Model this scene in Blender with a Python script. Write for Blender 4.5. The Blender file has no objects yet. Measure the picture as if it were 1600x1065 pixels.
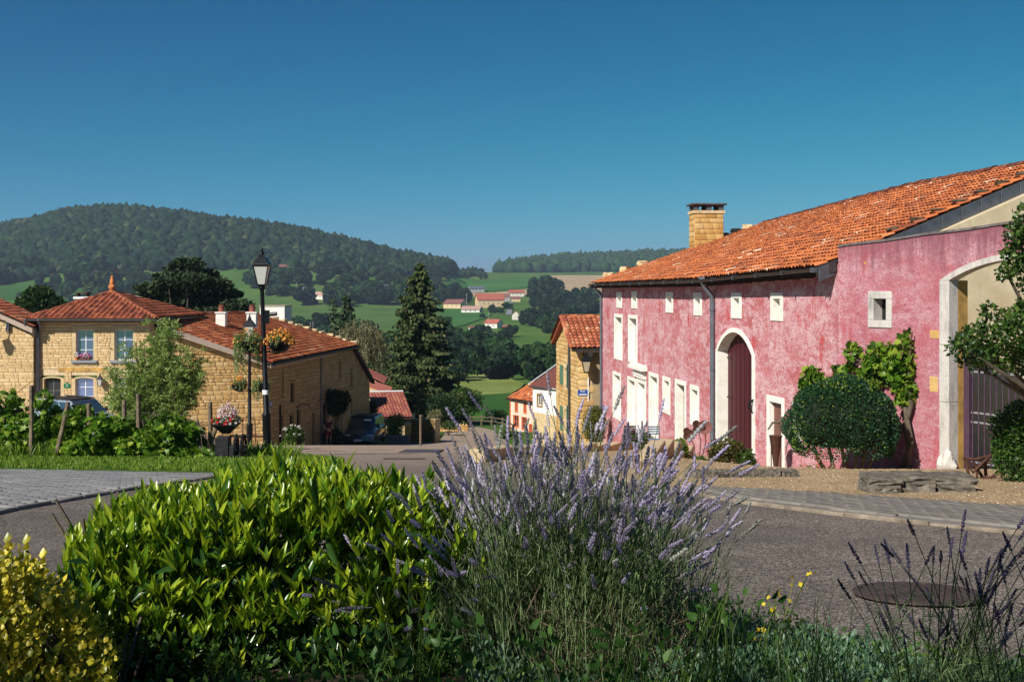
import bpy, bmesh, math, random
import numpy as np
from mathutils import Vector, Matrix
R = math.radians
rnd = random.Random(7)
rng = np.random.default_rng(11)
sc = bpy.context.scene
COL = sc.collection
# ------------------------------------------------------------------ camera, sky, sun, exposure
F = 1800.0; HZ = 457.0                       # focal length in photo pixels, eye-level row
cam_d = bpy.data.cameras.new('camera'); cam = bpy.data.objects.new('camera', cam_d); COL.objects.link(cam)
cam.location = (0, 0, 0); cam.rotation_euler = (R(90), 0, 0)
cam_d.sensor_width = 36; cam_d.lens = 36 * F / 1600
cam_d.shift_y = -(532.5 - HZ) / 1600
cam_d.clip_start = 0.05; cam_d.clip_end = 20000
sc.camera = cam
SUN = Vector((-.60, -.70, .72)).normalized()          # towards the sun
EL = math.asin(SUN.z); AZ = math.atan2(SUN.x, SUN.y)
w = bpy.data.worlds.new('World'); sc.world = w; w.use_nodes = True
wn = w.node_tree.nodes; wl = w.node_tree.links
sky = wn.new('ShaderNodeTexSky'); sky.sky_type = 'NISHITA'; sky.sun_disc = False
sky.sun_elevation = EL; sky.sun_rotation = AZ
sky.altitude = 300; sky.air_density = 1.0; sky.dust_density = 0.3; sky.ozone_density = 1.0
se = wn.new('ShaderNodeSeparateColor'); co_ = wn.new('ShaderNodeCombineColor'); wl.new(sky.outputs[0], se.inputs[0])
for ch, src, k_, p_ in ((0, 0, .0032, 3.0), (1, 1, .205, 1.42), (2, 1, 1.05, .81)):     # deeper, more saturated rendition of the same sky
    m1 = wn.new('ShaderNodeMath'); m1.operation = 'POWER'; m1.inputs[1].default_value = p_; wl.new(se.outputs[src], m1.inputs[0])
    m2 = wn.new('ShaderNodeMath'); m2.operation = 'MULTIPLY'; m2.inputs[1].default_value = k_; wl.new(m1.outputs[0], m2.inputs[0])
    if ch == 0:
        m3 = wn.new('ShaderNodeMath'); m3.operation = 'MINIMUM'; wl.new(m2.outputs[0], m3.inputs[0]); wl.new(se.outputs[1], m3.inputs[1]); m2 = m3
    wl.new(m2.outputs[0], co_.inputs[ch])
wl.new(co_.outputs[0], wn['Background'].inputs[0]); wn['Background'].inputs[1].default_value = 0.072
sun_d = bpy.data.lights.new('sun', 'SUN'); sun_d.energy = 5.0; sun_d.angle = R(.5); sun_d.color = (1, .94, .84)
sun = bpy.data.objects.new('sun', sun_d); COL.objects.link(sun)
sun.rotation_euler = (-SUN).to_track_quat('-Z', 'Y').to_euler()
sc.view_settings.view_transform = 'Standard'; sc.view_settings.look = 'None'
sc.view_settings.exposure = .48; sc.view_settings.gamma = 1
sc.cycles.max_bounces = 6; sc.cycles.transparent_max_bounces = 8; sc.cycles.volume_bounces = 0
try: sc.cycles.volume_step_rate = 5
except Exception: pass

# ------------------------------------------------------------------ helpers
def at(px, py, y):                           # photo pixel at depth y -> point in the place
    return Vector(((px - 800) / F * y, y, -(py - HZ) / F * y))
def sm(a, b, x):
    t = min(1, max(0, (x - a) / (b - a))); return t * t * (3 - 2 * t)

class Nd:
    """small node builder"""
    def __init__(s, name):
        s.m = bpy.data.materials.new(name); s.m.use_nodes = True
        s.n = s.m.node_tree.nodes; s.l = s.m.node_tree.links
        s.b = s.n['Principled BSDF']; s.out = s.n['Material Output']
        s.co = s.n.new('ShaderNodeTexCoord').outputs['Object']
    def _in(s, sock, v):
        if hasattr(v, 'is_output') or isinstance(v, bpy.types.NodeSocket): s.l.new(v, sock)
        else: sock.default_value = v
    def map(s, scale=(1, 1, 1), rot=(0, 0, 0), co=None):
        n = s.n.new('ShaderNodeMapping'); s.l.new(co or s.co, n.inputs[0])
        n.inputs['Scale'].default_value = scale; n.inputs['Rotation'].default_value = rot; return n.outputs[0]
    def noise(s, scale=5, detail=4, rough=.55, co=None, dist=0, col=False):
        n = s.n.new('ShaderNodeTexNoise'); s.l.new(co or s.co, n.inputs['Vector'])
        n.inputs['Scale'].default_value = scale; n.inputs['Detail'].default_value = detail
        n.inputs['Roughness'].default_value = rough; n.inputs['Distortion'].default_value = dist
        return n.outputs[1 if col else 0]
    def voro(s, scale=5, co=None, feat='F1', out='Distance'):
        n = s.n.new('ShaderNodeTexVoronoi'); n.feature = feat; s.l.new(co or s.co, n.inputs['Vector'])
        n.inputs['Scale'].default_value = scale; return n.outputs[out]
    def ramp(s, f, stops, interp='LINEAR'):
        n = s.n.new('ShaderNodeValToRGB'); s.l.new(f, n.inputs[0]); r = n.color_ramp; r.interpolation = interp
        while len(r.elements) > 1: r.elements.remove(r.elements[-1])
        for i, (p, c) in enumerate(stops):
            if not hasattr(c, '__len__'): c = (c, c, c)
            e = r.elements[0] if i == 0 else r.elements.new(p)
            e.position = p; e.color = (*c[:3], 1)
        return n.outputs[0]
    def mix(s, f, a, b, mode='MIX'):
        n = s.n.new('ShaderNodeMix'); n.data_type = 'RGBA'; n.blend_type = mode
        s._in(n.inputs[0], f)
        for k, v in ((6, a), (7, b)):
            if isinstance(v, tuple): n.inputs[k].default_value = (*v[:3], 1)
            else: s.l.new(v, n.inputs[k])
        return n.outputs[2]
    def math(s, op, a, b=0.0):
        n = s.n.new('ShaderNodeMath'); n.operation = op; s._in(n.inputs[0], a); s._in(n.inputs[1], b); return n.outputs[0]
    def attr(s, name='rnd'):
        n = s.n.new('ShaderNodeAttribute'); n.attribute_name = name; return n.outputs['Fac']
    def rand(s):                              # per piece random, joined or single
        i = s.n.new('ShaderNodeObjectInfo').outputs['Random']
        return s.math('FRACT', s.math('ADD', s.attr(), i))
    def sep(s, axis, co=None):
        n = s.n.new('ShaderNodeSeparateXYZ'); s.l.new(co or s.co, n.inputs[0]); return n.outputs[axis]
    def pos(s): return s.n.new('ShaderNodeNewGeometry').outputs['Position']
    def bump(s, h, strength=.4, dist=.02):
        n = s.n.new('ShaderNodeBump'); s.l.new(h, n.inputs['Height'])
        n.inputs['Strength'].default_value = strength; n.inputs['Distance'].default_value = dist
        s.l.new(n.outputs[0], s.b.inputs['Normal']); return n
    def fin(s, col=None, rough=None, metal=None, spec=None):
        if col is not None:
            if isinstance(col, tuple): s.b.inputs['Base Color'].default_value = (*col[:3], 1)
            else: s.l.new(col, s.b.inputs['Base Color'])
        if rough is not None: s._in(s.b.inputs['Roughness'], rough)
        if metal is not None: s._in(s.b.inputs['Metallic'], metal)
        if spec is not None: s._in(s.b.inputs['Specular IOR Level'], spec)
        return s.m
    def leafy(s, col, rough=.45, trans=.35, tcol=None, spec=.3):
        s.l.new(col, s.b.inputs['Base Color']); s.b.inputs['Roughness'].default_value = rough
        s.b.inputs['Specular IOR Level'].default_value = spec
        t = s.n.new('ShaderNodeBsdfTranslucent'); s.l.new(tcol or col, t.inputs[0])
        m = s.n.new('ShaderNodeMixShader'); m.inputs[0].default_value = trans
        s.l.new(s.b.outputs[0], m.inputs[1]); s.l.new(t.outputs[0], m.inputs[2])
        s.l.new(m.outputs[0], s.out.inputs['Surface']); return s.m

MATS = {}
def plain(name, col, rough=.6, metal=0, var=.12, scale=6, bump=0, spec=.3):
    if name in MATS: return MATS[name]
    s = Nd(name)
    c = s.ramp(s.noise(scale, 5, .6), [(.25, tuple(v * (1 - var * 2) for v in col)), (.75, tuple(min(1, v * (1 + var)) for v in col))])
    if bump: s.bump(s.noise(scale * 6, 4, .6), bump, .01)
    MATS[name] = s.fin(c, rough, metal, spec); return MATS[name]

ORG = {}
def thing(name, label, cat, loc=(0, 0, 0), group=None, rz=0):
    o = bpy.data.objects.new(name, None); COL.objects.link(o); o.location = loc; o.rotation_euler.z = rz
    o.empty_display_size = .2
    o['label'] = label; o['category'] = cat
    if group: o['group'] = group
    ORG[o.name] = Vector(loc); return o
def tag(o, label=None, cat=None, group=None, kind=None):
    if label: o['label'] = label
    if cat: o['category'] = cat
    if group: o['group'] = group
    if kind: o['kind'] = kind
    return o
def org(parent):
    return ORG.get(parent.name, Vector((0, 0, 0))) if parent else Vector((0, 0, 0))
def rawmesh(name, V, faces, mat, smooth=False, rndv=None):
    """V (n,3) array, faces (m,k) array or list of lists"""
    me = bpy.data.meshes.new(name)
    V = np.asarray(V, dtype=np.float32).reshape(-1, 3)
    if isinstance(faces, np.ndarray):
        m, k = faces.shape
        me.vertices.add(len(V)); me.vertices.foreach_set('co', V.ravel())
        me.loops.add(m * k); me.loops.foreach_set('vertex_index', faces.astype(np.int32).ravel())
        me.polygons.add(m); me.polygons.foreach_set('loop_start', np.arange(0, m * k, k, dtype=np.int32))
        me.polygons.foreach_set('loop_total', np.full(m, k, dtype=np.int32))
        me.update(calc_edges=True)
    else:
        me.from_pydata(V.tolist(), [], [list(f) for f in faces]); me.update()
    if smooth: me.polygons.foreach_set('use_smooth', [True] * len(me.polygons))
    if rndv is not None:
        a = me.attributes.new('rnd', 'FLOAT', 'POINT'); a.data.foreach_set('value', np.asarray(rndv, dtype=np.float32))
    if mat: me.materials.append(mat)
    return me
def link(name, me, parent=None, local=False):
    o = bpy.data.objects.new(name, me); COL.objects.link(o)
    if parent:
        o.parent = parent
        if not local: ORG[o.name] = org(parent)
    return o
def merge(Tv, Tf, M, L, mat, name, parent=None, smooth=False, rv=None, kind=None, local=False):
    """stamp template Tv/Tf with matrices M (n,3,3) and offsets L (n,3) into one mesh"""
    Tv = np.asarray(Tv, float); Tf = np.asarray(Tf)
    n = len(L); nv = len(Tv)
    V = np.einsum('nij,vj->nvi', M, Tv) + np.asarray(L)[:, None, :]
    if not local: V = V - np.array(org(parent))
    Fc = (Tf[None] + (np.arange(n) * nv)[:, None, None]).reshape(-1, Tf.shape[1])
    if rv is None: rv = rng.random(n)
    me = rawmesh(name, V.reshape(-1, 3), Fc, mat, smooth, np.repeat(rv, nv))
    o = link(name, me, parent, local)
    if local and parent: ORG[o.name] = Vector((0, 0, 0))
    if kind: o['kind'] = kind
    return o

class MB:
    def __init__(s): s.v = []; s.f = []
    def add(s, vs, fs):
        b = len(s.v); s.v += [tuple(v) for v in vs]; s.f += [[i + b for i in f] for f in fs]; return s
    def hexa(s, p):                           # 8 points: bottom 4 ccw, top 4 ccw
        return s.add(p, [(3, 2, 1, 0), (4, 5, 6, 7), (0, 1, 5, 4), (1, 2, 6, 5), (2, 3, 7, 6), (3, 0, 4, 7)])
    def box(s, c, sz, rz=0, rx=0, ry=0):
        m = Matrix.Rotation(rz, 3, 'Z') @ Matrix.Rotation(ry, 3, 'Y') @ Matrix.Rotation(rx, 3, 'X')
        c = Vector(c); x, y, z = [v / 2 for v in sz]
        return s.hexa([c + m @ Vector(q) for q in [(-x, -y, -z), (x, -y, -z), (x, y, -z), (-x, y, -z), (-x, -y, z), (x, -y, z), (x, y, z), (-x, y, z)]])
    def tube(s, pts, r, n=8, cap=True):
        pts = [Vector(p) for p in pts]; rs = r if hasattr(r, '__len__') else [r] * len(pts)
        b = len(s.v); up = Vector((0, 0, 1)); prev = None
        for i, p in enumerate(pts):
            d = (pts[min(i + 1, len(pts) - 1)] - pts[max(i - 1, 0)])
            if d.length < 1e-9: d = Vector((0, 0, 1))
            d.normalize()
            if prev is None:
                a = d.cross(up if abs(d.z) < .95 else Vector((1, 0, 0))).normalized()
            else:
                a = (prev - d * prev.dot(d));
                a = a.normalized() if a.length > 1e-6 else d.orthogonal().normalized()
            prev = a; q = d.cross(a)
            for k in range(n):
                t = 2 * math.pi * k / n; s.v.append(tuple(p + (a * math.cos(t) + q * math.sin(t)) * rs[i]))
        for i in range(len(pts) - 1):
            for k in range(n):
                k2 = (k + 1) % n; s.f.append([b + i * n + k, b + i * n + k2, b + (i + 1) * n + k2, b + (i + 1) * n + k])
        if cap:
            s.f.append([b + k for k in range(n)][::-1]); s.f.append([b + (len(pts) - 1) * n + k for k in range(n)])
        return s
    def lathe(s, c, prof, n=12, rz=0):        # prof (r,z)
        c = Vector(c); b = len(s.v)
        for r, z in prof:
            for k in range(n):
                t = 2 * math.pi * k / n + rz; s.v.append((c.x + r * math.cos(t), c.y + r * math.sin(t), c.z + z))
        for i in range(len(prof) - 1):
            for k in range(n):
                k2 = (k + 1) % n; s.f.append([b + i * n + k, b + i * n + k2, b + (i + 1) * n + k2, b + (i + 1) * n + k])
        s.f.append([b + k for k in range(n)][::-1]); s.f.append([b + (len(prof) - 1) * n + k for k in range(n)])
        return s
    def build(s, name, mat, parent=None, smooth=False, local=False, bevel=0, rndv=None):
        o0 = Vector((0, 0, 0)) if local else org(parent)
        V = np.array(s.v, float) - np.array(o0)
        me = rawmesh(name, V, s.f, mat, False)
        if smooth:
            bm = bmesh.new(); bm.from_mesh(me)
            for f in bm.faces: f.smooth = True
            for e in bm.edges:
                if len(e.link_faces) == 2 and e.calc_face_angle(0) > R(40): e.smooth = False
            bm.to_mesh(me); bm.free()
        o = link(name, me, parent, local)
        if local: ORG[o.name] = Vector((0, 0, 0))
        if bevel:
            md = o.modifiers.new('bevel', 'BEVEL'); md.width = bevel; md.segments = 1; md.limit_method = 'ANGLE'
        return o

class W:
    """vertical wall plane from plan point A to B; off>0 is towards the outside"""
    def __init__(s, A, B, out):
        s.A = Vector(A); s.t = (Vector(B) - s.A); s.L = s.t.length; s.t.normalize()
        n = Vector((s.t.y, -s.t.x))
        if n.dot(Vector(out)) < 0: n = -n
        s.n = n; s.ang = math.atan2(s.t.y, s.t.x); s.flip = (s.t.x * n.y - s.t.y * n.x) > 0
    def u(s, px):
        r = (px - 800) / F
        return (s.A.y * r - s.A.x) / (s.t.x - s.t.y * r)
    def d(s, u): return s.A.y + s.t.y * u
    def z(s, px, py): return -(py - HZ) / F * s.d(s.u(px))
    def p(s, u, z, off=0):
        q = s.A + s.t * u + s.n * off; return Vector((q.x, q.y, z))
    def box(s, mb, ua, ub, za, zb, o0, o1):
        P = s.p; return mb.hexa([P(ua, za, o1), P(ub, za, o1), P(ub, za, o0), P(ua, za, o0), P(ua, zb, o1), P(ub, zb, o1), P(ub, zb, o0), P(ua, zb, o0)])
    def rect(s, px0, px1, py0, py1):          # frame rectangle from photo pixels, heights read at its middle
        a, b = sorted((s.u(px0), s.u(px1))); m = (px0 + px1) / 2
        z1, z0 = s.z(m, py0), s.z(m, py1); return a, b, z0, z1

def wall_panels(mb, w_, u0, u1, zb, ztop, holes=(), thick=.4, nseg=1):
    """solid wall with rectangular holes; ztop const or function of u (piecewise linear at cell edges)"""
    zt = ztop if callable(ztop) else (lambda u: ztop)
    us = sorted({u0, u1, *[max(u0, min(u1, h[k])) for h in holes for k in (0, 1)], *[u0 + (u1 - u0) * i / nseg for i in range(nseg + 1)]})
    for a, b in zip(us[:-1], us[1:]):
        if b - a < 1e-4: continue
        mid = (a + b) / 2
        cuts = sorted([(h[2], h[3]) for h in holes if h[0] - 1e-6 <= mid <= h[1] + 1e-6])
        z = zb
        segs = []
        for c0, c1 in cuts:
            if c0 > z: segs.append((z, c0))
            z = max(z, c1)
        segs.append((z, None))
        for z0, z1 in segs:
            ta, tb = (zt(a), zt(b)) if z1 is None else (z1, z1)
            if z1 is None and max(ta, tb) <= z0: continue
            P = w_.p
            mb.hexa([P(a, z0, 0), P(b, z0, 0), P(b, z0, -thick), P(a, z0, -thick), P(a, ta, 0), P(b, tb, 0), P(b, tb, -thick), P(a, ta, -thick)])
    return mb

# stone template: bevelled, slightly irregular block, outer face at y=+.5 (x along wall, z up)
def stone_template(seed):
    r = random.Random(seed); j = lambda a: r.uniform(-a, a)
    v = []
    for (x, z) in ((-.5, -.5), (.5, -.5), (.5, .5), (-.5, .5)): v.append((x + j(.02), -.5, z + j(.03)))
    for (x, z) in ((-.5, -.5), (.5, -.5), (.5, .5), (-.5, .5)): v.append((x * .985 + j(.01), .3 + j(.06), z * .96 + j(.02)))
    for (x, z) in ((-.42, -.36), (.42, -.36), (.42, .36), (-.42, .36)): v.append((x * 1.04 + j(.03), .5 + j(.1), z * 1.08 + j(.03)))
    f = [(8, 9, 10, 11)]
    for k in range(4):
        k2 = (k + 1) % 4; f += [(k, k2, 4 + k2, 4 + k), (4 + k, 4 + k2, 8 + k2, 8 + k)]
    return np.array(v), np.array([tuple(reversed(q)) for q in f])
def piece_field(name, stuffname, tv, tf, items, mat, parent, limit=300, key=None, smooth=False):
    """items: (loc Vector, 3x3 matrix). largest in view become objects of their own, the rest one mesh"""
    def size(it):
        L, M = it[0], it[1]
        c0 = Vector((M[0][0], M[1][0], M[2][0])).length; c2 = Vector((M[0][2], M[1][2], M[2][2])).length
        c1 = Vector((M[0][1], M[1][1], M[2][1])).length
        s_ = max(c0, c1) * max(c2, min(c0, c1)) / max(.5, L.y) ** 2
        px = 800 + F * L.x / max(L.y, .1)
        if L.y < 0.3 or px < 0 or px > 1600: s_ *= 1e-3
        return -s_
    items = sorted(items, key=key or size)
    me = rawmesh(name, tv, tf, mat, smooth)
    o_ = org(parent)
    for L, M in items[:limit]:
        o = bpy.data.objects.new(name, me); COL.objects.link(o); o.parent = parent
        m4 = Matrix(M).to_4x4(); m4.translation = Vector(L) - o_; o.matrix_basis = m4
    rest = items[limit:]
    if rest:
        merge(tv, tf, np.array([np.array(M) for _, M in rest], float), np.array([tuple(L) for L, _ in rest]), mat, stuffname, parent, smooth, kind='stuff')
def stone_items(w_, u0, u1, z0, ztop, holes, ch=.2, lr=(.25, .6), gap=.012, proud=.03, r=None, chj=.25):
    r = r or random.Random(3); zt = ztop if callable(ztop) else (lambda u: ztop)
    out = []; z = z0; top = max(zt(u0 + (u1 - u0) * i / 20) for i in range(21))
    sgn = -1 if w_.flip else 1
    while z < top:
        h = ch * r.uniform(1 - chj, 1 + chj); u = u0 - r.uniform(0, lr[0])
        while u < u1:
            l = r.uniform(*lr); a, b = max(u, u0), min(u + l, u1); u += l
            if b - a < .06: continue
            za, zb = z, z + h
            tmin = min(zt(a), zt(b))
            if za >= tmin - .02: continue
            zb = min(zb, tmin)
            segs = [(a, b)]
            for hh in holes:
                if hh[3] <= za + .02 or hh[2] >= zb - .02: continue
                ns = []
                for (p_, q_) in segs:
                    if hh[1] <= p_ or hh[0] >= q_: ns.append((p_, q_))
                    else:
                        if hh[0] - p_ > .05: ns.append((p_, hh[0]))
                        if q_ - hh[1] > .05: ns.append((hh[1], q_))
                segs = ns
            for (p_, q_) in segs:
                if q_ - p_ < .06 or zb - za < .05: continue
                cx, cz = (p_ + q_) / 2, (za + zb) / 2
                t, n = w_.t, w_.n
                M = ((t.x * (q_ - p_ - gap), n.x * 2 * proud, 0), (t.y * (q_ - p_ - gap), n.y * 2 * proud, 0), (0, 0, zb - za - gap))
                if w_.flip: pass
                out.append((w_.p(cx, cz, r.uniform(0, .012)), M))
        z += h
    return out

def leaf_template(n=3, w_=.3, fold=.25, curve=.2, tipw=0):
    """leaf of length 1 along +Z, face towards +Y; diamond strip with folded midrib"""
    v = [(0, 0, 0)]; f = []
    prev = None
    for i in range(1, n + 1):
        t = i / (n + 1); ww = w_ * math.sin(math.pi * t ** .85) ; y = -curve * t * t
        b = len(v); v += [(-ww / 2, y + fold * ww, t), (0, y, t), (ww / 2, y + fold * ww, t)]
        if prev is None: f += [(0, b + 1, b), (0, b + 2, b + 1)]
        else: f += [(prev, prev + 1, b + 1), (prev, b + 1, b), (prev + 1, prev + 2, b + 2), (prev + 1, b + 2, b + 1)]
        prev = b
    v.append((0, -curve, 1)); t_ = len(v) - 1
    f += [(prev, prev + 1, t_), (prev + 1, prev + 2, t_)]
    return np.array(v), np.array(f)
QUAD = (np.array([(-.5, 0, 0), (.5, 0, 0), (.35, .05, 1), (-.35, .05, 1)]), np.array([(0, 1, 2), (0, 2, 3)]))
def rot_to(dirs, roll=None, face=None):
    """matrices (n,3,3) whose Z column is dir, random roll about it"""
    d = np.asarray(dirs, float); d = d / np.linalg.norm(d, axis=1, keepdims=True)
    n = len(d); a = rng.normal(size=(n, 3)) if face is None else np.asarray(face, float)
    x = np.cross(a, d); x /= np.linalg.norm(x, axis=1, keepdims=True) + 1e-9
    y = np.cross(d, x)
    return np.stack([x, y, d], axis=2)
def unit(n):
    v = rng.normal(size=(n, 3)); return v / np.linalg.norm(v, axis=1, keepdims=True)
# ------------------------------------------------------------------ terrain
KN = [(-40, 1.0), (-5, 1.15), (0, 1.35), (3, 1.55), (7.13, 1.89), (12.4, 2.4), (16.8, 2.8), (20, 3.1), (26.4, 3.74), (39.8, 5.5), (56, 7.42), (73, 9.62), (85, 10.7), (100, 11.7), (130, 13.8),
      (150, 15), (200, 17.5), (250, 20.5), (350, 25), (450, 27), (600, 28), (750, 27), (900, 24), (1100, 17), (1300, 6), (1500, -5), (1900, -27), (2400, -42), (3000, -46), (6000, -50), (15000, -55)]
KX = np.array([k[0] for k in KN], float); KH = np.array([k[1] for k in KN], float)
_s = np.gradient(KH, KX)
_s[KX > 3000] = 0
def hfun(y):
    y = np.asarray(y, float); yc = np.clip(y, KX[0], KX[-1]); i = np.clip(np.searchsorted(KX, yc) - 1, 0, len(KX) - 2)
    x0, x1 = KX[i], KX[i + 1]; t = (yc - x0) / (x1 - x0); h = x1 - x0
    # limited hermite
    m0, m1 = _s[i], _s[i + 1]; dl = (KH[i + 1] - KH[i]) / h
    lim = 2.5 * np.abs(dl); m0 = np.clip(m0, -lim, lim); m1 = np.clip(m1, -lim, lim)
    return (2*t**3 - 3*t**2 + 1) * KH[i] + (t**3 - 2*t**2 + t) * h * m0 + (-2*t**3 + 3*t**2) * KH[i + 1] + (t**3 - t**2) * h * m1
def sst(a, b, x):
    t = np.clip((x - a) / (b - a), 0, 1); return t * t * (3 - 2 * t)
LS = np.array([(-900, 300), (-400, 345), (-200, 362), (0, 347), (60, 334), (100, 324), (150, 320), (190, 318), (240, 323), (330, 334), (400, 342), (450, 349), (500, 359), (560, 374), (610, 388), (660, 398), (700, 404), (712, 412), (722, 432), (740, 457), (800, 500), (2600, 500)], float)
RS = np.array([(-900, 500), (700, 500), (740, 440), (765, 427), (800, 413), (830, 408), (870, 402), (930, 400), (1000, 398), (1060, 395), (1120, 392), (1300, 388), (1700, 380), (2600, 378)], float)
def zt(X, Y):
    X = np.asarray(X, float); Y = np.asarray(Y, float)
    z = -hfun(Y)
    z = z - .5 * sst(3, 6.5, X) * np.exp(-((Y - 29.5) / 6.0) ** 2)
    z = z + .95 * sst(-13.5, -17.5, X) * sst(42, 56, Y) * (1 - sst(90, 130, Y))
    Yp = np.maximum(Y, 1.0); px = 800 + F * X / Yp
    # left wooded hill
    ridge = (HZ - np.interp(px, LS[:, 0], LS[:, 1])) / F
    zr = ridge * 1750 - 11
    base = z
    t = sst(1050, 1750, Y) * (1 - .5 * sst(1850, 2600, Y))
    lift = np.maximum(0, zr - 22)
    z = z + lift * t ** 1.15
    # right wooded hill
    zr2 = (HZ - np.interp(px, RS[:, 0], RS[:, 1])) / F * 3100 - 14
    lift2 = np.maximum(0, zr2 - 46)
    z = z + lift2 * sst(2350, 3100, Y) * (px > 735)
    # gentle unevenness far away
    far = sst(140, 400, Y)
    z = z + far * 1.0 * (np.sin(X / 61.0 + 1.3) * np.cos(Y / 83.0) + .5 * np.sin(X / 23.0 + Y / 41.0))
    return z
def g(x, y): return float(zt(x, y))
def hit(px, py, y0=2.0, y1=6000.0):
    """first point of the ground along the ray through a photo pixel"""
    ys = np.concatenate([np.arange(max(y0, .5), 150, .1), np.arange(150, 1000, 1.0), np.arange(1000, y1, 5.0)]); ys = ys[ys >= y0]
    xs = (px - 800) / F * ys; zr = -(py - HZ) / F * ys
    k = np.argmax(zr <= zt(xs, ys))
    if not (zr[k] <= zt(xs[k], ys[k])): k = len(ys) - 1
    return Vector((xs[k], ys[k], g(xs[k], ys[k])))

def grass_mat(name, a, b, c, scale=.05, fine=6):
    s = Nd(name)
    n1 = s.noise(scale, 5, .6); n2 = s.noise(fine, 5, .7)
    col = s.ramp(n1, [(.3, a), (.5, b), (.7, c)])
    col = s.mix(.6, col, s.ramp(n2, [(.3, .45), (.7, 1.0)]), 'MULTIPLY')
    s.bump(n2, .5, .05); return s.fin(col, .9, spec=.1)
# one ground sheet: terrain-coloured material with field zones
s = Nd('ground')
n1 = s.noise(.012, 5, .6); n2 = s.noise(.35, 5, .7); n3 = s.noise(.08, 3)
gcol = s.ramp(n1, [(.32, (.045, .10, .018)), (.5, (.07, .155, .025)), (.68, (.11, .17, .04))])
gcol = s.mix(.5, gcol, s.ramp(n2, [(.3, .55), (.7, 1.0)]), 'MULTIPLY')
gcol = s.mix(s.ramp(n3, [(.5, 0), (.7, .4)]), gcol, (.12, .13, .045))
gm_ = s.fin(gcol, .95, spec=.05)
# warped grid: rows by depth, columns by view ratio plus near square lattice
ys = np.concatenate([np.arange(-30, -2, 4), np.arange(-2, 30, .5), np.arange(30, 60, 1), np.arange(60, 150, 2.5), np.arange(150, 500, 10), np.arange(500, 1000, 20), np.arange(1000, 3200, 28), np.geomspace(3200, 15000, 16)])
rs = np.concatenate([np.linspace(-3, -.62, 12), np.linspace(-.6, .6, 151), np.linspace(.62, 3, 12)])
YY, RR = np.meshgrid(ys, rs, indexing='ij'); XX = RR * np.maximum(YY + 12, 14)
ZZ = zt(XX, YY) - .07 - .5 * (YY < 1.0)
nr, nc = XX.shape
V = np.stack([XX, YY, ZZ], -1).reshape(-1, 3)
ii, jj = np.meshgrid(np.arange(nr - 1), np.arange(nc - 1), indexing='ij'); q = ii * nc + jj
Fc = np.stack([q, q + 1, q + nc + 1, q + nc], -1).reshape(-1, 4)
ground = link('ground', rawmesh('ground', V, Fc, gm_, True)); ground['kind'] = 'structure'

def clipgrid(poly, step, x_lines=True):
    bm = bmesh.new(); bm.faces.new([bm.verts.new((x, y, 0)) for x, y in poly]);
    bmesh.ops.triangulate(bm, faces=bm.faces[:])
    xs = [p[0] for p in poly]; ysl = [p[1] for p in poly]
    def cut(axis, v):
        no = (1, 0, 0) if axis == 0 else (0, 1, 0); co = (v, 0, 0) if axis == 0 else (0, v, 0)
        bmesh.ops.bisect_plane(bm, geom=bm.verts[:] + bm.edges[:] + bm.faces[:], plane_co=co, plane_no=no, dist=1e-5)
    v = math.ceil(min(xs) / step) * step
    while v < max(xs): cut(0, v); v += step
    v = math.ceil(min(ysl) / step) * step
    while v < max(ysl): cut(1, v); v += step
    return bm
def sheet(name, poly, zoff, mat, step=1.0, edge=.12, kind='structure', zf=None):
    """draped slab with a skirt"""
    bm = clipgrid(poly, step)
    for v in bm.verts: v.co.z = (zf or g)(v.co.x, v.co.y) + zoff
    bnd = [e for e in bm.edges if e.is_boundary]
    ex = bmesh.ops.extrude_edge_only(bm, edges=bnd)
    for v in [q for q in ex['geom'] if isinstance(q, bmesh.types.BMVert)]: v.co.z -= edge
    bmesh.ops.recalc_face_normals(bm, faces=bm.faces[:])
    me = bpy.data.meshes.new(name); bm.to_mesh(me); bm.free(); me.materials.append(mat)
    if sum(p.normal.z * p.area for p in me.polygons) < 0: me.flip_normals()
    o = link(name, me)
    if kind: o['kind'] = kind
    return o
# --- asphalt: coarse pinkish aggregate
s = Nd('asphalt')
vn = s.voro(80, out='Color'); vd = s.voro(80, out='Distance')
base = s.ramp(s.sep(0, vn), [(0, (.09, .075, .065)), (.3, (.24, .195, .16)), (.65, (.38, .315, .26)), (.88, (.58, .50, .42)), (1, (.85, .78, .68))], 'CONSTANT')
base = s.mix(s.ramp(vd, [(.38, 0), (.66, .7)]), base, (.035, .03, .028))
big = s.noise(.35, 5, .6); med = s.noise(2.2, 5, .65)
base = s.mix(s.ramp(big, [(.38, .5), (.62, 0)]), base, (.055, .05, .048))
base = s.mix(.4, base, s.ramp(med, [(.3, .5), (.7, 1.0)]), 'MULTIPLY')
fary = s.ramp(s.math('DIVIDE', s.sep(1, s.pos()), 60), [(.25, 0), (.6, 1)])
base = s.mix(fary, base, s.ramp(s.noise(1.2, 6, .65), [(.3, (.24, .18, .14)), (.7, (.35, .27, .21))]))
cr = s.voro(.55, co=s.map((1, .45, 1)), feat='DISTANCE_TO_EDGE')
base = s.mix(s.ramp(cr, [(0, .55), (.006, 0)]), base, (.03, .028, .026))
s.bump(vd, .5, .006)
M_asph = s.fin(base, .85, spec=.2)
kerb_line = [(7.6, 6.2), (4.75, 10.55), (3.6, 12.35), (2.72, 14.0), (2.15, 16.2), (1.2, 19.5), (.1, 22.0), (-.55, 24.0), (-.45, 30), (.1, 40), (.4, 56), (.1, 68), (-.4, 80), (-1.6, 96), (-3.6, 104)]
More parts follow.
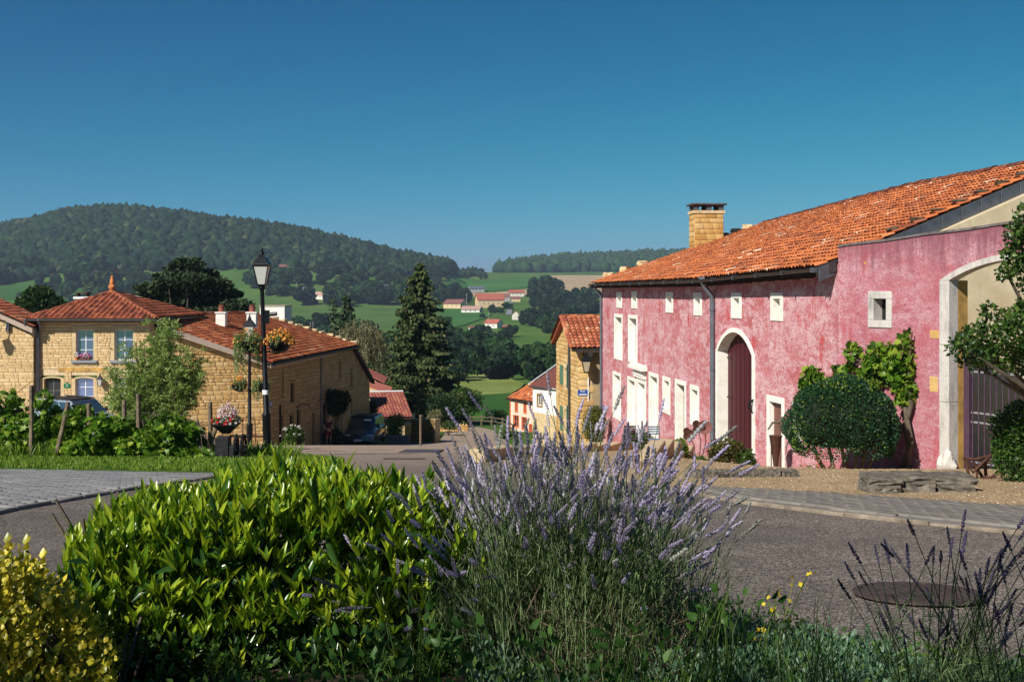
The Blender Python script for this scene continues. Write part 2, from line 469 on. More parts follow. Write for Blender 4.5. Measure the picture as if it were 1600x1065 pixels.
road_l = [(-6.0, 104), (-5.4, 92), (-5.0, 79), (-7.2, 74), (-8.6, 74), (-10.3, 73.5), (-12.6, 59.7), (-17.9, 60.5), (-26, 57.9), (-34, 56), (-34, 45), (-22, 36), (-11, 28.2), (-5.2, 27.2), (-3.3, 23.5), (-3.35, 19.6), (-4.6, 19.0), (-5.3, 16), (-5.7, 13), (-5.6, 10.5), (-5.2, 5), (-5.1, -6)]
sheet('road', kerb_line[::-1] + [(9, 4), (9, -6)] + road_l[::-1], 0, M_asph, 2.0)
# darker patches
pt = [hit(*p_) for p_ in ((598, 717), (664, 717), (694, 702), (634, 702))]
M_patch = plain('fresh_asphalt', (.06, .06, .065), .8, var=.2, scale=3)
# --- side road apron of grey pavers (left)
ap_out = [(-4.6, 19.0), (-5.3, 16), (-5.7, 13), (-5.6, 10.5), (-5.2, 5)]
apron = [(-4.6, 19.05), (-12, 21.2), (-24, 23.5), (-24, 5)] + [(-5.2, 5), (-5.6, 10.5), (-5.7, 13), (-5.3, 16)]
M_joint = plain('joint_sand', (.15, .14, .13), .95, scale=4)
apr = sheet('side_road', apron, -.005, M_joint, 1.5)
s = Nd('paver_grey')
pc = s.ramp(s.rand(), [(0, (.21, .21, .215)), (.5, (.26, .26, .26)), (1, (.32, .31, .30))])
pc = s.mix(.5, pc, s.ramp(s.noise(1.3, 6, .65), [(.3, .6), (.7, 1.0)]), 'MULTIPLY')
M_paver = s.fin(s.mix(.4, pc, s.ramp(s.noise(60, 3), [(.3, .6), (.6, 1.0)]), 'MULTIPLY'), .8, spec=.2)
# paver template: top face z=+.5 chamfered
tvp = np.array([(-.5, -.5, -.5), (.5, -.5, -.5), (.5, .5, -.5), (-.5, .5, -.5), (-.5, -.5, .2), (.5, -.5, .2), (.5, .5, .2), (-.5, .5, .2), (-.46, -.44, .5), (.46, -.44, .5), (.46, .44, .5), (-.46, .44, .5)])
tfp = np.array([(8, 9, 10, 11), (4, 5, 9, 8), (5, 6, 10, 9), (6, 7, 11, 10), (7, 4, 8, 11), (0, 1, 5, 4), (1, 2, 6, 5), (2, 3, 7, 6), (3, 0, 4, 7)])
def inpoly(x, y, poly):
    c = False; j = len(poly) - 1
    for i in range(len(poly)):
        xi, yi = poly[i]; xj, yj = poly[j]
        if (yi > y) != (yj > y) and x < (xj - xi) * (y - yi) / (yj - yi) + xi: c = not c
        j = i
    return c
items = []
ca, sa = math.cos(R(8)), math.sin(R(8))
for i in range(-10, 150):
    for j in range(-60, 190):
        u_ = (i + (.5 if j % 2 else 0)) * .30; v_ = j * .15
        x = -13.5 + u_ * ca - v_ * sa * 0 ; y = 5 + v_ + u_ * sa * .4
        x = -12.5 + (u_ - 6) ; y = 6 + v_ - (u_ - 6) * .12
        if y > 23 or y < 9.3 or (x - .0) / y < -.52: continue
        if not all(inpoly(x + a_, y + b_, apron) for a_, b_ in ((-.15, 0), (.15, 0), (0, .09), (0, -.09))): continue
        sl = (g(x, y + .1) - g(x, y - .1)) / .2
        M_ = ((.288, 0, 0), (-.12 * .288, .14, 0), (0, sl * .14, .06))
        items.append((Vector((x, y, g(x, y) + rnd.uniform(-.003, .004))), M_))
piece_field('paver', 'paver_field', tvp, tfp, items, M_paver, apr, 300)
# kerb strip between apron and asphalt
def kerb_run(name, line, hgt, wid, plen, mat, zo=0, rough=.01):
    root = bpy.data.objects.new(name, None); COL.objects.link(root); root.location = (*line[0], 0); ORG[root.name] = Vector((*line[0], 0)); root['kind'] = 'structure'
    r = random.Random(5)
    meb = None
    for (x0, y0), (x1, y1) in zip(line[:-1], line[1:]):
        L_ = math.hypot(x1 - x0, y1 - y0); n = max(1, round(L_ / plen)); a = math.atan2(y1 - y0, x1 - x0)
        for k in range(n):
            p0 = Vector((x0 + (x1 - x0) * k / n, y0 + (y1 - y0) * k / n)); p1 = Vector((x0 + (x1 - x0) * (k + 1) / n, y0 + (y1 - y0) * (k + 1) / n))
            t = (p1 - p0).normalized(); nn = Vector((-t.y, t.x)) * wid / 2; e = t * .006
            vs = []
            for dz, q_ in ((-.15, 1), (hgt, .9)):
                for p_, sgn, ee in ((p0, -1, e), (p1, -1, -e), (p1, 1, -e), (p0, 1, e)):
                    q = p_ + nn * sgn * q_ + ee; vs.append((q.x, q.y, g(q.x, q.y) + zo + dz + (r.uniform(-rough, rough) if dz > 0 else 0)))
            mb = MB().hexa(vs); o = mb.build('kerb_stone', mat, root, bevel=.012)
    return root
M_kerb = plain('kerb_stone', (.27, .22, .165), .85, var=.35, scale=5, bump=.4)
kerb_run('kerb', kerb_line[:7], .035, .14, .9, M_kerb)
M_kerb2 = plain('kerb_grey', (.21, .2, .185), .85, var=.2, scale=5, bump=.3)
kerb_run('apron_kerb', [(-4.55, 19.05), (-5.25, 16), (-5.65, 13), (-5.55, 10.5), (-5.2, 7)], .04, .16, .8, M_kerb2)
# --- sidewalk right
walk = kerb_line[:5][::-1] + [(9.5, 6.9), (7.9, 9.2), (5.85, 13.0), (4.0, 14.9), (2.46, 16.2)][0:0]
walk = [(7.75, 6.3), (4.86, 10.65), (3.72, 12.43), (2.84, 14.05), (2.3, 16.2), (3.1, 15.7), (4.3, 14.6), (5.85, 13.0), (8.0, 10.0), (10.2, 7.2)]
wk = sheet('pavement', walk, .03, M_joint, 1.0)
s = Nd('paver_dark')
pc = s.ramp(s.rand(), [(0, (.17, .155, .14)), (.5, (.20, .18, .16)), (1, (.23, .21, .185))])
M_paver2 = s.fin(s.mix(.5, pc, s.ramp(s.noise(30, 4, .7), [(.3, .55), (.7, 1.0)]), 'MULTIPLY'), .85, spec=.15)
items = []
an = math.atan2(14.05 - 10.65, 2.84 - 4.86); ca, sa = math.cos(an), math.sin(an)
for i in range(-60, 60):
    for j in range(-30, 30):
        u_ = (i + (.5 if j % 2 else 0)) * .22; v_ = j * .11
        x = 4.86 + u_ * ca - v_ * sa; y = 10.65 + u_ * sa + v_ * ca
        if not all(inpoly(x + a_ * .11 * ca - b_ * .055 * sa, y + a_ * .11 * sa + b_ * .055 * ca, walk) for a_, b_ in ((-1, 0), (1, 0), (0, 1), (0, -1))): continue
        if x / y > .85: continue
        sx = (g(x + .1, y) - g(x - .1, y)) / .2; sy = (g(x, y + .1) - g(x, y - .1)) / .2
        M_ = ((.212 * ca, -.102 * sa, 0), (.212 * sa, .102 * ca, 0), (.212 * (ca * sx + sa * sy), .102 * (-sa * sx + ca * sy), .05))
        items.append((Vector((x, y, g(x, y) + .03 + rnd.uniform(-.003, .004))), M_))
piece_field('paver', 'paver_field', tvp, tfp, items, M_paver2, wk, 300)
# --- gravel yard in front of the pink house
s = Nd('gravel')
vn = s.voro(38, out='Color'); vd = s.voro(38)
gc = s.ramp(s.sep(1, vn), [(0, (.25, .17, .09)), (.4, (.42, .30, .17)), (.8, (.55, .41, .25)), (1, (.68, .56, .4))])
gc = s.mix(s.ramp(s.noise(.9, 5, .65), [(.35, .45), (.65, 0)]), gc, (.22, .15, .08))
gc = s.mix(s.ramp(vd, [(.4, 0), (.7, .6)]), gc, (.12, .08, .05))
s.bump(vd, .8, .01); M_grav = s.fin(gc, .95, spec=.1)
yard = [(2.35, 16.3), (3.15, 15.8), (4.35, 14.7), (5.95, 13.1), (8.1, 10.1), (10.3, 7.3), (16, 7.3), (16, 28.2), (7.4, 28.2), (6.5, 35), (6.0, 39), (4.5, 56), (2.5, 56.5), (.5, 56), (.2, 40), (-.35, 30), (-.45, 24.1), (.2, 22.1), (1.3, 19.6)]
sheet('gravel_yard', yard, .02, M_grav, 1.5)
# loose grit scattered on the yard and at the road edge
tg = np.array([(1, 0, 0), (-.5, .8, 0), (-.5, -.8, 0), (0, 0, 1.)]) ; tgf = np.array([(0, 1, 3), (1, 2, 3), (2, 0, 3)])
P = []
while len(P) < 9000:
    x, y = rnd.uniform(2, 10), rnd.uniform(11, 26)
    if x / y < .47 and inpoly(x, y, yard): P.append((x, y, g(x, y) + .018))
P = np.array(P); sc_ = rng.uniform(.006, .02, len(P))
merge(tg, tgf, rot_to(np.tile([0, 0, 1.], (len(P), 1)) + rng.normal(size=(len(P), 3)) * .1) * sc_[:, None, None], P, M_grav, 'pebbles', kind='stuff')
# patch
mb = MB(); mb.add([(p_.x, p_.y, p_.z + .012) for p_ in pt], [(0, 1, 2, 3)]); o = mb.build('asphalt_patch', M_patch); o['kind'] = 'structure'
# --- grass verge left
verge = [(-3.45, 19.2), (-3.2, 21), (-3.4, 23.4), (-5.3, 27.0), (-11, 28.0), (-30, 27.5), (-30, 24.2), (-12, 21.4), (-4.7, 19.3)]
M_soil = plain('soil', (.05, .035, .022), .95, var=.3, scale=8, bump=.6)
M_turf = grass_mat('turf', (.04, .075, .012), (.06, .11, .018), (.085, .12, .03), 1.0, 20)
sheet('verge', verge, .03, M_turf, 1.2)
def blades(name, poly, n, h0, h1, mat, parent=None, zo=0, w_=.012, lean=.5, zf=None, minr=-.5, kind='stuff'):
    xs = [p[0] for p in poly]; yy = [p[1] for p in poly]; P = []
    while len(P) < n:
        x, y = rnd.uniform(min(xs), max(xs)), rnd.uniform(min(yy), max(yy))
        if abs(x) / max(y, .5) < .5 and inpoly(x, y, poly): P.append((x, y, (zf or g)(x, y) + zo))
    P = np.array(P); d = np.zeros((n, 3)); d[:, 2] = 1; d[:, :2] = rng.normal(size=(n, 2)) * lean * .5
    tv, tf = leaf_template(2, 1.0, 0, .25)
    L_ = rng.uniform(h0, h1, n); M = rot_to(d)
    M = M * np.stack([w_ * rng.uniform(.6, 1.3, n), L_ * .8, L_], 1)[:, None, :]
    return merge(tv, tf, M, P, mat, name, parent, kind=kind)
def leafmat(name, stops, trans=.35, rough=.45, spec=.3, tmul=1.5):
    s = Nd(name); c = s.ramp(s.rand(), stops)
    c = s.mix(.35, c, s.ramp(s.noise(2.5, 3), [(.3, .55), (.7, 1.0)]), 'MULTIPLY')
    return s.leafy(c, rough, trans, spec=spec)
M_blade = leafmat('grass_blades', [(0, (.09, .18, .015)), (.6, (.17, .30, .025)), (1, (.30, .38, .06))], .45)
blades('grass', verge, 30000, .04, .11, M_blade, zo=.02, w_=.02)
# far fields as draped sheets
def field(name, pixels, mat, zo=.6, step=40):
    pts = [hit(*p_) for p_ in pixels]; return sheet(name, [(p_.x, p_.y) for p_ in pts], zo, mat, step, edge=2)
M_f1 = grass_mat('crop_green', (.045, .14, .025), (.055, .16, .03), (.065, .18, .035), .01, .5)
M_f2 = plain('stubble_field', (.40, .29, .17), .95, var=.15, scale=.03)
M_f3 = grass_mat('meadow', (.17, .22, .05), (.24, .28, .07), (.32, .33, .12), .02, .4)
M_f4 = grass_mat('meadow_dark', (.03, .09, .015), (.04, .11, .02), (.05, .13, .022), .02, .4)
M_f5 = grass_mat('meadow_mid', (.06, .12, .025), (.08, .15, .03), (.10, .16, .035), .02, .4)
field('crop_field', [(700, 424), (700, 446), (770, 455), (843, 446), (848, 433)], M_f1)
field('stubble_field', [(851, 431), (840, 447), (905, 457), (1010, 457), (1010, 431)], M_f2)
field('stubble_strip', [(680, 449), (680, 456), (830, 462), (843, 450), (770, 458)], M_f2)
field('meadow', [(716, 590), (700, 640), (745, 645), (790, 625), (820, 600), (775, 584)], M_f3, .3, 15)
field('meadow_strip', [(740, 622), (735, 648), (800, 650), (800, 618)], M_f4, .5, 15)
field('hill_pasture', [(395, 470), (395, 505), (505, 512), (520, 478), (430, 462)], M_f5)
field('hill_pasture_low', [(440, 488), (450, 515), (690, 520), (690, 480)], M_f5, .9)
field('pasture_west', [(0, 448), (0, 470), (130, 474), (160, 455), (100, 440)], M_f4, .5)
field('village_meadow', [(690, 482), (690, 516), (728, 508), (770, 492), (735, 482)], M_f1, .6)
# ------------------------------------------------------------------ materials for buildings
def stucco():
    s = Nd('pink_stucco'); c = s.map((.7, .7, .9))
    a = s.noise(.8, 7, .68, c, .6); b = s.noise(2.2, 9, .8, s.map((.45, .45, 1.15)), .5); sp = s.noise(22, 4, .8); st = s.noise(3.2, 6, .7, s.map((1, 1, .10)))
    col = s.ramp(a, [(.30, (.40, .08, .085)), (.43, (.49, .15, .16)), (.52, (.57, .24, .26)), (.62, (.63, .35, .38))])
    col = s.mix(s.ramp(b, [(.47, 0), (.56, .85)]), col, (.69, .47, .50))
    col = s.mix(s.ramp(s.noise(6, 7, .8, s.map((.45, .45, 1.2))), [(.50, 0), (.60, .7)]), col, (.44, .10, .12))
    col = s.mix(s.ramp(s.noise(.45, 5, .6, s.map((1, 1, .3), (0, 0, 2))), [(.55, 0), (.70, .55)]), col, (.70, .50, .52))
    col = s.mix(s.ramp(s.noise(1.7, 8, .7, s.map((1.3, 1.3, .5), (0, 0, 1.0))), [(.56, 0), (.66, .8)]), col, (.50, .045, .04))
    col = s.mix(s.ramp(st, [(.56, 0), (.74, .32)]), col, (.33, .07, .09))
    col = s.mix(s.ramp(sp, [(.50, 0), (.58, .7)]), col, (.20, .05, .055))
    col = s.mix(s.ramp(s.noise(34, 5, .8), [(.56, 0), (.64, .6)]), col, (.74, .56, .56))
    run = s.noise(5, 5, .7, s.map((1, 1, .05), (0, 0, .5))); col = s.mix(s.ramp(run, [(.62, 0), (.74, .4)]), col, (.24, .06, .075))
    vv = s.voro(9); col = s.mix(s.ramp(vv, [(.03, .5), (.10, 0)]), col, (.16, .07, .07))
    # dirt washed down from the top of the courtyard wall
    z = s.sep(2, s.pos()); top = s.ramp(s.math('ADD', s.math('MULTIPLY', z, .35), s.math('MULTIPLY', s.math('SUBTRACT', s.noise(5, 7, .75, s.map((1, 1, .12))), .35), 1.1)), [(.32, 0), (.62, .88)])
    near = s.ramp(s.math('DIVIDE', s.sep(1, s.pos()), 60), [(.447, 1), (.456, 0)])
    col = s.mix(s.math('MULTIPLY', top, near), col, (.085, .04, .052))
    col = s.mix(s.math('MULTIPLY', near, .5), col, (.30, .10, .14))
    # rising damp
    s.bump(s.math('ADD', s.noise(14, 6, .75), s.math('MULTIPLY', b, .6)), .55, .035)
    return s.fin(col, .92, spec=.15)
M_pink = stucco()
def white_paint():
    s = Nd('whitewashed_stone')
    col = s.ramp(s.noise(3, 6, .7), [(.3, (.62, .58, .50)), (.5, (.76, .74, .68)), (.8, (.82, .80, .76))])
    col = s.mix(s.ramp(s.noise(14, 5, .75), [(.58, 0), (.72, .5)]), col, (.40, .36, .30)); s.bump(s.noise(30, 4), .3, .01)
    return s.fin(col, .85)
M_white = white_paint()
s = Nd('weathered_stone')
col = s.ramp(s.noise(2.5, 7, .7, s.map((1, 1, .35))), [(.3, (.22, .21, .2)), (.5, (.48, .45, .42)), (.75, (.62, .58, .53))])
col = s.mix(s.ramp(s.noise(20, 5, .75), [(.55, 0), (.7, .6)]), col, (.16, .15, .14)); s.bump(s.noise(22, 5), .5, .015); M_wstone = s.fin(col, .9)
def cream():
    s = Nd('cream_render')
    col = s.ramp(s.noise(1.1, 6, .7), [(.3, (.42, .33, .20)), (.6, (.55, .46, .31)), (.8, (.60, .52, .37))])
    col = s.mix(s.ramp(s.noise(2, 6, .75, s.map((2, 2, .25))), [(.55, 0), (.75, .5)]), col, (.24, .19, .12)); s.bump(s.noise(12, 5), .3, .02)
    return s.fin(col, .92)
M_cream = cream()
def ochre(name, k=1.0, pale=0):
    s = Nd(name); r = s.rand()
    col = s.ramp(r, [(0, (.46 * k, .25 * k, .07 * k)), (.35, (.56 * k, .33 * k, .10 * k)), (.7, (.62 * k, .40 * k, .15 * k)), (1, (.66 * k, .47 * k, .23 * k))])
    col = s.mix(.45, col, s.ramp(s.noise(5, 6, .7), [(.3, .55), (.7, 1.0)]), 'MULTIPLY')
    if pale: col = s.mix(pale, col, (.66, .54, .36))
    col = s.mix(s.ramp(s.noise(1.2, 6, .7), [(.52, 0), (.72, .35)]), col, (.26, .18, .10))
    s.bump(s.noise(14, 5, .7), .6, .03); return s.fin(col, .92, spec=.15)
M_och = ochre('ochre_stone'); M_och2 = ochre('ochre_stone_golden', 1.04, .15)
s = Nd('shaded_side_stone'); M_och_shade = ochre('shaded_ochre_stone', .62, .2)  # darker ochre copy; shade of the street side put into the colour
M_mortar = plain('mortar', (.42, .31, .18), .95, var=.2, scale=6, bump=.3)
M_mortar2 = plain('pale_mortar', (.62, .48, .30), .95, var=.15, scale=6, bump=.3)
M_ochframe = plain('dressed_stone', (.58, .44, .25), .88, var=.15, scale=3, bump=.25)
M_dark = plain('dark_interior', (.012, .011, .012), .8)  # near black standing in for unlit space behind openings
M_zinc = plain('zinc', (.13, .145, .17), .45, .6, .2, 3)
M_bzinc = plain('brown_zinc', (.055, .045, .042), .45, .4, .2, 3)
M_pipe = plain('grey_pipe', (.17, .19, .23), .4, .5, .15, 3)
M_iron = plain('black_iron', (.012, .013, .016), .4, .6, .2, 8)
M_rust = plain('rusty_iron', (.10, .045, .03), .85, .3, .3, 12, .3)
M_wood = plain('weathered_wood', (.17, .13, .09), .9, var=.3, scale=9, bump=.4)
M_beam = plain('dark_timber', (.05, .035, .028), .85, var=.3, scale=4)
M_barge = plain('pale_bargeboard', (.42, .33, .27), .8, var=.1)
def tilemat(name, stops, moss=.25, pale=None):
    s = Nd(name); c = s.ramp(s.rand(), stops)
    c = s.mix(.4, c, s.ramp(s.noise(7, 5, .7), [(.3, .5), (.7, 1.0)]), 'MULTIPLY')
    c = s.mix(s.ramp(s.noise(1.1, 6, .7), [(.52, 0), (.72, moss)]), c, (.085, .07, .045))
    return s.fin(c, .88, spec=.15)
M_tile = tilemat('orange_tiles', [(0, (.13, .045, .028)), (.12, (.34, .09, .035)), (.35, (.50, .14, .045)), (.6, (.58, .19, .07)), (.8, (.40, .12, .055)), (.9, (.20, .065, .04)), (.972, (.62, .22, .09)), (.98, (.66, .42, .28)), (1, (.72, .52, .38))])
M_tile2 = tilemat('brownred_tiles', [(0, (.12, .04, .028)), (.4, (.22, .065, .038)), (.7, (.30, .085, .045)), (1, (.40, .13, .07))], .8)
M_tile3 = tilemat('red_tiles', [(0, (.28, .075, .045)), (.5, (.42, .12, .06)), (.85, (.52, .18, .09)), (1, (.6, .34, .22))], .45)
M_tile4 = tilemat('mauve_red_tiles', [(0, (.28, .09, .07)), (.5, (.38, .12, .09)), (1, (.46, .18, .12))], .2)
M_under = plain('roof_underlay', (.035, .02, .015), .95)
s = Nd('window_glass'); s.b.inputs['Base Color'].default_value = (.36, .52, 1, 1); M_glass = s.fin(None, .06, .85, .6)  # blue of the mirrored sky put into the pane colour
s = Nd('dark_glass'); s.b.inputs['Base Color'].default_value = (.02, .025, .03, 1); M_dglass = s.fin(None, .05, .0, .8)
def boards(name, a, b, w_=.15, axis=1):
    s = Nd(name); n = s.noise(2, 5, .7, s.map((6, 6, .6)))
    c = s.ramp(n, [(.3, a), (.7, b)]); return s.fin(c, .55, spec=.35)
M_bord = boards('bordeaux_boards', (.04, .005, .009), (.075, .009, .015))
M_browndoor = boards('brown_boards', (.12, .05, .035), (.2, .085, .06))

# ------------------------------------------------------------------ building helpers
# barrel tile template: x across, y upslope (0 lower end .. 1), z out of the roof
def canal_template(n=5, h=.5, tl=.24):
    v = []; 
    for (y, k, zo) in ((0, 1.0, tl), (1, .86, 0)):
        for i in range(n + 1):
            t = math.pi * i / n; v.append((-.5 * k * math.cos(t), y, zo + h * k * math.sin(t)))
    for i in range(n + 1):
        t = math.pi * i / n; v.append((-.44 * math.cos(t), 0, tl - .02 + (h - .08) * math.sin(t)))
    f = []
    for i in range(n): f += [(i, i + 1, n + 2 + i, n + 1 + i), (2 * n + 2 + i, 2 * n + 3 + i, i + 1, i)]
    return np.array(v), np.array([tuple(reversed(q)) for q in f])
CV, CF = canal_template()
# interlocking flat tile: shallow pan with one raised rib
def pan_template(rib=.16):
    prof = [(-.5, .02), (-.42, .02), (-.36, rib), (-.2, rib), (-.12, .03), (.5, .03)]
    v = []
    for y, zo in ((0, .1), (1, 0)):
        for x, z in prof: v.append((x, y, z + zo))
    for x, z in prof: v.append((x, 0, -.02))
    n = len(prof); f = []
    for i in range(n - 1): f += [(i, i + 1, n + i + 1, n + i), (2 * n + i, 2 * n + i + 1, i + 1, i)]
    return np.array(v), np.array(f)
PV, PF = pan_template()
def roof_items(E0, E1, R0, R1, wid, rows_len, thick=.12, mask=None, jit=.012, r=None):
    """bilinear roof surface: tiles as (loc, matrix)"""
    r = r or random.Random(9); E0, E1, R0, R1 = map(Vector, (E0, E1, R0, R1))
    n = max(2, round(max((E1 - E0).length, (R1 - R0).length) / wid)); m = max(2, round(max((R0 - E0).length, (R1 - E1).length) / rows_len)); out = []
    S = lambda a, b: (E0.lerp(E1, a)).lerp(R0.lerp(R1, a), b)
    for j in range(m):
        for i in range(n):
            a = (i + .5) / n; b = j / m
            if mask and not mask(a, (j + .5) / m): continue
            P = S(a, b); x = (S((i + 1) / n, b) - S(i / n, b)); y = (S(a, (j + 1.08) / m) - P)
            if x.length < wid * .25: continue
            nn = x.cross(y).normalized()
            if nn.z < 0: nn = -nn
            y = y + x * r.uniform(-.04, .04); zz = nn * thick * 1.0
            P = P + nn * r.uniform(0, jit) + y * r.uniform(-.04, .04)
            out.append((P, ((x.x, y.x, zz.x), (x.y, y.y, zz.y), (x.z, y.z, zz.z))))
    return out
def fixorient(items, tv_tf=None): return items
def deck(name, quad, mat, parent, thick=.1, sink=.03, nu=10, nv=6):
    q = [Vector(p_) for p_ in quad]
    if (q[1] - q[0]).cross(q[3] - q[0]).z < 0: q = [q[1], q[0], q[3], q[2]]
    S = lambda a, b: (q[0].lerp(q[1], a)).lerp(q[3].lerp(q[2], a), b)
    v = []; f = []
    for k in (sink, sink + thick):
        for j in range(nv + 1):
            for i in range(nu + 1): p_ = S(i / nu, j / nv); v.append((p_.x, p_.y, p_.z - k))
    N = (nu + 1) * (nv + 1); w1 = nu + 1
    for j in range(nv):
        for i in range(nu):
            a = j * w1 + i; f.append((a, a + 1, a + w1 + 1, a + w1)); f.append((N + a, N + a + w1, N + a + w1 + 1, N + a + 1))
    for i in range(nu): f.append((i, N + i, N + i + 1, i + 1)); a = nv * w1 + i; f.append((a, a + 1, N + a + 1, N + a))
    for j in range(nv): a = j * w1; f.append((a, a + w1, N + a + w1, N + a)); a += nu; f.append((a, N + a, N + a + w1, a + w1))
    return MB().add(v, f).build(name, mat, parent)
def framebox(w_, mb, r, b, o0, o1, sill=True, bs=None):
    ua, ub, z0, z1 = r; bs = b if bs is None else bs
    w_.box(mb, ua, ub, z1 - b, z1, o0, o1)
    w_.box(mb, ua, ua + b, z0 + (bs if sill else 0), z1 - b, o0, o1 - .001); w_.box(mb, ub - b, ub, z0 + (bs if sill else 0), z1 - b, o0, o1 - .001)
    if sill: w_.box(mb, ua, ub, z0, z0 + bs, o0, o1 + .002)
def window(w_, r, b, parent, fm=M_white, depth=.3, proud=.03, pane=M_dglass, sill=True, cols=2, rows=3, wood=None, name='window', bars=True, wood_w=.05, bs=None):
    mb = MB(); framebox(w_, mb, r, b, -depth, proud, sill, bs); fr = mb.build(name, fm, parent, bevel=.008)
    ua, ub, z0, z1 = r; bb = b if bs is None else bs
    ia, ib, iz0, iz1 = ua + b, ub - b, z0 + (bb if sill else 0), z1 - b
    mb = MB(); w_.box(mb, ia, ib, iz0, iz1, -depth, -depth + .03); mb.build('pane', pane, fr)
    if bars:
        mb = MB(); k = wood_w; o0, o1 = -depth + .031, -depth + .065
        w_.box(mb, ia, ia + k, iz0, iz1, o0, o1); w_.box(mb, ib - k, ib, iz0, iz1, o0, o1); w_.box(mb, ia + k, ib - k, iz1 - k, iz1, o0, o1); w_.box(mb, ia + k, ib - k, iz0, iz0 + k, o0, o1)
        for i in range(1, cols):
            u = ia + (ib - ia) * i / cols; w_.box(mb, u - k / 2, u + k / 2, iz0 + k, iz1 - k, o0, o1 - .004)
        for j in range(1, rows):
            z = iz0 + (iz1 - iz0) * j / rows; w_.box(mb, ia + k, ib - k, z - k / 3, z + k / 3, o0, o1 - .008)
        mb.build('glazing_bars', wood or M_white, fr)
    return fr
def arch_pts(ua, ub, zs, rise, n=10):
    c = (ua + ub) / 2; h = (ub - ua) / 2; Rr = (h * h + rise * rise) / (2 * rise); zc = zs + rise - Rr
    a0 = math.asin(min(1, h / Rr)); a0 = math.pi - a0 if rise > h else a0
    return [(c + Rr * math.sin(-a0 + 2 * a0 * i / n), zc + Rr * math.cos(-a0 + 2 * a0 * i / n)) for i in range(n + 1)]
def arch_ring(w_, mb, ua, ub, zs, rise, band, o0, o1, n=10, ri=None):
    A = arch_pts(ua, ub, zs, rise, n); B = arch_pts(ua + band, ub - band, zs, (ri if ri is not None else max(.03, rise - band * .6)), n)
    for i in range(n):
        a, b, c, d = A[i], A[i + 1], B[i + 1], B[i]
        mb.hexa([w_.p(*d, o1), w_.p(*c, o1), w_.p(*c, o0), w_.p(*d, o0), w_.p(*a, o1), w_.p(*b, o1), w_.p(*b, o0), w_.p(*a, o0)])
    return A, B
def spandrel(w_, mb, A, ztop, o0, o1):
    for i in range(len(A) - 1):
        a, b = A[i], A[i + 1]
        if min(a[1], b[1]) >= ztop - .002: continue
        mb.hexa([w_.p(*a, o1), w_.p(*b, o1), w_.p(*b, o0), w_.p(*a, o0), w_.p(a[0], ztop, o1), w_.p(b[0], ztop, o1), w_.p(b[0], ztop, o0), w_.p(a[0], ztop, o0)])
def gutter(name, pts, r, mat, parent, n=8):
    """half-round gutter along pts with joint collars"""
    mb = MB(); pts = [Vector(p_) for p_ in pts]
    for a, b in zip(pts[:-1], pts[1:]):
        d = (b - a).normalized(); s_ = d.cross(Vector((0, 0, 1))).normalized()
        for k in range(n):
            t0, t1 = math.pi * k / n, math.pi * (k + 1) / n
            o = lambda t, rr: s_ * math.cos(t) * rr - Vector((0, 0, 1)) * math.sin(t) * rr
            mb.hexa([a + o(t0, r * .9), b + o(t0, r * .9), b + o(t1, r * .9), a + o(t1, r * .9), a + o(t0, r), b + o(t0, r), b + o(t1, r), a + o(t1, r)])
    return mb.build(name, mat, parent)

# ================================================================== PINK FARMHOUSE
FH = thing('farmhouse', 'long pink stucco farmhouse with orange tiled roof and white window surrounds', 'house', (6.2, 36, g(6.2, 36)))
wA = W((6.2, 36), (7.65, 27), (-1, -.2)); wB = W((4.36, 56), (6.2, 36), (-1, -.1))
def low(w_): return -9.5
holesA, holesB = [], []
winsB = dict(a1=(963.9, 972, 455.8, 481.1), a2=(987.2, 995.7, 455, 482), a3=(1041, 1051.8, 456, 488.6), a4=(1084.6, 1096.8, 456.5, 493),
             u1=(960.2, 972.7, 490.5, 562), u2=(982, 996, 492, 567), g1=(958, 970, 581, 654.6), g2=(981, 993.3, 589, 666),
             g3=(1014.3, 1028.8, 582.6, 686), g4=(1036, 1047.4, 588.7, 646), g5=(1079, 1092.4, 601.9, 665.4))
doorsB = dict(d1=(995, 1009.6, 591, 694), d2=(1055.5, 1072, 593.7, 700))
winsA = dict(a5=(1143.5, 1159, 456.8, 497.4), a6=(1205, 1223.6, 456.8, 501.4), g6=(1239, 1253, 629, 690))
RB = {k: wB.rect(*v) for k, v in winsB.items()}; RDB = {k: wB.rect(*v) for k, v in doorsB.items()}; RA = {k: wA.rect(*v) for k, v in winsA.items()}
RD3 = wA.rect(1199, 1226, 619, 744)
bu0, bu1 = sorted((wA.u(1119.8), wA.u(1180))); um = (bu0 + bu1) / 2
zap = wA.z(1150, 512); zsp = zap - .75; zb_ = g(6.5, 34) - .2
barn = (bu0, bu1, -9.5, zap)
ztopA = lambda u: .30 + .25 * u / wA.L + .12
mb = MB(); wall_panels(mb, wA, 0, wA.L, -9.5, ztopA, list(RA.values()) + [(RD3[0], RD3[1], -9.5, RD3[3]), barn], .45, 3)
AO = arch_pts(bu0, bu1, zsp, .75, 14); spandrel(wA, mb, AO, zap, -.45, 0)
mb.build('wall', M_pink, FH)
mb = MB(); wall_panels(mb, wB, 0, wB.L, -9.5, .42, list(RB.values()) + [(r[0], r[1], -9.5, r[3]) for r in RDB.values()], .45, 4)
mb.build('wall', M_pink, FH)
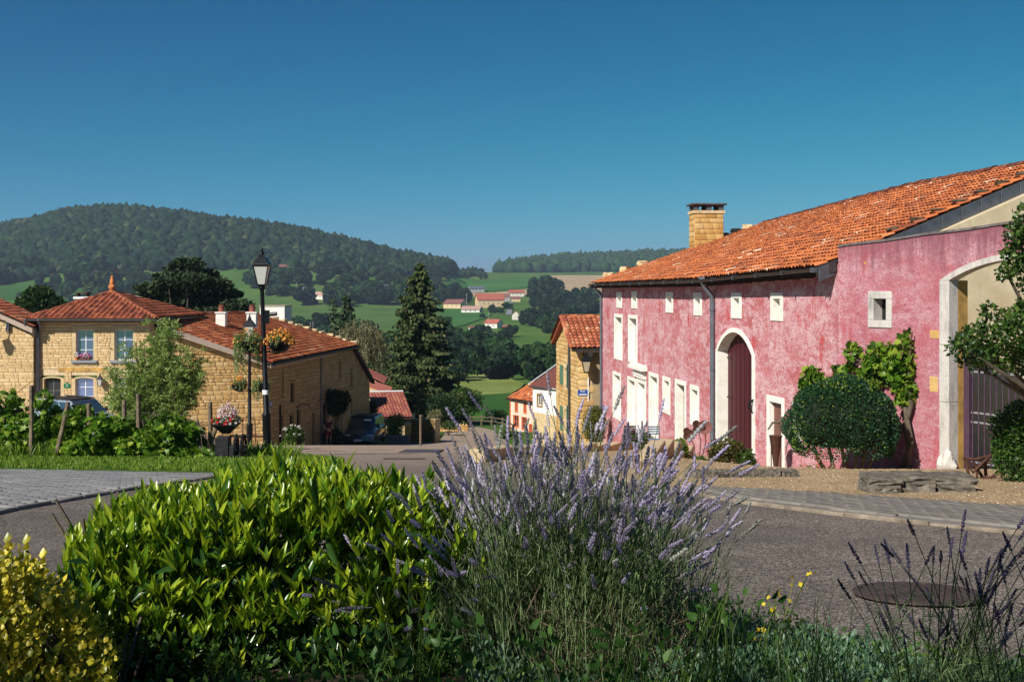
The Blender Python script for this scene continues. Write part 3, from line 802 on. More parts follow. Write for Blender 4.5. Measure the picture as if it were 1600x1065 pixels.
# far gable and near gable
wG = W((4.36, 56), (13.0, 56.8), (0, 1)); mb = MB(); wall_panels(mb, wG, .0, 8.6, -9.5, lambda u: .4 + .33 * u, [], .4); mb.build('gable_wall', M_cream, FH)
wN = W((7.66, 27.03), (20.5, 29.1), (0, -1))
mb = MB(); wall_panels(mb, wN, 0.02, 13, -6, lambda u: .38 + .41 * u if u < 6.4 else 3.0 - .38 * (u - 6.4), [], .4, 26)
mb.build('gable_wall', M_cream, FH)
for k, r in RB.items(): window(wB, r, .15 if k[0] != 'a' else .17, FH, depth=.34 if k[0] == 'a' else .3, pane=M_dark if k[0] == 'a' else M_dglass, bars=k[0] != 'a', rows=4 if k[0] != 'a' else 1, name='attic_window' if k[0] == 'a' else 'window')
for k, r in RA.items(): window(wA, r, .17, FH, depth=.4, pane=M_dark, bars=False, name='attic_window' if k[0] == 'a' else 'window')
def door(w_, r, b, parent, leaf, fm=M_white, depth=.3, name='door', nb=5):
    mb = MB(); framebox(w_, mb, r, b, -depth, .03, False); fr = mb.build('door_frame', fm, parent, bevel=.008)
    ua, ub, z0, z1 = r; ia, ib = ua + b, ub - b
    dr = None
    for i in range(nb):
        mb = MB(); a = ia + (ib - ia) * i / nb; c = ia + (ib - ia) * (i + 1) / nb
        w_.box(mb, a + .004, c - .004, z0, z1 - b, -depth + (.0 if i % 2 else .003), -depth + .05)
        if dr is None: dr = fr
        mb.build('plank', leaf, fr)
    return fr
door(wB, RDB['d1'], .2, FH, M_white); door(wB, RDB['d2'], .16, FH, M_browndoor); door(wA, RD3, .17, FH, M_browndoor, depth=.17)
# pediment over the white front door
u0, u1 = sorted((wB.u(991), wB.u(1011.5))); c = (u0 + u1) / 2; zz = wB.z(1001, 576); zl = RDB['d1'][3]
mb = MB(); wB.box(mb, u0, u1, zz - .02, zz + .12, 0, .28); wB.box(mb, u0 + .1, u1 - .1, zz + .125, zz + .21, 0, .2)
wB.box(mb, u0 + .2, u1 - .2, zl + .01, zz - .025, -.02, .10); wB.box(mb, u0 + .35, u1 - .35, zl + .12, zz - .18, .10, .13)
mb.build('door_pediment', M_white, FH, bevel=.01)
# barn arch and doors
mb = MB(); A_, B_ = arch_ring(wA, mb, bu0, bu1, zsp, .75, .17, -.32, .04, 14, .62)
wA.box(mb, bu0, bu0 + .17, -8, zsp, -.32, .04); wA.box(mb, bu1 - .17, bu1, -8, zsp, -.32, .04)
br = mb.build('barn_arch', M_white, FH)
nb = 16; ia, ib = bu0 + .17, bu1 - .17
for i in range(nb):
    a, c = ia + (ib - ia) * i / nb, ia + (ib - ia) * (i + 1) / nb; zt_ = zap - .02
    mb = MB(); wA.box(mb, a + .006, c - .006, -8, zt_, -.38 if i != nb // 2 else -.385, -.30 + .012 * (i % 2)); mb.build('plank', M_bord, br)
for z_ in (-2.0, -3.2, -4.4):
    mb = MB(); wA.box(mb, ia, ia + .35, z_, z_ + .04, -.29, -.27); mb.build('hinge', M_iron, br)
# roof
E = [Vector((3.86, 56.5, .44)), Vector((5.78, 36.1, .42)), Vector((7.15, 27.1, .60))]
Rg = [Vector((12.35, 57.2, 3.36)), Vector((13.2, 38, 3.50)), Vector((13.95, 28.6, 3.36))]
deck('roof_deck', (E[0], E[1], Rg[1], Rg[0]), M_under, FH, .15); deck('roof_deck', (E[1], E[2], Rg[2], Rg[1]), M_under, FH, .15)
back = [r_ + Vector((7, 1.2, -3.2)) for r_ in Rg]
deck('roof_deck', (Rg[0], Rg[1], back[1], back[0]), M_tile, FH, .15); deck('roof_deck', (Rg[1], Rg[2], back[2], back[1]), M_tile, FH, .15)
its = roof_items(E[0], E[1], Rg[0], Rg[1], .21, .34, .13) + roof_items(E[1], E[2], Rg[1], Rg[2], .21, .34, .13)
piece_field('roof_tile', 'roof_tiles', CV, CF, its, M_tile, FH, 300)
# ridge tiles, verge stones
def ridge_run(pts, r, ln, mat, parent, name='ridge_tile', z=.03):
    mbT = MB(); n = 6; v = []
    for y, k in ((0, 1.0), (1.12, .85)):
        for i in range(n + 1):
            t = math.pi * i / n; v.append((math.cos(t) * k, y, math.sin(t) * k * .7))
    f = [(i, i + 1, n + 2 + i, n + 1 + i) for i in range(n)]
    me = rawmesh(name, v, f, mat); o0 = org(parent)
    for a, b in zip(pts[:-1], pts[1:]):
        a, b = Vector(a), Vector(b); m = max(1, round((b - a).length / ln))
        for k in range(m):
            p_ = a.lerp(b, k / m); d = (b - a) / m; x = d.cross(Vector((0, 0, 1))).normalized() * r; up = x.cross(d).normalized() * r
            if up.z < 0: up = -up
            M = Matrix(((x.x, d.x, up.x), (x.y, d.y, up.y), (x.z, d.z, up.z))).to_4x4(); M.translation = p_ - o0 + Vector((0, 0, z + rnd.uniform(-.01, .02)))
            o = link(name, me, parent); o.matrix_basis = M
ridge_run(Rg[::-1], .17, .42, M_tile2, FH)
def slab(name, c, sz, mat, parent, seed=0, rz=0, amt=.05):
    bm = bmesh.new(); bmesh.ops.create_cube(bm, size=1); bmesh.ops.subdivide_edges(bm, edges=bm.edges[:], cuts=3, use_grid_fill=True); r = random.Random(seed)
    for v in bm.verts:
        p = v.co; e = sum(abs(abs(q) - .5) < .01 for q in p)
        k = 1 - (.05 if e == 2 else .10 if e == 3 else 0) * r.uniform(.4, 1.6)
        v.co = Vector((p.x * k + r.uniform(-amt, amt) * .5, p.y * k + r.uniform(-amt, amt), p.z * k + r.uniform(-amt, amt) * 1.4))
    bmesh.ops.transform(bm, matrix=Matrix.Rotation(rz, 4, 'Z') @ Matrix.Diagonal((*sz, 1)), verts=bm.verts); off = Vector(c) - org(parent)
    for v in bm.verts: v.co += off
    me = bpy.data.meshes.new(name); bm.to_mesh(me); bm.free(); me.materials.append(mat); return link(name, me, parent)
def lump(name, c, sz, mat, parent, seed=0, sub=2, amt=.25, rz=0):
    bm = bmesh.new(); bmesh.ops.create_icosphere(bm, subdivisions=sub, radius=.5); r = random.Random(seed)
    ph = [r.uniform(0, 6) for _ in range(6)]; 
    for v in bm.verts:
        p = v.co.copy(); k = 1 + amt * (math.sin(p.x * 7 + ph[0]) * math.cos(p.y * 6 + ph[1]) + .6 * math.sin(p.z * 9 + ph[2]))
        m = max(abs(p.x), abs(p.y), abs(p.z)); p = p * (.5 + .5 * .5 / max(m, .01) * .75) * k
        v.co = p
    M = Matrix.Rotation(rz, 4, 'Z') @ Matrix.Diagonal((*sz, 1)); bmesh.ops.transform(bm, matrix=M, verts=bm.verts); 
    off = Vector(c) - org(parent)
    for v in bm.verts: v.co += off
    me = bpy.data.meshes.new(name); bm.to_mesh(me); bm.free(); me.materials.append(mat); return link(name, me, parent)
for k, t in enumerate((.1, .2, .3, .72, .78, .85, .92)):
    p_ = E[0].lerp(Rg[0], t); slab('verge_stone', (p_.x, p_.y - .1, p_.z + .12), (.5, .36, .24), M_ochframe, FH, k, k, .08)
for k in range(16):                                         # tumbled mortar stones at the foot of the chimney
    t = .50 + k * .013; p_ = E[0].lerp(Rg[0], t); lump('verge_stone', (p_.x, p_.y - .75, p_.z - .1 + .1 * math.sin(k)), (.3, .3, .2), M_mortar, FH, k + 20, 1)
for k in range(8):
    p_ = E[2].lerp(Rg[2], .3 + k * .085); lump('moss_cushion', (p_.x, p_.y + .15, p_.z + .1), (.42, .25, .12), plain('dry_moss', (.09, .065, .04), .95, var=.3), FH, k)
# gutter, soffit boards, downpipes
mb = MB()
for (a, b, w_) in ((E[0], E[1], wB), (E[1], E[2], wA)):
    n_ = 8
    for i in range(n_):
        p0, p1 = a.lerp(b, i / n_), a.lerp(b, (i + 1) / n_); inn = Vector((-w_.n.x, -w_.n.y, 0)) * .42; dn = Vector((0, 0, -.16))
        mb.hexa([p0 + dn, p1 + dn, p1 + inn + dn * .7, p0 + inn + dn * .7, p0 + dn * .75, p1 + dn * .75, p1 + inn + dn * .4, p0 + inn + dn * .4])
mb.build('soffit', M_beam, FH)
go = lambda p_, w_: p_ + Vector((w_.n.x, w_.n.y, 0)) * .05 + Vector((0, 0, -.03))
gp = []
for (a, b, w_) in ((E[0], E[1], wB), (E[1], E[2], wA)):
    L_ = (b - a).length; n_ = max(1, round(L_ / 2))
    for k in range(n_):
        p0, p1 = a.lerp(b, k / n_), a.lerp(b, (k + 1) / n_)
        gutter('gutter', [go(p0, w_), go(p1, w_) - (p1 - p0).normalized() * .02], .085, M_bzinc, FH, 5)
        q_ = go(p1, w_); mb = MB(); mb.box(q_ + Vector((0, 0, -.04)), (.19, .03, .12), w_.ang + math.pi / 2); mb.build('gutter_bracket', M_zinc, FH)
# rafter ends
for (a, b, w_) in ((E[0], E[1], wB), (E[1], E[2], wA)):
    n_ = round((b - a).length / .8)
    for k in range(n_):
        p_ = a.lerp(b, (k + .5) / n_); mb = MB(); mb.box((p_.x - w_.n.x * .24, p_.y - w_.n.y * .24, p_.z - .19), (.42, .07, .07), w_.ang + math.pi / 2); mb.build('rafter_end', M_beam, FH)
# return board at the near end
mb = MB(); c0 = E[2]; q = Vector((7.62, 27.06, .80))
mb.hexa([c0 + Vector((.02, -.02, -.26)), q + Vector((0, -.02, -.30)), q + Vector((0, .06, -.30)), c0 + Vector((.02, .06, -.26)), c0 + Vector((.02, -.02, .02)), q + Vector((0, -.02, -.02)), q + Vector((0, .06, -.02)), c0 + Vector((.02, .06, .02))])
mb.build('return_board', M_bzinc, FH)
# zinc panels along the near rake
n_ = 13
for k in range(n_):
    p0, p1 = E[2].lerp(Rg[2], k / n_) , E[2].lerp(Rg[2], (k + 1) / n_); e = (p1 - p0) * .012; off = Vector((.04, -.10, 0))
    mb = MB(); mb.hexa([p0 + off + e + Vector((0, 0, -.36)), p1 + off - e + Vector((0, 0, -.36)), p1 + off - e + Vector((0, .05, -.36)), p0 + off + e + Vector((0, .05, -.36)),
                        p0 + off + e + Vector((0, 0, -.03)), p1 + off - e + Vector((0, 0, -.03)), p1 + off - e + Vector((0, .05, -.03)), p0 + off + e + Vector((0, .05, -.03))])
    mb.build('verge_panel', M_zinc, FH, bevel=.01)
def downpipe(w_, px, ztop_, zbot, r, parent, mat=M_pipe, elbow=.35, collar=3, side=0):
    u = w_.u(px); mb = MB()
    P = w_.p
    mb.tube([P(u - side, ztop_, elbow), P(u - side, ztop_ - .18, elbow), P(u - side * .3, ztop_ - .45, .12), P(u, ztop_ - .62, .08), P(u, zbot, .08)], r, 10)
    o = mb.build('downpipe', mat, parent, smooth=True)
    mb = MB(); mb.lathe(P(u - side, ztop_ - .02, elbow), [(r * 2.2, .12), (r * 2.2, 0), (r, -.15)][::-1], 8)
    for k in range(collar):
        z_ = ztop_ - .9 - k * (ztop_ - .9 - zbot) / collar; mb.lathe(P(u, z_, .08), [(r * 1.0, -.04), (r * 1.25, -.03), (r * 1.25, .03), (r, .04)], 10)
    mb.build('pipe_collar', mat, o); return o
downpipe(wA, 1117, .38, -6, .075, FH, side=.0)
downpipe(wB, 941.5, .36, -8, .06, FH, mat=M_pipe)
# chimney
rz = R(5); ch = Vector((9.45, 56.0, 2.0)); 
mb = MB(); mb.box(ch + Vector((0, 0, .75)), (1.42, 1.0, 2.1), rz); cm = mb.build('chimney', M_ochframe, FH)
items = []
r_ = random.Random(2)
cs, sn = math.cos(rz), math.sin(rz)
for face, (ln, th, fx, fy, nx, ny) in enumerate(((1.42, 1.0, 1, 0, 0, -1), (1.0, 1.42, 0, -1, -1, 0))):
    z = .75
    z = -.3
    while z < 1.75:
        h = r_.uniform(.2, .3); u = -ln / 2
        while u < ln / 2 - .05:
            l = min(r_.uniform(.25, .6), ln / 2 - u); cx = u + l / 2; u += l
            lx, ly = fx * cx + nx * th / 2, fy * cx + ny * th / 2
            L_ = ch + Vector((cs * lx - sn * ly, sn * lx + cs * ly, z + h / 2)); t = Vector((cs * fx - sn * fy, sn * fx + cs * fy)); n2 = Vector((cs * nx - sn * ny, sn * nx + cs * ny))
            items.append((L_, ((t.x * (l - .015), n2.x * .06, 0), (t.y * (l - .015), n2.y * .06, 0), (0, 0, h - .015))))
        z += h
STV, STF = stone_template(4)
piece_field('stone', 'stonework', STV, STF, items, M_och, cm, 300)
mb = MB(); mb.box(ch + Vector((0, 0, 1.88)), (1.56, 1.14, .14), rz); mb.build('chimney_cornice', M_ochframe, cm)
M_soot = plain('sooty_stone', (.10, .10, .105), .85, var=.3)
for dx in (-.6, 0, .6):
    for dy in (-.42, .42): 
        mb = MB(); mb.box(ch + Vector((cs * dx - sn * dy, sn * dx + cs * dy, 2.08)), (.24, .2, .26), rz); mb.build('cap_block', M_soot, cm)
mb = MB(); mb.box(ch + Vector((0, 0, 2.26)), (1.72, 1.3, .09), rz); mb.build('cap_slab', M_soot, cm, bevel=.02)
# iron hook, wall lantern
def wall_hook(w_, px, py, parent):
    u = w_.u(px); z = w_.z(px, py); mb = MB(); mb.tube([w_.p(u, z + .18, .02), w_.p(u, z + .1, .14), w_.p(u, z - .05, .16), w_.p(u, z - .2, .05)], [.03, .04, .03, .015], 6); w_.box(mb, u - .04, u + .04, z - .12, z + .15, 0, .03)
    return mb.build('iron_hook', M_iron, parent)
wall_hook(wA, 1179, 634, FH)
# blue sign on the far corner
M_blue = plain('blue_enamel', (.012, .07, .30), .3, var=.05); M_signw = plain('white_enamel', (.8, .8, .8), .3, var=.02)
u0, u1 = wB.u(942.5), wB.u(946.5); z0, z1 = wB.z(944, 647), wB.z(944, 634)
def flat_sign(name, w_, u0, u1, z0, z1, marks, label, cat='sign', bg=None, off=.03):
    c = w_.p((u0 + u1) / 2, z0, off); t = thing(name, label, cat, c)
    mb = MB(); w_.box(mb, u0, u1, z0, z1, .005, off); mb.build('plate', bg or M_blue, t, bevel=.004)
    mb = MB()
    for (a, b, c_, d) in marks: w_.box(mb, u0 + (u1 - u0) * a, u0 + (u1 - u0) * b, z0 + (z1 - z0) * c_, z0 + (z1 - z0) * d, off, off + .004)
    if marks: mb.build('marking', M_signw, t)
    return t
flat_sign('blue_sign', wB, min(u0, u1), max(u0, u1), z0, z1, [(.05, .95, .22, .42), (.1, .35, .7, .85)], 'small blue sign with white bar at the far corner of the pink wall')

# ================================================================== COURTYARD WALL WITH GATE
CW = thing('courtyard_wall', 'tall weathered pink courtyard wall with arched gateway and square opening', 'wall', (8.5, 25, g(8.5, 25)))
wC = W((7.65, 27), (7.65 + .4512 * 12, 27 - .8924 * 12), (-1, -.4))
gu0, gu1 = wC.u(1469), wC.u(1469) + 3.95; spz = wC.z(1469, 438) ; 
sq = wC.rect(1357, 1394, 455, 512)
ztc = lambda u: 1.07 + .06 * u + .008 * math.sin(u * 3)
gate_top = spz + .52
mb = MB(); wall_panels(mb, wC, 0, 12, -6, ztc, [sq, (gu0, gu1, -6, gate_top)], .5, 14)
AO2 = arch_pts(gu0, gu1, spz, .52, 14); spandrel(wC, mb, AO2, gate_top, -.5, 0)
mb.build('wall', M_pink, CW)
mb = MB(); framebox(wC, mb, sq, .17, -.26, .03); fr = mb.build('square_opening', M_wstone, CW, bevel=.012)
mb = MB(); wC.box(mb, sq[0] + .17, sq[1] - .17, sq[2] + .17, sq[3] - .17, -.30, -.26); mb.build('hole_dark', M_dark, fr)  # dark sheet in place of the unlit hole
mb = MB(); arch_ring(wC, mb, gu0, gu1, spz, .52, .26, -.24, .035, 14, .40); ao = mb.build('arch_stone', M_wstone, CW)
for side in (0, 1):
    a, b = (gu0, gu0 + .26) if side == 0 else (gu1 - .26, gu1)
    zz = [-5.2, -3.7, -2.3, -1.1, spz]
    for k in range(4):
        mb = MB(); wC.box(mb, a, b, zz[k] + .006, zz[k + 1], -.24, .035 - .004 * (k % 2)); mb.build('jamb_stone', M_wstone, CW, bevel=.01)
M_ochpl = plain('ochre_plaster', (.50, .30, .09), .9, var=.25, scale=3)
mb = MB(); wC.box(mb, gu0 + .12, gu0 + .26, -5.2, spz, -.52, -.245); wC.box(mb, gu1 - .26, gu1 - .12, -5.2, spz, -.52, -.245); mb.build('inner_reveal', M_ochpl, CW)
p_ = wC.p(gu0 + .3, g(8.6, 24.1) + .02, .12); lump('guard_stone', (p_.x, p_.y, p_.z + .12), (.42, .42, .62), M_wstone, CW, 4)
mb = MB()
for (a, b, c_, d) in ((1347, 1352, 408, 413), (1448, 1466, 512, 532), (1450, 1466, 588, 612)):
    pass
# exposed stones where plaster fell
for k, (px, py, sx, sz_) in enumerate(((1460, 522, .28, .2), (1459, 600, .25, .35), (1352, 411, .1, .08))):
    u = wC.u(px); z = wC.z(px, py); mb = MB(); wC.box(mb, u - sx / 2, u + sx / 2, z - sz_ / 2, z + sz_ / 2, -.05, .006); mb.build('bare_stone', M_och, CW, bevel=.02)
mb = MB()
for i in range(48):
    u = .0 + i * .25; P = wC.p; a, b = ztc(u), ztc(u + .25)
    mb.add([P(u, a - .01, .03), P(u + .25, b - .01, .03), P(u + .25, b - .01, -.53), P(u, a - .01, -.53), P(u, a + .04, .02), P(u + .25, b + .04, .02), P(u + .25, b + .04, -.52), P(u, a + .04, -.52)],
           [(3, 2, 1, 0), (4, 5, 6, 7), (0, 1, 5, 4), (2, 3, 7, 6)] + ([(3, 0, 4, 7)] if i == 0 else []) + ([(1, 2, 6, 5)] if i == 47 else []))
mb.build('coping', plain('mossy_coping', (.14, .12, .12), .95, var=.3, scale=5, bump=.5), CW)
# wrought-iron gate
GT = thing('iron_gate', 'purple brown wrought iron gate of upright bars in the arched gateway', 'gate', wC.p(gu0 + .4, -3.7, -.35))
M_purple = plain('purple_paint', (.085, .045, .075), .5, .2, .2); M_pale = plain('galvanised_rail', (.42, .42, .44), .45, .5, .1)
ga, gb = gu0 + .34, gu1 - .34; zbot = wC.z(1505, 730); ztp = wC.z(1505, 574)
mb = MB(); wC.box(mb, ga, ga + .14, zbot - .15, ztp + .12, -.42, -.30); wC.box(mb, ga + .015, ga + .125, ztp + .12, ztp + .2, -.41, -.31); mb.build('gate_post', M_purple, GT, bevel=.01)
u = ga + .2
while u < gb:
    big = abs(u - (ga + gb) / 2) < .07
    mb = MB(); mb.tube([wC.p(u, zbot, -.35), wC.p(u, ztp - .05, -.35), wC.p(u, ztp + .03, -.35)], [.045 if big else .014] * 2 + [.004], 6); mb.build('bar', M_purple, GT)
    u += .15
for z_ in (wC.z(1505, 646), wC.z(1505, 661), wC.z(1505, 724), ztp - .1):
    mb = MB(); wC.box(mb, ga + .14, gb, z_ - .018, z_ + .018, -.39, -.372); mb.build('rail', M_pale, GT)

# ================================================================== YELLOW HOUSE (beyond the pink one)
YH = thing('yellow_house', 'narrow ochre stone house with red tiled roof and green shutters beside the pink farmhouse', 'house', (3.4, 58, g(3.4, 58)))
wY1 = W((2.5, 64.5), (3.38, 58), (-1, 0)); wY2 = W((3.38, 58), (9, 58.4), (0, -1))
hY = [wY1.rect(881.5, 887, 572, 603), wY1.rect(881.5, 887, 636, 672)]
rake = lambda u: -2.72 + 1.32 * (1 - abs(u - wY1.L / 2) / (wY1.L / 2))
mb = MB(); wall_panels(mb, wY1, 0, wY1.L, -9.5, rake, hY, .4, 12); wall_panels(mb, wY2, 0, 5.6, -9.5, -2.7, [], .4); mb.build('wall', M_mortar2, YH)
M_beige = plain('beige_render', (.36, .27, .16), .92, var=.15, scale=2, bump=.2)
mb = MB(); wY2.box(mb, .62, 5.6, -9.4, -2.75, 0, .03); mb.build('rendered_wall', M_beige, YH)
its = stone_items(wY1, 0.02, wY1.L, -9, rake, hY, .22, (.3, .8), .012, .03, random.Random(8))
rq = random.Random(4); z = -9.0
while z < -2.8:
    h = .33; l = .75 if int(z / .33) % 2 else .45
    its.append((wY2.p(l / 2, z + h / 2, .02), ((wY2.t.x * (l - .01), wY2.n.x * .08, 0), (wY2.t.y * (l - .01), wY2.n.y * .08, 0), (0, 0, h - .012)))); z += h
piece_field('stone', 'stonework', STV, STF, its, M_och2, YH, 220)
for r in hY: window(wY1, r, .12, YH, fm=M_ochframe, depth=.2, rows=3)
M_green = plain('green_paint', (.10, .20, .13), .6, var=.15); M_dgreen = plain('dark_green_paint', (.02, .09, .06), .5, var=.15)
for (a, b, c_, d, m_) in ((876.5, 881.2, 570, 600, M_green), (887.3, 890.5, 570, 606, M_dgreen), (877, 881, 634, 672, M_green), (887.3, 890.5, 634, 680, M_dgreen)):
    r = wY1.rect(a, b, c_, d)
    for j in range(3):
        mb = MB(); q = (r[1] - r[0]) / 3; wY1.box(mb, r[0] + q * j + .005, r[0] + q * (j + 1) - .005, r[2], r[3], .035, .075); sh = mb.build('shutter', m_, YH)
eY0, eY1 = Vector((3.0, 57.55, -2.78)), Vector((9, 58.0, -2.78)); rY0, rY1 = Vector((2.62, 61.3, -1.28)), Vector((9, 61.6, -1.28)); bY0, bY1 = Vector((2.2, 65.0, -2.78)), Vector((9, 65.2, -2.78))
deck('roof_deck', (eY0, eY1, rY1, rY0), M_under, YH, .12); deck('roof_deck', (rY0, rY1, bY1, bY0), M_tile3, YH, .12)
piece_field('roof_tile', 'roof_tiles', CV, CF, roof_items(eY0, eY1, rY0, rY1, .27, .36, .16), M_tile3, YH, 300)
ridge_run([rY1, rY0], .15, .42, M_tile, YH)
ridge_run([rY0, eY0], .13, .4, M_tile3, YH, 'verge_tile'); ridge_run([rY0, bY0], .13, .4, M_tile3, YH, 'verge_tile')
gutter('gutter', [eY0 + Vector((0, -.08, -.06)), eY1 + Vector((0, -.08, -.06))], .09, M_bzinc, YH)
mb = MB(); mb.box((6, 57.75, -2.93), (5.6, .35, .12), R(4)); mb.build('soffit', M_beam, YH)
mb = MB(); u = wY1.u(892.5); mb.tube([wY1.p(u, -1.9, .12), wY1.p(u, -9, .12)], .06, 8); mb.build('downpipe', plain('dark_pipe', (.05, .05, .05), .5), YH)
mb = MB(); u = wY2.u(919); mb.tube([wY2.p(u, wY2.z(919, 590), .07), wY2.p(u, wY2.z(919, 627), .07)], .03, 6); mb.build('conduit', M_signw, YH)
mb = MB(); u = wY2.u(921.5); z = wY2.z(921, 553); wY2.box(mb, u - .1, u + .12, z - .12, z + .14, .03, .2); mb.build('junction_box', M_signw, YH)
# street name plate
u0, u1 = wY2.u(902.5), wY2.u(918); z0, z1 = wY2.z(910, 618), wY2.z(910, 608.5)
SG = thing('street_sign', 'blue enamel street name plate on the corner of the yellow house', 'sign', wY2.p(u0, z0, .08))
mb = MB(); wY2.box(mb, u0, u1, z0, z1, .06, .085); mb.build('plate', M_blue, SG, bevel=.006)
def text(body, w_, u, z, size, off, mat, parent, name='lettering'):
    cu = bpy.data.curves.new(name, 'FONT'); cu.body = body; cu.size = size; cu.align_x = 'CENTER'; cu.extrude = .002
    tmp = bpy.data.objects.new(name, cu); me = bpy.data.meshes.new_from_object(tmp); bpy.data.objects.remove(tmp)
    me.materials.clear(); me.materials.append(mat)
    ang = w_.ang if not w_.flip else w_.ang + math.pi
    o = link(name, me, parent); n = w_.n; x = Vector((-n.y, n.x, 0)) 
    M = Matrix(((x.x, 0, n.x), (x.y, 0, n.y), (0, 1, 0))).to_4x4(); M.translation = w_.p(u, z, off) - org(parent); o.matrix_basis = M; return o
text('Rue', wY2, (u0 + u1) / 2, z0 + .19, .15, .088, M_signw, SG)
mb = MB(); wY2.box(mb, u0 + .06, u1 - .06, z0 + .05, z0 + .10, .085, .089); mb.build('lettering', M_signw, SG)
# hip: small bracketed lantern builder
def lantern_mesh(root, c, s_, hang=False, glassm=None):
    """four sided tapering lantern, c = bottom centre"""
    c = Vector(c); z0, z1 = 0, .42 * s_; b, t = .085 * s_, .165 * s_
    mb = MB()
    for k in range(4):
        a = math.pi / 4 + k * math.pi / 2; d = Vector((math.cos(a), math.sin(a), 0)) * 1.414
        mb.tube([c + d * b, c + d * t + Vector((0, 0, z1))], .012 * s_, 5)
    mb.lathe(c, [(b * 1.25, -.03 * s_), (b * 1.5, 0), (b * 1.3, .015 * s_)], 4, math.pi / 4)
    mb.lathe(c + Vector((0, 0, z1)), [(t * 1.46, 0), (t * 1.62, .03 * s_), (t * 1.5, .06 * s_), (t * .75, .20 * s_), (t * .55, .21 * s_), (t * .5, .26 * s_)], 4, math.pi / 4)
    fr = mb.build('lantern_frame', M_iron, root)
    mb = MB(); mb.lathe(c + Vector((0, 0, z1 + .26 * s_)), [(.04 * s_, 0), (.062 * s_, .02 * s_), (.05 * s_, .06 * s_), (.02 * s_, .08 * s_), (.032 * s_, .11 * s_), (.005, .17 * s_)], 10); mb.build('finial', M_iron, root, smooth=True)
    mb = MB(); mb.lathe(c, [(b * 1.36, .016 * s_), (t * 1.36, z1 - .005)], 4, math.pi / 4); mb.build('glass', glassm or M_lglass, root)
s = Nd('frosted_glass'); s.b.inputs['Transmission Weight'].default_value = .25; M_lglass = s.fin((.62, .62, .58), .35, 0, .5)
s = Nd('clear_amber_glass'); s.b.inputs['Transmission Weight'].default_value = .3; M_aglass = s.fin((.55, .48, .34), .3, 0, .5)
wl_ = thing('wall_lantern', 'black bracket lantern on the corner of the yellow house', 'lantern', wY2.p(wY2.u(914), wY2.z(914, 583), .5))
c = wY2.p(wY2.u(914), wY2.z(914, 583), .5); lantern_mesh(wl_, c + Vector((0, 0, .1)), 1.25, glassm=M_aglass)
mb = MB(); tp = c + Vector((0, 0, 1.0)); mb.tube([wY2.p(wY2.u(911), tp.z - .15, 0), wY2.p(wY2.u(911), tp.z + .1, .2), tp + Vector((0, 0, .1)), tp], .025, 6); mb.build('bracket', M_iron, wl_)

# ================================================================== small houses down the street
WH = thing('white_house', 'white house with brown tiled roof and timber window down the street', 'house', (1.6, 76, g(1.6, 76)))
wh = W((1.37, 76), (2.95, 73.0), (-1, -.5)); r1 = wh.rect(839, 848, 614.5, 636); r2 = wh.rect(858, 866, 616, 634)
mb = MB(); wall_panels(mb, wh, 0, wh.L, -12, -6.12, [r1], .3); mb.build('wall', M_white, WH)
mb = MB(); z = wh.z(840, 644); wh.box(mb, 0, wh.L, -12, z, .0, .03); mb.build('ochre_base', M_ochframe, WH)
wh2 = W((1.37, 76), (5.5, 79), (-.5, 1)); mb = MB(); wall_panels(mb, wh2, 0, 5, -12, lambda u: -6.12 + .25 * u, [], .3); mb.build('wall', M_white, WH)
fr = window(wh, r1, .1, WH, fm=plain('brown_window', (.28, .17, .07), .6), depth=.12, rows=1, pane=M_dglass)
deck('roof', ((1.15, 76.2, -6.1), (3.1, 72.8, -6.1), (6.2, 76, -5.0), (3.2, 80, -4.95)), tilemat('brown_roof', [(0, (.12, .045, .04)), (1, (.18, .065, .05))], .3), WH, .12)
mb = MB(); mb.tube([(1.1, 76.2, -6.05), (3.2, 80, -4.9)], .05, 5); mb.build('verge_trim', M_signw, WH)
gutter('gutter', [(1.12, 76.1, -6.14), (3.05, 72.75, -6.14)], .08, M_zinc, WH)
PH = thing('small_pink_house', 'small pink and cream house with orange roof and flower boxes at the street end', 'house', (.2, 95, g(.2, 95)))
wp = W((-.16, 96.5), (1.76, 93.6), (-1, -.5)); M_pcream = plain('pale_cream', (.72, .55, .45), .9, var=.1); M_orng = plain('orange_paint', (.62, .16, .07), .7, var=.15)
rr = [wp.rect(804.5, 809.5, 628, 644), wp.rect(818, 823, 629, 646), wp.rect(802, 811, 648, 668), wp.rect(815, 823.5, 651, 672), wp.rect(826.5, 832, 662, 685)]
mb = MB(); wall_panels(mb, wp, 0, wp.L, -16, -8.85, rr, .3); mb.build('wall', M_pcream, PH)
wp2 = W((-.16, 96.5), (5, 100), (-.5, 1)); mb = MB(); wall_panels(mb, wp2, 0, 5, -16, lambda u: -8.85 + .3 * u, [], .3); mb.build('wall', M_pcream, PH)
for k, r in enumerate(rr): window(wp, r, .07, PH, fm=M_orng, depth=.12, cols=2, rows=2, wood=M_orng, name='window' if k < 4 else 'door_frame')
mb = MB(); wp.box(mb, 0, .12, -16, -8.85, .0, .03); wp.box(mb, wp.L - .12, wp.L, -16, -8.85, 0, .03); mb.build('corner_trim', M_orng, PH)
d0 = ((-.45, 96.9, -8.85), (1.8, 93.2, -8.85), (2.4, 95.5, -7.9), (1.9, 98.5, -7.6)); deck('roof_deck', d0, M_under, PH, .12)
its = roof_items(d0[0], d0[1], d0[3], d0[2], .24, .36, .12); piece_field('roof_tile', 'roof_tiles', CV, CF, its, M_tile, PH, 0)
gutter('gutter', [(-.5, 96.85, -8.9), (1.75, 93.15, -8.9)], .09, M_bzinc, PH)
GB = 0
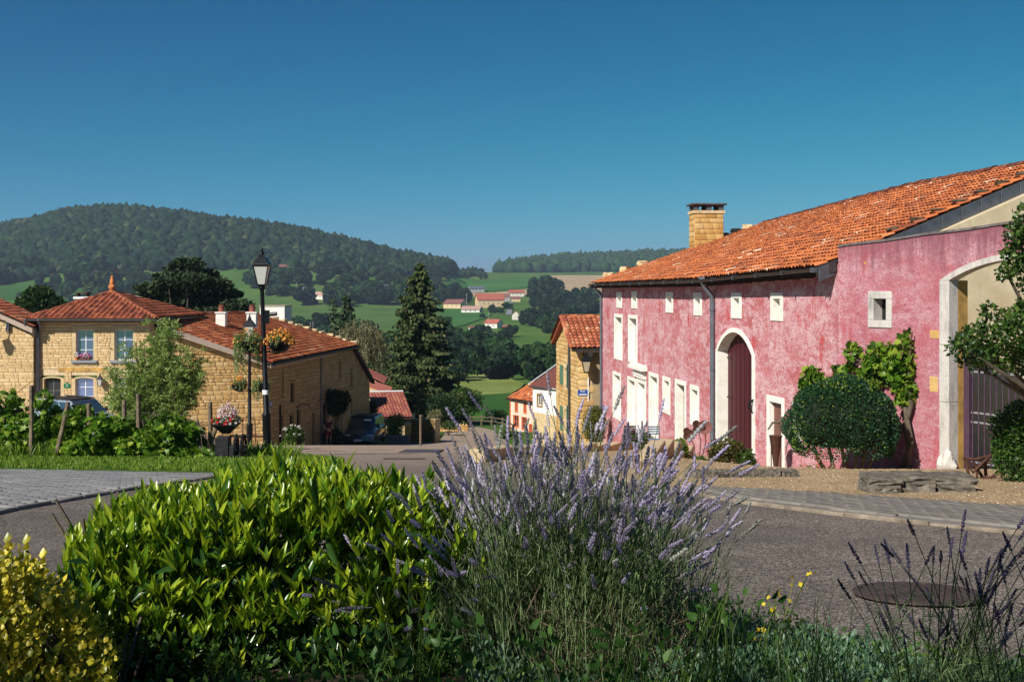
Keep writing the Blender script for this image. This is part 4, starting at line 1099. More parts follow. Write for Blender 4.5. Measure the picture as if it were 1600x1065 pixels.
# ================================================================== LEFT: STONE HOUSE WITH HIP ROOF
HB = thing('stone_house', 'two storey ochre stone house with hipped tile roof, finial and blue reflecting windows', 'house', (-21, 58, g(-21, 58)))
w1 = W((-23.8, 58), (-18.2, 58), (0, -1)); w2 = W((-18.2, 58), (-17.9, 65), (1, 0))
zE = -1.36
hw = [w1.rect(113, 152, 509, 563), w1.rect(173, 214, 509, 563)]
hg = [w1.rect(112, 152, 586, 634), w1.rect(173, 214, 586, 634)]; hd = w1.rect(63, 101, 586, 670)
rise = .16
mb = MB(); wall_panels(mb, w1, 0, w1.L, -9, zE, hw + hg + [(hd[0], hd[1], -9, hd[3])], .4); wall_panels(mb, w2, 0, w2.L, -9, zE, [], .4); mb.build('wall', M_mortar2, HB)
its = stone_items(w1, 0, w1.L, -7.2, zE - .02, hw + [(h[0], h[1], h[2], h[3] + .12) for h in hg] + [(hd[0], hd[1], -9, hd[3] + .12)], .15, (.16, .55), .014, .02, random.Random(5), .4)
M_ochL = ochre('ochre_stone_light', 1.05, .45)
piece_field('stone', 'stonework', STV, STF, its, M_ochL, HB, 300)
its = stone_items(w2, 0, w2.L, -7.5, zE - .02, [], .19, (.22, .62), .012, .025, random.Random(6))
merge(STV, STF, np.array([np.array(M) for _, M in its]), np.array([tuple(L) for L, _ in its]), M_ochL, 'stonework', HB, kind='stuff')
M_greyw = plain('grey_wood', (.16, .16, .165), .7, var=.1)
def arched_window(w_, r, b, parent, sill_m=None, depth=.22, rise=.14, cols=2, rows=3, door=False):
    ua, ub, z0, z1 = r; fr = None
    mb = MB(); zs = z1 - .02
    arch_ring(w_, mb, ua, ub, zs - b, rise, b, -depth, .03, 8, .06); 
    A = arch_pts(ua, ub, zs - b, rise, 8)
    w_.box(mb, ua, ua + b, z0, zs - b, -depth, .029); w_.box(mb, ub - b, ub, z0, zs - b, -depth, .029)
    w_.box(mb, ua, ub, zs - b, z1 + .15, -.12, -.0) if False else None
    fr = mb.build('door_frame' if door else 'window', M_ochframe, parent, bevel=.006)
    ia, ib, t = ua + b, ub - b, zs - b + .05
    mb = MB(); w_.box(mb, ia, ib, z0, t, -depth, -depth + .03); mb.build('pane', M_glass if not door else M_dglass, fr)
    k = .035; mb = MB(); o0, o1 = -depth + .031, -depth + .06
    w_.box(mb, ia, ia + k, z0, t, o0, o1); w_.box(mb, ib - k, ib, z0, t, o0, o1); w_.box(mb, ia + k, ib - k, t - k, t, o0, o1)
    for i in range(1, cols):
        u = ia + (ib - ia) * i / cols; w_.box(mb, u - k / 2, u + k / 2, z0 + (1.0 if door else 0), t - k, o0, o1 - .004)
    for j in range(1, rows):
        z = z0 + (t - z0) * j / rows; w_.box(mb, ia + k, ib - k, z - .012, z + .012, o0, o1 - .008)
    if door: w_.box(mb, ia + k, ib - k, z0, z0 + 1.0, o0, o1 + .01)
    mb.build('glazing_bars' if not door else 'door_leaf', M_greyw if door else M_signw, fr)
    if sill_m: mb = MB(); w_.box(mb, ua - .06, ub + .06, z0 - .12, z0, -.1, .12); mb.build('sill', sill_m, fr, bevel=.01)
    return fr
M_sill = plain('blue_grey_sill', (.22, .25, .29), .7, var=.1)
for r in hw:
    fr = window(w1, r, .19, HB, fm=M_ochframe, depth=.22, rows=3, pane=M_glass, wood=M_signw, wood_w=.035, bs=.02)
    mb = MB(); w1.box(mb, r[0] - .02, r[1] + .02, r[2] - .12, r[2], -.1, .14); mb.build('sill', M_sill, fr, bevel=.01)
for r in hg: arched_window(w1, (r[0], r[1], r[2], r[3] + .02), .19, HB, M_sill)
arched_window(w1, (hd[0], hd[1], hd[2], hd[3] + .02), .19, HB, None, door=True, rows=4)
# smooth ashlar band between window heads
for (a, b) in ((hd[0] + .9, hg[0][1] + .4),):
    for i in range(3):
        q = (b - a) / 3; mb = MB(); w1.box(mb, a + q * i + .006, a + q * (i + 1) - .006, hg[0][3] + .18, hw[0][2] - .35, -.01, .034); mb.build('ashlar_block', M_ochpl, HB, bevel=.01)
# hip roof
a0, a1, a2, a3 = Vector((-24.3, 57.5, zE + .06)), Vector((-17.75, 57.5, zE + .06)), Vector((-17.45, 65.5, zE + .06)), Vector((-24.0, 65.5, zE + .06)); ap = Vector((-21.35, 61.5, .02))
mb = MB(); dn = Vector((0, 0, -.14)); mb.add([a0, a1, a2, a3, ap, a0 + dn, a1 + dn, a2 + dn, a3 + dn], [(0, 1, 4), (1, 2, 4), (2, 3, 4), (3, 0, 4), (0, 5, 6, 1), (1, 6, 7, 2), (2, 7, 8, 3), (3, 8, 5, 0), (5, 8, 7, 6)]); mb.build('roof_deck', M_under, HB)
def hip_items(p0, p1, ap, wid, rl, thick):
    p0, p1, ap = Vector(p0), Vector(p1), Vector(ap); ex = (p1 - p0); L_ = ex.length; ex.normalize(); nn = ex.cross(ap - p0).normalized()
    if nn.z < 0: nn = -nn
    up = nn.cross(ex).normalized()
    if up.z < 0: up = -up
    Hh = (ap - p0).dot(up); ax = (ap - p0).dot(ex); out = []; r = random.Random(3)
    i = 0
    while i * wid < L_:
        x = (i + .5) * wid; j = 0; lim = Hh * (x / ax if x < ax else (L_ - x) / (L_ - ax))
        while j * rl < lim:
            ln = min(rl * 1.1, lim - j * rl + .12); P = p0 + ex * x + up * (j * rl) + nn * .02
            out.append((P + nn * r.uniform(0, .012), tuple(zip(ex * wid * r.uniform(.97, 1.02), up * ln, nn * thick)))); j += 1
        i += 1
    return out
piece_field('roof_tile', 'roof_tiles', PV, PF, hip_items(a0, a1, ap, .29, .38, .5) + hip_items(a1, a2, ap, .29, .38, .5), M_tile2, HB, 300)
ridge_run([ap, a1], .14, .4, M_tile2, HB, 'hip_tile', .04); ridge_run([ap, a0], .14, .4, M_tile2, HB, 'hip_tile', .04); ridge_run([ap, a2], .14, .4, M_tile, HB, 'hip_tile', .04)
M_terra = plain('terracotta', (.55, .20, .07), .8, var=.25, scale=5)
mb = MB(); mb.lathe(ap + Vector((0, 0, -.05)), [(.36, -.08), (.28, .08), (.12, .16), (.17, .24), (.2, .34), (.17, .42), (.11, .46), (.13, .52), (.12, .62), (.07, .8), (.09, .83), (.05, .9), (.01, .98)], 14); mb.build('finial', M_terra, HB, smooth=True)
gz = zE + .02
gutter('gutter', [(-24.3, 57.42, gz), (-17.7, 57.42, gz)], .085, M_zinc, HB); gutter('gutter', [(-17.66, 57.45, gz), (-17.38, 65.5, gz)], .085, M_zinc, HB)
mb = MB(); mb.box((-21, 57.72, zE - .06), (6.4, .5, .1)); mb.build('soffit', M_beam, HB)
# chimney behind
cc = Vector(at(130, 470, 63)); mb = MB(); mb.box(cc + Vector((0, 0, -.6)), (.72, .6, 1.4)); ch_ = mb.build('chimney', M_och, HB)
mb = MB(); mb.box(cc + Vector((.02, 0, .17)), (.86, .74, .12)); mb.build('cap_slab', M_signw, ch_)
for dx in (-.25, .25): mb = MB(); mb.box(cc + Vector((dx, 0, .32)), (.06, .4, .2)); mb.build('cap_leg', M_rust, ch_)
mb = MB(); mb.box(cc + Vector((0, 0, .44)), (.68, .6, .05)); mb.build('cap_plate', M_rust, ch_)
# paired downpipes at the left corner
mb = MB(); p0 = Vector((-24.0, 57.35, gz)); mb.tube([p0 + Vector((-.25, 0, 0)), p0 + Vector((-.25, .1, -.3)), p0 + Vector((.08, .48, -.62)), p0 + Vector((.2, .52, -.8)), p0 + Vector((.2, .52, -5.5))], .07, 8)
mb.tube([p0 + Vector((.4, 0, 0)), p0 + Vector((.42, .3, -.35)), p0 + Vector((.3, .5, -.6))], .055, 8); dp = mb.build('downpipe', M_pipe, HB, smooth=True); dp.location = (0, -.02, 0)
# letterbox, green plaque, lantern, flowers on the sill
r = w1.rect(103, 110.5, 618, 630); LB = thing('letterbox', 'white letterbox on the wall between the door and the arched window', 'letterbox', w1.p(r[0], r[2], .1))
mb = MB(); w1.box(mb, r[0], r[1], r[2], r[3], .02, .17); mb.build('box', M_signw, LB, bevel=.01); mb = MB(); w1.box(mb, r[0] + .04, r[1] - .04, r[2] + .08, r[2] + .11, .171, .176); mb.build('slot', M_dark, LB)
mb = MB(); w1.box(mb, r[0] - .01, r[1] + .01, r[3], r[3] + .03, .0, .19); mb.build('lid', M_signw, LB)
r = w1.rect(100, 110.5, 597, 606); GP = thing('green_plaque', 'green plaque with pale emblem beside the arched door', 'plaque', w1.p(r[0], r[2], .03)); M_gp = plain('green_enamel', (.01, .13, .05), .35, var=.05)
mb = MB(); u0, u1, z0, z1 = r; P = w1.p
pts = [(u0, z0 + .06), (u0 + .05, z0), (u1 - .05, z0), (u1, z0 + .06), (u1, z1 - .1), (u1 - .08, z1 - .05), ((u0 + u1) / 2, z1 + .02), (u0 + .08, z1 - .05), (u0, z1 - .1)]
n = len(pts); mb.add([P(a, b, .02) for a, b in pts] + [P(a, b, .04) for a, b in pts], [tuple(range(n, 2 * n))] + [(k, (k + 1) % n, n + (k + 1) % n, n + k) for k in range(n)]); mb.build('plate', M_gp, GP)
mb = MB(); cx = (u0 + u1) / 2; mb.tube([P(cx + .05 * math.cos(t), z0 + .15 + .07 * math.sin(t), .045) for t in [k * .6 for k in range(11)]], .009, 4); w1.box(mb, cx - .008, cx + .05, z0 + .10, z0 + .115, .041, .05); mb.build('emblem', M_signw, GP)
SL = thing('carriage_lantern', 'small black lantern on the stone wall right of the arched window', 'lantern', w1.p(w1.u(159), w1.z(159, 602), .2))
c = w1.p(w1.u(159), w1.z(159, 602), .25); lantern_mesh(SL, c, .75); mb = MB(); mb.tube([w1.p(w1.u(159), c.z + .6, 0), c + Vector((0, 0, .62)), c + Vector((0, 0, .5))], .02, 5); mb.build('bracket', M_iron, SL)
def flower_clump(name, c, rad, h, n, leafm, flm, parent, fsize=.035, lsize=.07, seed=0, droop=0, fl_top=True, nf=None):
    """low mass of leaves with separate blossoms"""
    q = rng.random((n, 3)) * 2 - 1; q = q[(q ** 2).sum(1) < 1]; q[:, 2] = np.abs(q[:, 2]) - droop * np.abs(q[:, 0])
    P = np.array(c) + q * np.array([rad, rad * .8, h]); tv, tf = leaf_template(1, .6, .1, .2)
    merge(tv, tf, rot_to(unit(len(P)) + [0, 0, .6]) * (lsize * rng.uniform(.6, 1.3, len(P)))[:, None, None], P, leafm, name + '_foliage' if name else 'foliage', parent, kind='stuff')
    nf = nf or n // 3; q = unit(nf); q[:, 2] = np.abs(q[:, 2]) - droop * np.abs(q[:, 0]); k = rng.uniform(.75, 1.1, nf)[:, None]
    P = np.array(c) + q * k * np.array([rad, rad * .8, h])
    pet = np.array([(0, 0, 0), (.5, .35, .2), (1, 0, .3), (.5, -.35, .2)]); V = []; Fq = []
    for a in range(5):
        t = a * 2 * math.pi / 5; ca, sa = math.cos(t), math.sin(t)
        V += [(x * ca - y * sa, x * sa + y * ca, z) for x, y, z in pet]; Fq += [(4 * a, 4 * a + 1, 4 * a + 2, 4 * a + 3)]
    merge(np.array(V), np.array(Fq), rot_to(q + rng.normal(size=q.shape) * .5 + [0, -.4, .2]) * (fsize * rng.uniform(.6, 1.2, nf))[:, None, None], P, flm, name + '_blossoms' if name else 'blossoms', parent, kind='stuff')
M_lf = leafmat('garden_leaf', [(0, (.025, .06, .01)), (.5, (.05, .11, .02)), (1, (.11, .17, .03))], .3)
def petal(name, stops): 
    return leafmat(name, stops, .35, .5, .2)
M_pinkf = petal('pink_petals', [(0, (.65, .12, .30)), (.6, (.75, .25, .42)), (1, (.8, .6, .65))]); M_whitef = petal('white_petals', [(0, (.7, .65, .65)), (1, (.85, .85, .82))])
M_orf = petal('orange_petals', [(0, (.70, .20, .03)), (.5, (.80, .36, .06)), (1, (.85, .50, .18))]); M_redf = petal('red_petals', [(0, (.5, .01, .02)), (1, (.75, .05, .05))])
for k, (px, m_, nm, lab) in enumerate(((120, M_whitef, 'flower_pot', 'small terracotta pot with white flowers on the upper window sill'), (133, M_pinkf, 'window_box', 'brown window box of pink flowers on the upper window sill'))):
    u = w1.u(px); zz_ = hw[0][2]; c = w1.p(u, zz_, .0); t = thing(nm, lab, 'flower pot' if k == 0 else 'window box', c)
    mb = MB()
    if k == 0: mb.lathe(c, [(.07, 0), (.11, .17), (.12, .2), (.1, .2)], 10)
    else: mb.box(c + Vector((0, 0, .08)), (.5, .2, .16))
    mb.build('pot' if k == 0 else 'trough', M_terra if k == 0 else plain('brown_plastic', (.12, .05, .045), .6), t, bevel=0)
    flower_clump('', c + Vector((0, 0, .2)), .14 if k == 0 else .28, .2, 160, M_lf, m_, t, .05, .06)

# ================================================================== LEFTMOST HOUSE
HA = thing('gable_house', 'ochre stone gable of the house at the left edge with pale bargeboard and wall lamp', 'house', (-27, 57.6, g(-27, 57.6)))
wa = W((-34, 57.7), (-23.95, 57.7), (0, -1)); zra = lambda u: -1.80 + .45 * (wa.L - u)
mb = MB(); wall_panels(mb, wa, 0, wa.L, -9, lambda u: min(2.2, zra(u)) - .02, [], .4, 8); mb.build('wall', M_mortar2, HA)
its = stone_items(wa, 6.5, wa.L, -7.2, lambda u: zra(u) - .05, [], .15, (.16, .55), .014, .02, random.Random(15), .4); piece_field('stone', 'stonework', STV, STF, its, M_ochL, HA, 200)
fa, fb = wa.p(1.5, zra(1.5), 0), wa.p(wa.L + .05, zra(wa.L + .05), 0)
mb = MB(); mb.hexa([fa + Vector((0, -.32, -.20)), fb + Vector((0, -.32, -.20)), fb + Vector((0, .02, -.20)), fa + Vector((0, .02, -.20)), fa + Vector((0, -.32, .06)), fb + Vector((0, -.32, .06)), fb + Vector((0, .02, .06)), fa + Vector((0, .02, .06))]); mb.build('bargeboard', M_barge, HA)
q0, q1, q2, q3 = fa + Vector((0, -.36, .12)), fb + Vector((.1, -.36, .12)), fb + Vector((-.1, 3, .12)), fa + Vector((-.1, 3, .12))
deck('roof_deck', (q1, q2, q3, q0), M_under, HA, .06)
piece_field('roof_tile', 'roof_tiles', CV, CF, roof_items(q1, q2, q0, q3, .22, .34, .12), M_tile3, HA, 150)
al = thing('swan_neck_lamp', 'iron swan neck wall lamp on the gable at the left edge', 'lamp', wa.p(wa.u(8), wa.z(8, 525), .4))
c = wa.p(wa.u(-2), wa.z(0, 533), .62); lantern_mesh(al, c, 1.0)
mb = MB(); mb.tube([wa.p(wa.u(13), c.z + .95, 0), wa.p(wa.u(12), c.z + 1.05, .3), wa.p(wa.u(6), c.z + 1.0, .5), c + Vector((0, 0, .85)), c + Vector((0, 0, .7))], .022, 6); mb.tube([wa.p(wa.u(13), c.z + .6, 0) + Vector((.1 * math.cos(t), -.05, .18 * math.sin(t))) for t in [k * .7 for k in range(10)]], .018, 5); mb.build('bracket', M_iron, al)
mb = MB(); wa.box(mb, wa.u(12), wa.u(16), c.z + .55, c.z + 1.0, .0, .2); mb.build('ballast_box', M_pipe, al)
mb = MB(); u = wa.u(54); mb.tube([wa.p(wa.u(10), zra(wa.u(10)) - .35, .05), wa.p(wa.u(48), zra(wa.u(48)) - .35, .05), wa.p(u, zra(u) - .45, .05), wa.p(u, -5.2, .05)], .02, 5); mb.build('cable', M_iron, HA)

# ================================================================== MIDDLE-LEFT HOUSE
HC = thing('barn_house', 'long ochre stone house with orange red roof, sunlit gable and shaded street side', 'house', (-12.8, 60, g(-12.8, 60)))
wf = W((-17.4, 58.3), (-12.8, 60), (0, -1)); ws = W((-12.8, 60), (-9.44, 76.2), (1, -.2))
zf = lambda u: -3.62 + .36 * (wf.L - u)
uE = ws.u(549.5)
zs_ = lambda u: -3.62 + .16 * u / uE if u <= uE else -3.46 - 2.25 * (u - uE) / (ws.L - uE)
S_ = lambda *a: ws.rect(*a)
hs_ = [S_(452.5, 460.7, 596, 630), S_(439, 443.5, 576, 616), S_(462, 469.6, 637, 665), S_(451, 459, 646, 667), S_(503, 510, 629, 664), S_(528.5, 532.5, 562, 592), S_(546.6, 551, 579, 606), S_(546.6, 551, 624, 650), S_(524.5, 531, 643, 658), S_(438, 443, 646, 668)]
hdoor = S_(485.3, 492.5, 641, 694); hdoor = (hdoor[0], hdoor[1], -11, hdoor[3])
mb = MB(); wall_panels(mb, wf, 0, wf.L, -10.5, zf, [], .4, 6); mb.build('wall', M_mortar2, HC)
mb = MB(); wall_panels(mb, ws, 0, ws.L, -12, zs_, hs_ + [hdoor], .4, 14); mb.build('wall', plain('shaded_mortar', (.20, .15, .09), .95, var=.2, scale=6), HC)  # mortar darkened as well, for the shade on this side
its = stone_items(wf, 0, wf.L, -9.6, lambda u: zf(u) - .03, [], .19, (.2, .65), .022, .02, random.Random(25), .4); piece_field('stone', 'stonework', STV, STF, its, M_och2, HC, 300)
its = stone_items(ws, 0, ws.L, -11, lambda u: zs_(u) - .03, hs_ + [hdoor], .19, (.2, .65), .02, .02, random.Random(26), .4); piece_field('stone', 'stonework', STV, STF, its, M_och_shade, HC, 300)
for h in hs_: window(ws, h, .07, HC, fm=M_och_shade, depth=.13, pane=M_dark, bars=False, proud=.035)
mb = MB(); framebox(ws, mb, hdoor, .13, -.3, .035, False); df = mb.build('door_frame', M_och_shade, HC); mb = MB(); ws.box(mb, hdoor[0] + .13, hdoor[1] - .13, -10, hdoor[3] - .13, -.3, -.25); mb.build('door_leaf', M_dark, df)
eA, eB = Vector((-12.42, 59.62, -3.62)), Vector((-9.72, 73.3, -3.36)); rA_, rB_ = Vector((-19.4, 58.2, -1.12)), Vector((-16.6, 74.2, -1.34))
deck('roof_deck', (eA, eB, rB_, rA_), M_under, HC, .12); deck('roof_deck', (rA_, rB_, Vector((-23.5, 75, -2.8)), Vector((-26, 61, -2.8))), M_tile3, HC, .12)
M_tileC = tilemat('orange_red_tiles', [(0, (.16, .05, .03)), (.3, (.34, .09, .04)), (.7, (.50, .14, .055)), (.93, (.58, .20, .08)), (1, (.62, .36, .24))], .5)
piece_field('roof_tile', 'roof_tiles', CV, CF, roof_items(eA, eB, rA_, rB_, .21, .36, .12), M_tileC, HC, 300)
ridge_run([rA_, rB_], .15, .42, M_tileC, HC)
for k in range(12): p_ = eB.lerp(rB_, .05 + k * .075); slab('verge_stone', (p_.x, p_.y + .05, p_.z + .1), (.45, .3, .18), M_ochframe, HC, k, k, .08)
gutter('gutter', [eA + Vector((.08, -.1, -.06)), eB + Vector((.08, 0, -.06))], .085, M_bzinc, HC)
n_ = 40
for k in range(n_):                                             # scalloped pale fascia under the gutter
    p0, p1 = eA.lerp(eB, k / n_ * .72), eA.lerp(eB, (k + .92) / n_ * .72); dz = Vector((-.06, 0, -.12)); mb = MB()
    mb.hexa([p0 + dz + Vector((0, 0, -.17)), p1 + dz + Vector((0, 0, -.17)), p1 + dz + Vector((-.03, 0, -.17)), p0 + dz + Vector((-.03, 0, -.17)), p0 + dz, p1 + dz, p1 + dz + Vector((-.03, 0, 0)), p0 + dz + Vector((-.03, 0, 0))]); mb.build('fascia_board', M_barge, HC)
mb = MB(); 
for (a, b) in ((eA, eB),):
    inn = Vector((-.4, .08, -.12)); mb.hexa([a + Vector((0, 0, -.18)), b + Vector((0, 0, -.18)), b + inn * 1.0, a + inn, a + Vector((0, 0, -.13)), b + Vector((0, 0, -.13)), b + inn + Vector((0, 0, .05)), a + inn + Vector((0, 0, .05))])
mb.build('soffit', M_beam, HC)
# rake board of the sunlit gable and of the far section
ga_, gb_ = wf.p(0, zf(0), 0), wf.p(wf.L + .35, zf(wf.L + .35), 0)
mb = MB(); a, b = ga_, gb_; mb.hexa([a + Vector((0, -.35, -.16)), b + Vector((0, -.35, -.16)), b + Vector((0, .03, -.16)), a + Vector((0, .03, -.16)), a + Vector((0, -.35, .10)), b + Vector((0, -.35, .10)), b + Vector((0, .03, .10)), a + Vector((0, .03, .10))]); mb.build('bargeboard', M_barge, HC)
a, b = ws.p(uE, zs_(uE), 0), ws.p(ws.L + .3, zs_(ws.L) - .25, 0); o_ = Vector((ws.n.x, ws.n.y, 0)) * .28
mb = MB(); mb.hexa([a + Vector((0, 0, -.05)), b + Vector((0, 0, -.05)), b + o_ + Vector((0, 0, -.1)), a + o_ + Vector((0, 0, -.1)), a + Vector((0, 0, .12)), b + Vector((0, 0, .12)), b + o_ + Vector((0, 0, .12)), a + o_ + Vector((0, 0, .12))]); mb.build('bargeboard', M_beam, HC)
c1, c2 = a + Vector((-6, 1.3, 0)), b + Vector((-6, 1.3, 0)); deck('roof_deck', (a + Vector((0, 0, .2)), b + Vector((0, 0, .2)), c2 + Vector((0, 0, .2)), c1 + Vector((0, 0, .2))), M_tileC, HC, .1)
def smallpipe(w_, px, z0, z1, parent, r=.06):
    u = w_.u(px); mb = MB(); mb.tube([w_.p(u, z0, .3), w_.p(u, z0 - .3, .1), w_.p(u, z1, .09)], r, 8); return mb.build('downpipe', M_pipe, parent, smooth=True)
smallpipe(ws, 500.5, -3.5, -10, HC)
for px, py in ((462, 637), (494, 629)):                        # iron brackets
    u, z = ws.u(px), ws.z(px, py); mb = MB(); mb.tube([ws.p(u, z, 0), ws.p(u, z + .25, .35), ws.p(u - .1, z + .2, .8), ws.p(u - .15, z - .05, .95)], .025, 5); mb.build('iron_bracket', M_iron, HC)
mb = MB(); mb.tube([ws.p(ws.u(436), ws.z(436, 632), .08), ws.p(ws.u(436), ws.z(436, 690), .08)], .05, 6); mb.build('iron_bar', M_iron, HC)
# chimneys with clay pots
for px, yb, yt in ((346, 504, 489), (394, 506, 489)):
    c = at(px, yb, 64.5); h = (yb - yt) / F * 64.5; mb = MB(); mb.box(c + Vector((0, 0, h / 2 - .1)), (.52, .5, h + .2)); k_ = mb.build('chimney', M_white, HC)
    mb = MB(); mb.box(c + Vector((0, 0, h + .035)), (.62, .6, .07)); mb.build('chimney_cap', M_white, k_); mb = MB(); mb.lathe(c + Vector((0, 0, h + .07)), [(.19, 0), (.17, .05), (.15, .32), (.17, .36), (.13, .38)], 12); mb.build('chimney_pot', plain('brown_clay', (.24, .075, .05), .8), k_, smooth=True)
WB_ = thing('white_chimney_block', 'broad whitewashed wall block rising behind the orange red roof', 'wall', at(432, 500, 78))
c = at(431, 500, 78); mb = MB(); mb.box(c, (1.7, 1.6, 1.9), R(-6)); mb.build('block', M_white, WB_); mb = MB(); mb.box(c + Vector((0, 0, .98)), (1.8, 1.7, .06), R(-6)); mb.build('coping', M_barge, WB_)
# blue plate near the corner
flat_sign('blue_plate', ws, ws.u(430) if False else .35, .75, -6.0, -5.7, [(.2, .8, .3, .45), (.2, .8, .6, .75)], 'small blue plate on the shaded stone wall near its corner')

# ================================================================== small structures beyond
SH = thing('tiled_shed', 'low shed with mauve red ribbed tile roof behind the parked car', 'shed', (-9.2, 84, g(-9.2, 84)))
T0, T1, T2, T3 = at(590, 652, 82), at(645, 652, 82), at(630, 613, 86.5), at(575, 614, 86.5)
deck('roof_deck', (T0, T1, T2, T3), M_under, SH, .1)
piece_field('roof_tile', 'roof_tiles', CV, CF, roof_items(T0, T1, T3, T2, .24, .42, .16), M_tile4, SH, 300)
mb = MB(); mb.tube([T3 + Vector((0, 0, .1)), T2 + Vector((0, 0, .1))], .09, 6); mb.build('ridge_cap', M_pale, SH)
wsh = W((T0.x + .2, 82.5), (T1.x - .2, 82.5), (0, -1)); mb = MB(); wall_panels(mb, wsh, 0, wsh.L, -12, T0.z - .1, [], 3.8); mb.build('wall', M_mortar, SH)
OB = thing('outbuilding', 'small ochre outbuilding with tiled lean-to roof beyond the shaded stone house', 'shed', (-10.5, 92, g(-10.5, 92)))
wo = W((at(572, 600, 90).x, 90), (at(598, 600, 90).x, 90), (0, -1)); mb = MB(); wall_panels(mb, wo, 0, wo.L, -12, lambda u: -6.3 - .75 * u / wo.L * 1.4, [], 2); mb.build('wall', M_ochL, OB)
a_, b_ = at(571, 582, 89.8), at(601, 596, 89.8); deck('roof', (a_, b_, b_ + Vector((0, 2.4, .2)), a_ + Vector((0, 2.4, .2))), M_tile4, OB, .1)
a_, b_ = at(572, 601, 88), at(610, 613, 88); deck('lean_to_roof', (a_, b_, b_ + Vector((0, 1.4, .35)), a_ + Vector((0, 1.4, .35))), M_tile4, OB, .1)

def dry_wall(name, A, B, h, thick, label, mat=M_och, ch=.2, top=None, limit=60, seed=1, cat='wall', base_mat=M_mortar):
    A, B = Vector(A), Vector(B); n = max(2, int((B - A).length / 1.0)); zb = min(g(*A), g(*B)) - .3
    t = thing(name, label, cat, (*((A + B) / 2), g(*((A + B) / 2)))); w_ = W(A, B, (0, -1)) ; zt_ = lambda u: g(*(A.lerp(B, u / w_.L))) + h
    mb = MB(); wall_panels(mb, w_, 0, w_.L, zb, zt_, [], thick, n); mb.build('core', base_mat, t)
    piece_field('stone', 'stonework', STV, STF, stone_items(w_, 0, w_.L, zb + .2, zt_, [], ch, (.25, .55), .015, .035, random.Random(seed)), mat, t, limit)
    return t, w_
p0, p1 = hit(641, 697), hit(672, 697); M_dst = ochre('dark_mossy_stone', .3)
dw, wdw = dry_wall('garden_wall', (-5.9 - 1.0, 78.6), (-5.15, 77.0), 1.55, .5, 'dark mossy garden wall at the street corner right of the parked car', M_dst, seed=3)
PO = thing('grey_post', 'thin grey post in front of the dark garden wall', 'post', hit(657, 697)); c = hit(657, 697); mb = MB(); mb.tube([c, c + Vector((0, 0, 1.35))], .05, 8); mb.build('shaft', M_wood, PO); mb = MB(); mb.lathe(c + Vector((0, 0, 1.35)), [(.06, 0), (.07, .05), (.02, .09)], 8); mb.build('cap', M_wood, PO)
GPi = thing('gate_pillar', 'short ochre stone pillar beside the green bush and parked car', 'pillar', (-6.95, 77.5, g(-6.95, 77.5))); c = Vector((at(637, 688, 77.5).x, 77.5, -10.0))
mb = MB(); mb.box(c + Vector((0, 0, .5)), (.36, .36, 1.35)); mb.build('shaft', M_ochpl, GPi, bevel=.02); mb = MB(); mb.box(c + Vector((0, 0, 1.2)), (.42, .42, .08)); mb.build('cap', M_ochframe, GPi)
CBk = thing('concrete_kerb_wall', 'low grey concrete wall between the parked car and the ochre pillar', 'wall', (-8, 75.5, g(-8, 75.5)))
mb = MB(); mb.box((at(622, 690, 75.6).x, 75.6, -9.75), (1.5, .4, .75)); mb.build('slab', plain('concrete_grey', (.13, .14, .15), .9, var=.15, scale=2), CBk, bevel=.03)
p0 = hit(688, 673); fw, wfw = dry_wall('street_end_wall', (p0.x, p0.y), (hit(731, 673).x, hit(731, 673).y), .45, .5, 'low ochre stone wall with crenellated top at the end of the street', M_och, seed=6)
for k in range(9):
    u = .15 + k * wfw.L / 9.1; q = wfw.p(u, 0, -.2); lump('top_stone', (q.x, q.y, g(q.x, q.y) + .52), (.2, .3, .16), M_ochframe, fw, k, 1)
# timber fence at the street end
FE = thing('timber_fence', 'grey timber post and rail fence in the meadow at the end of the street', 'fence', hit(760, 664))
pts_ = [hit(px, py, 95) for px, py in ((735, 664), (752, 664), (768, 665), (785, 668), (796, 672))]
for p_ in pts_: mb = MB(); mb.box(p_ + Vector((0, 0, .4)), (.13, .13, 1.0)); mb.build('post', M_wood, FE)
for a, b in zip(pts_[:-1], pts_[1:]):
    for z_ in (.4, .75): mb = MB(); mb.tube([a + Vector((0, -.08, z_)), b + Vector((0, -.08, z_))], .05, 5); mb.build('rail', M_wood, FE)

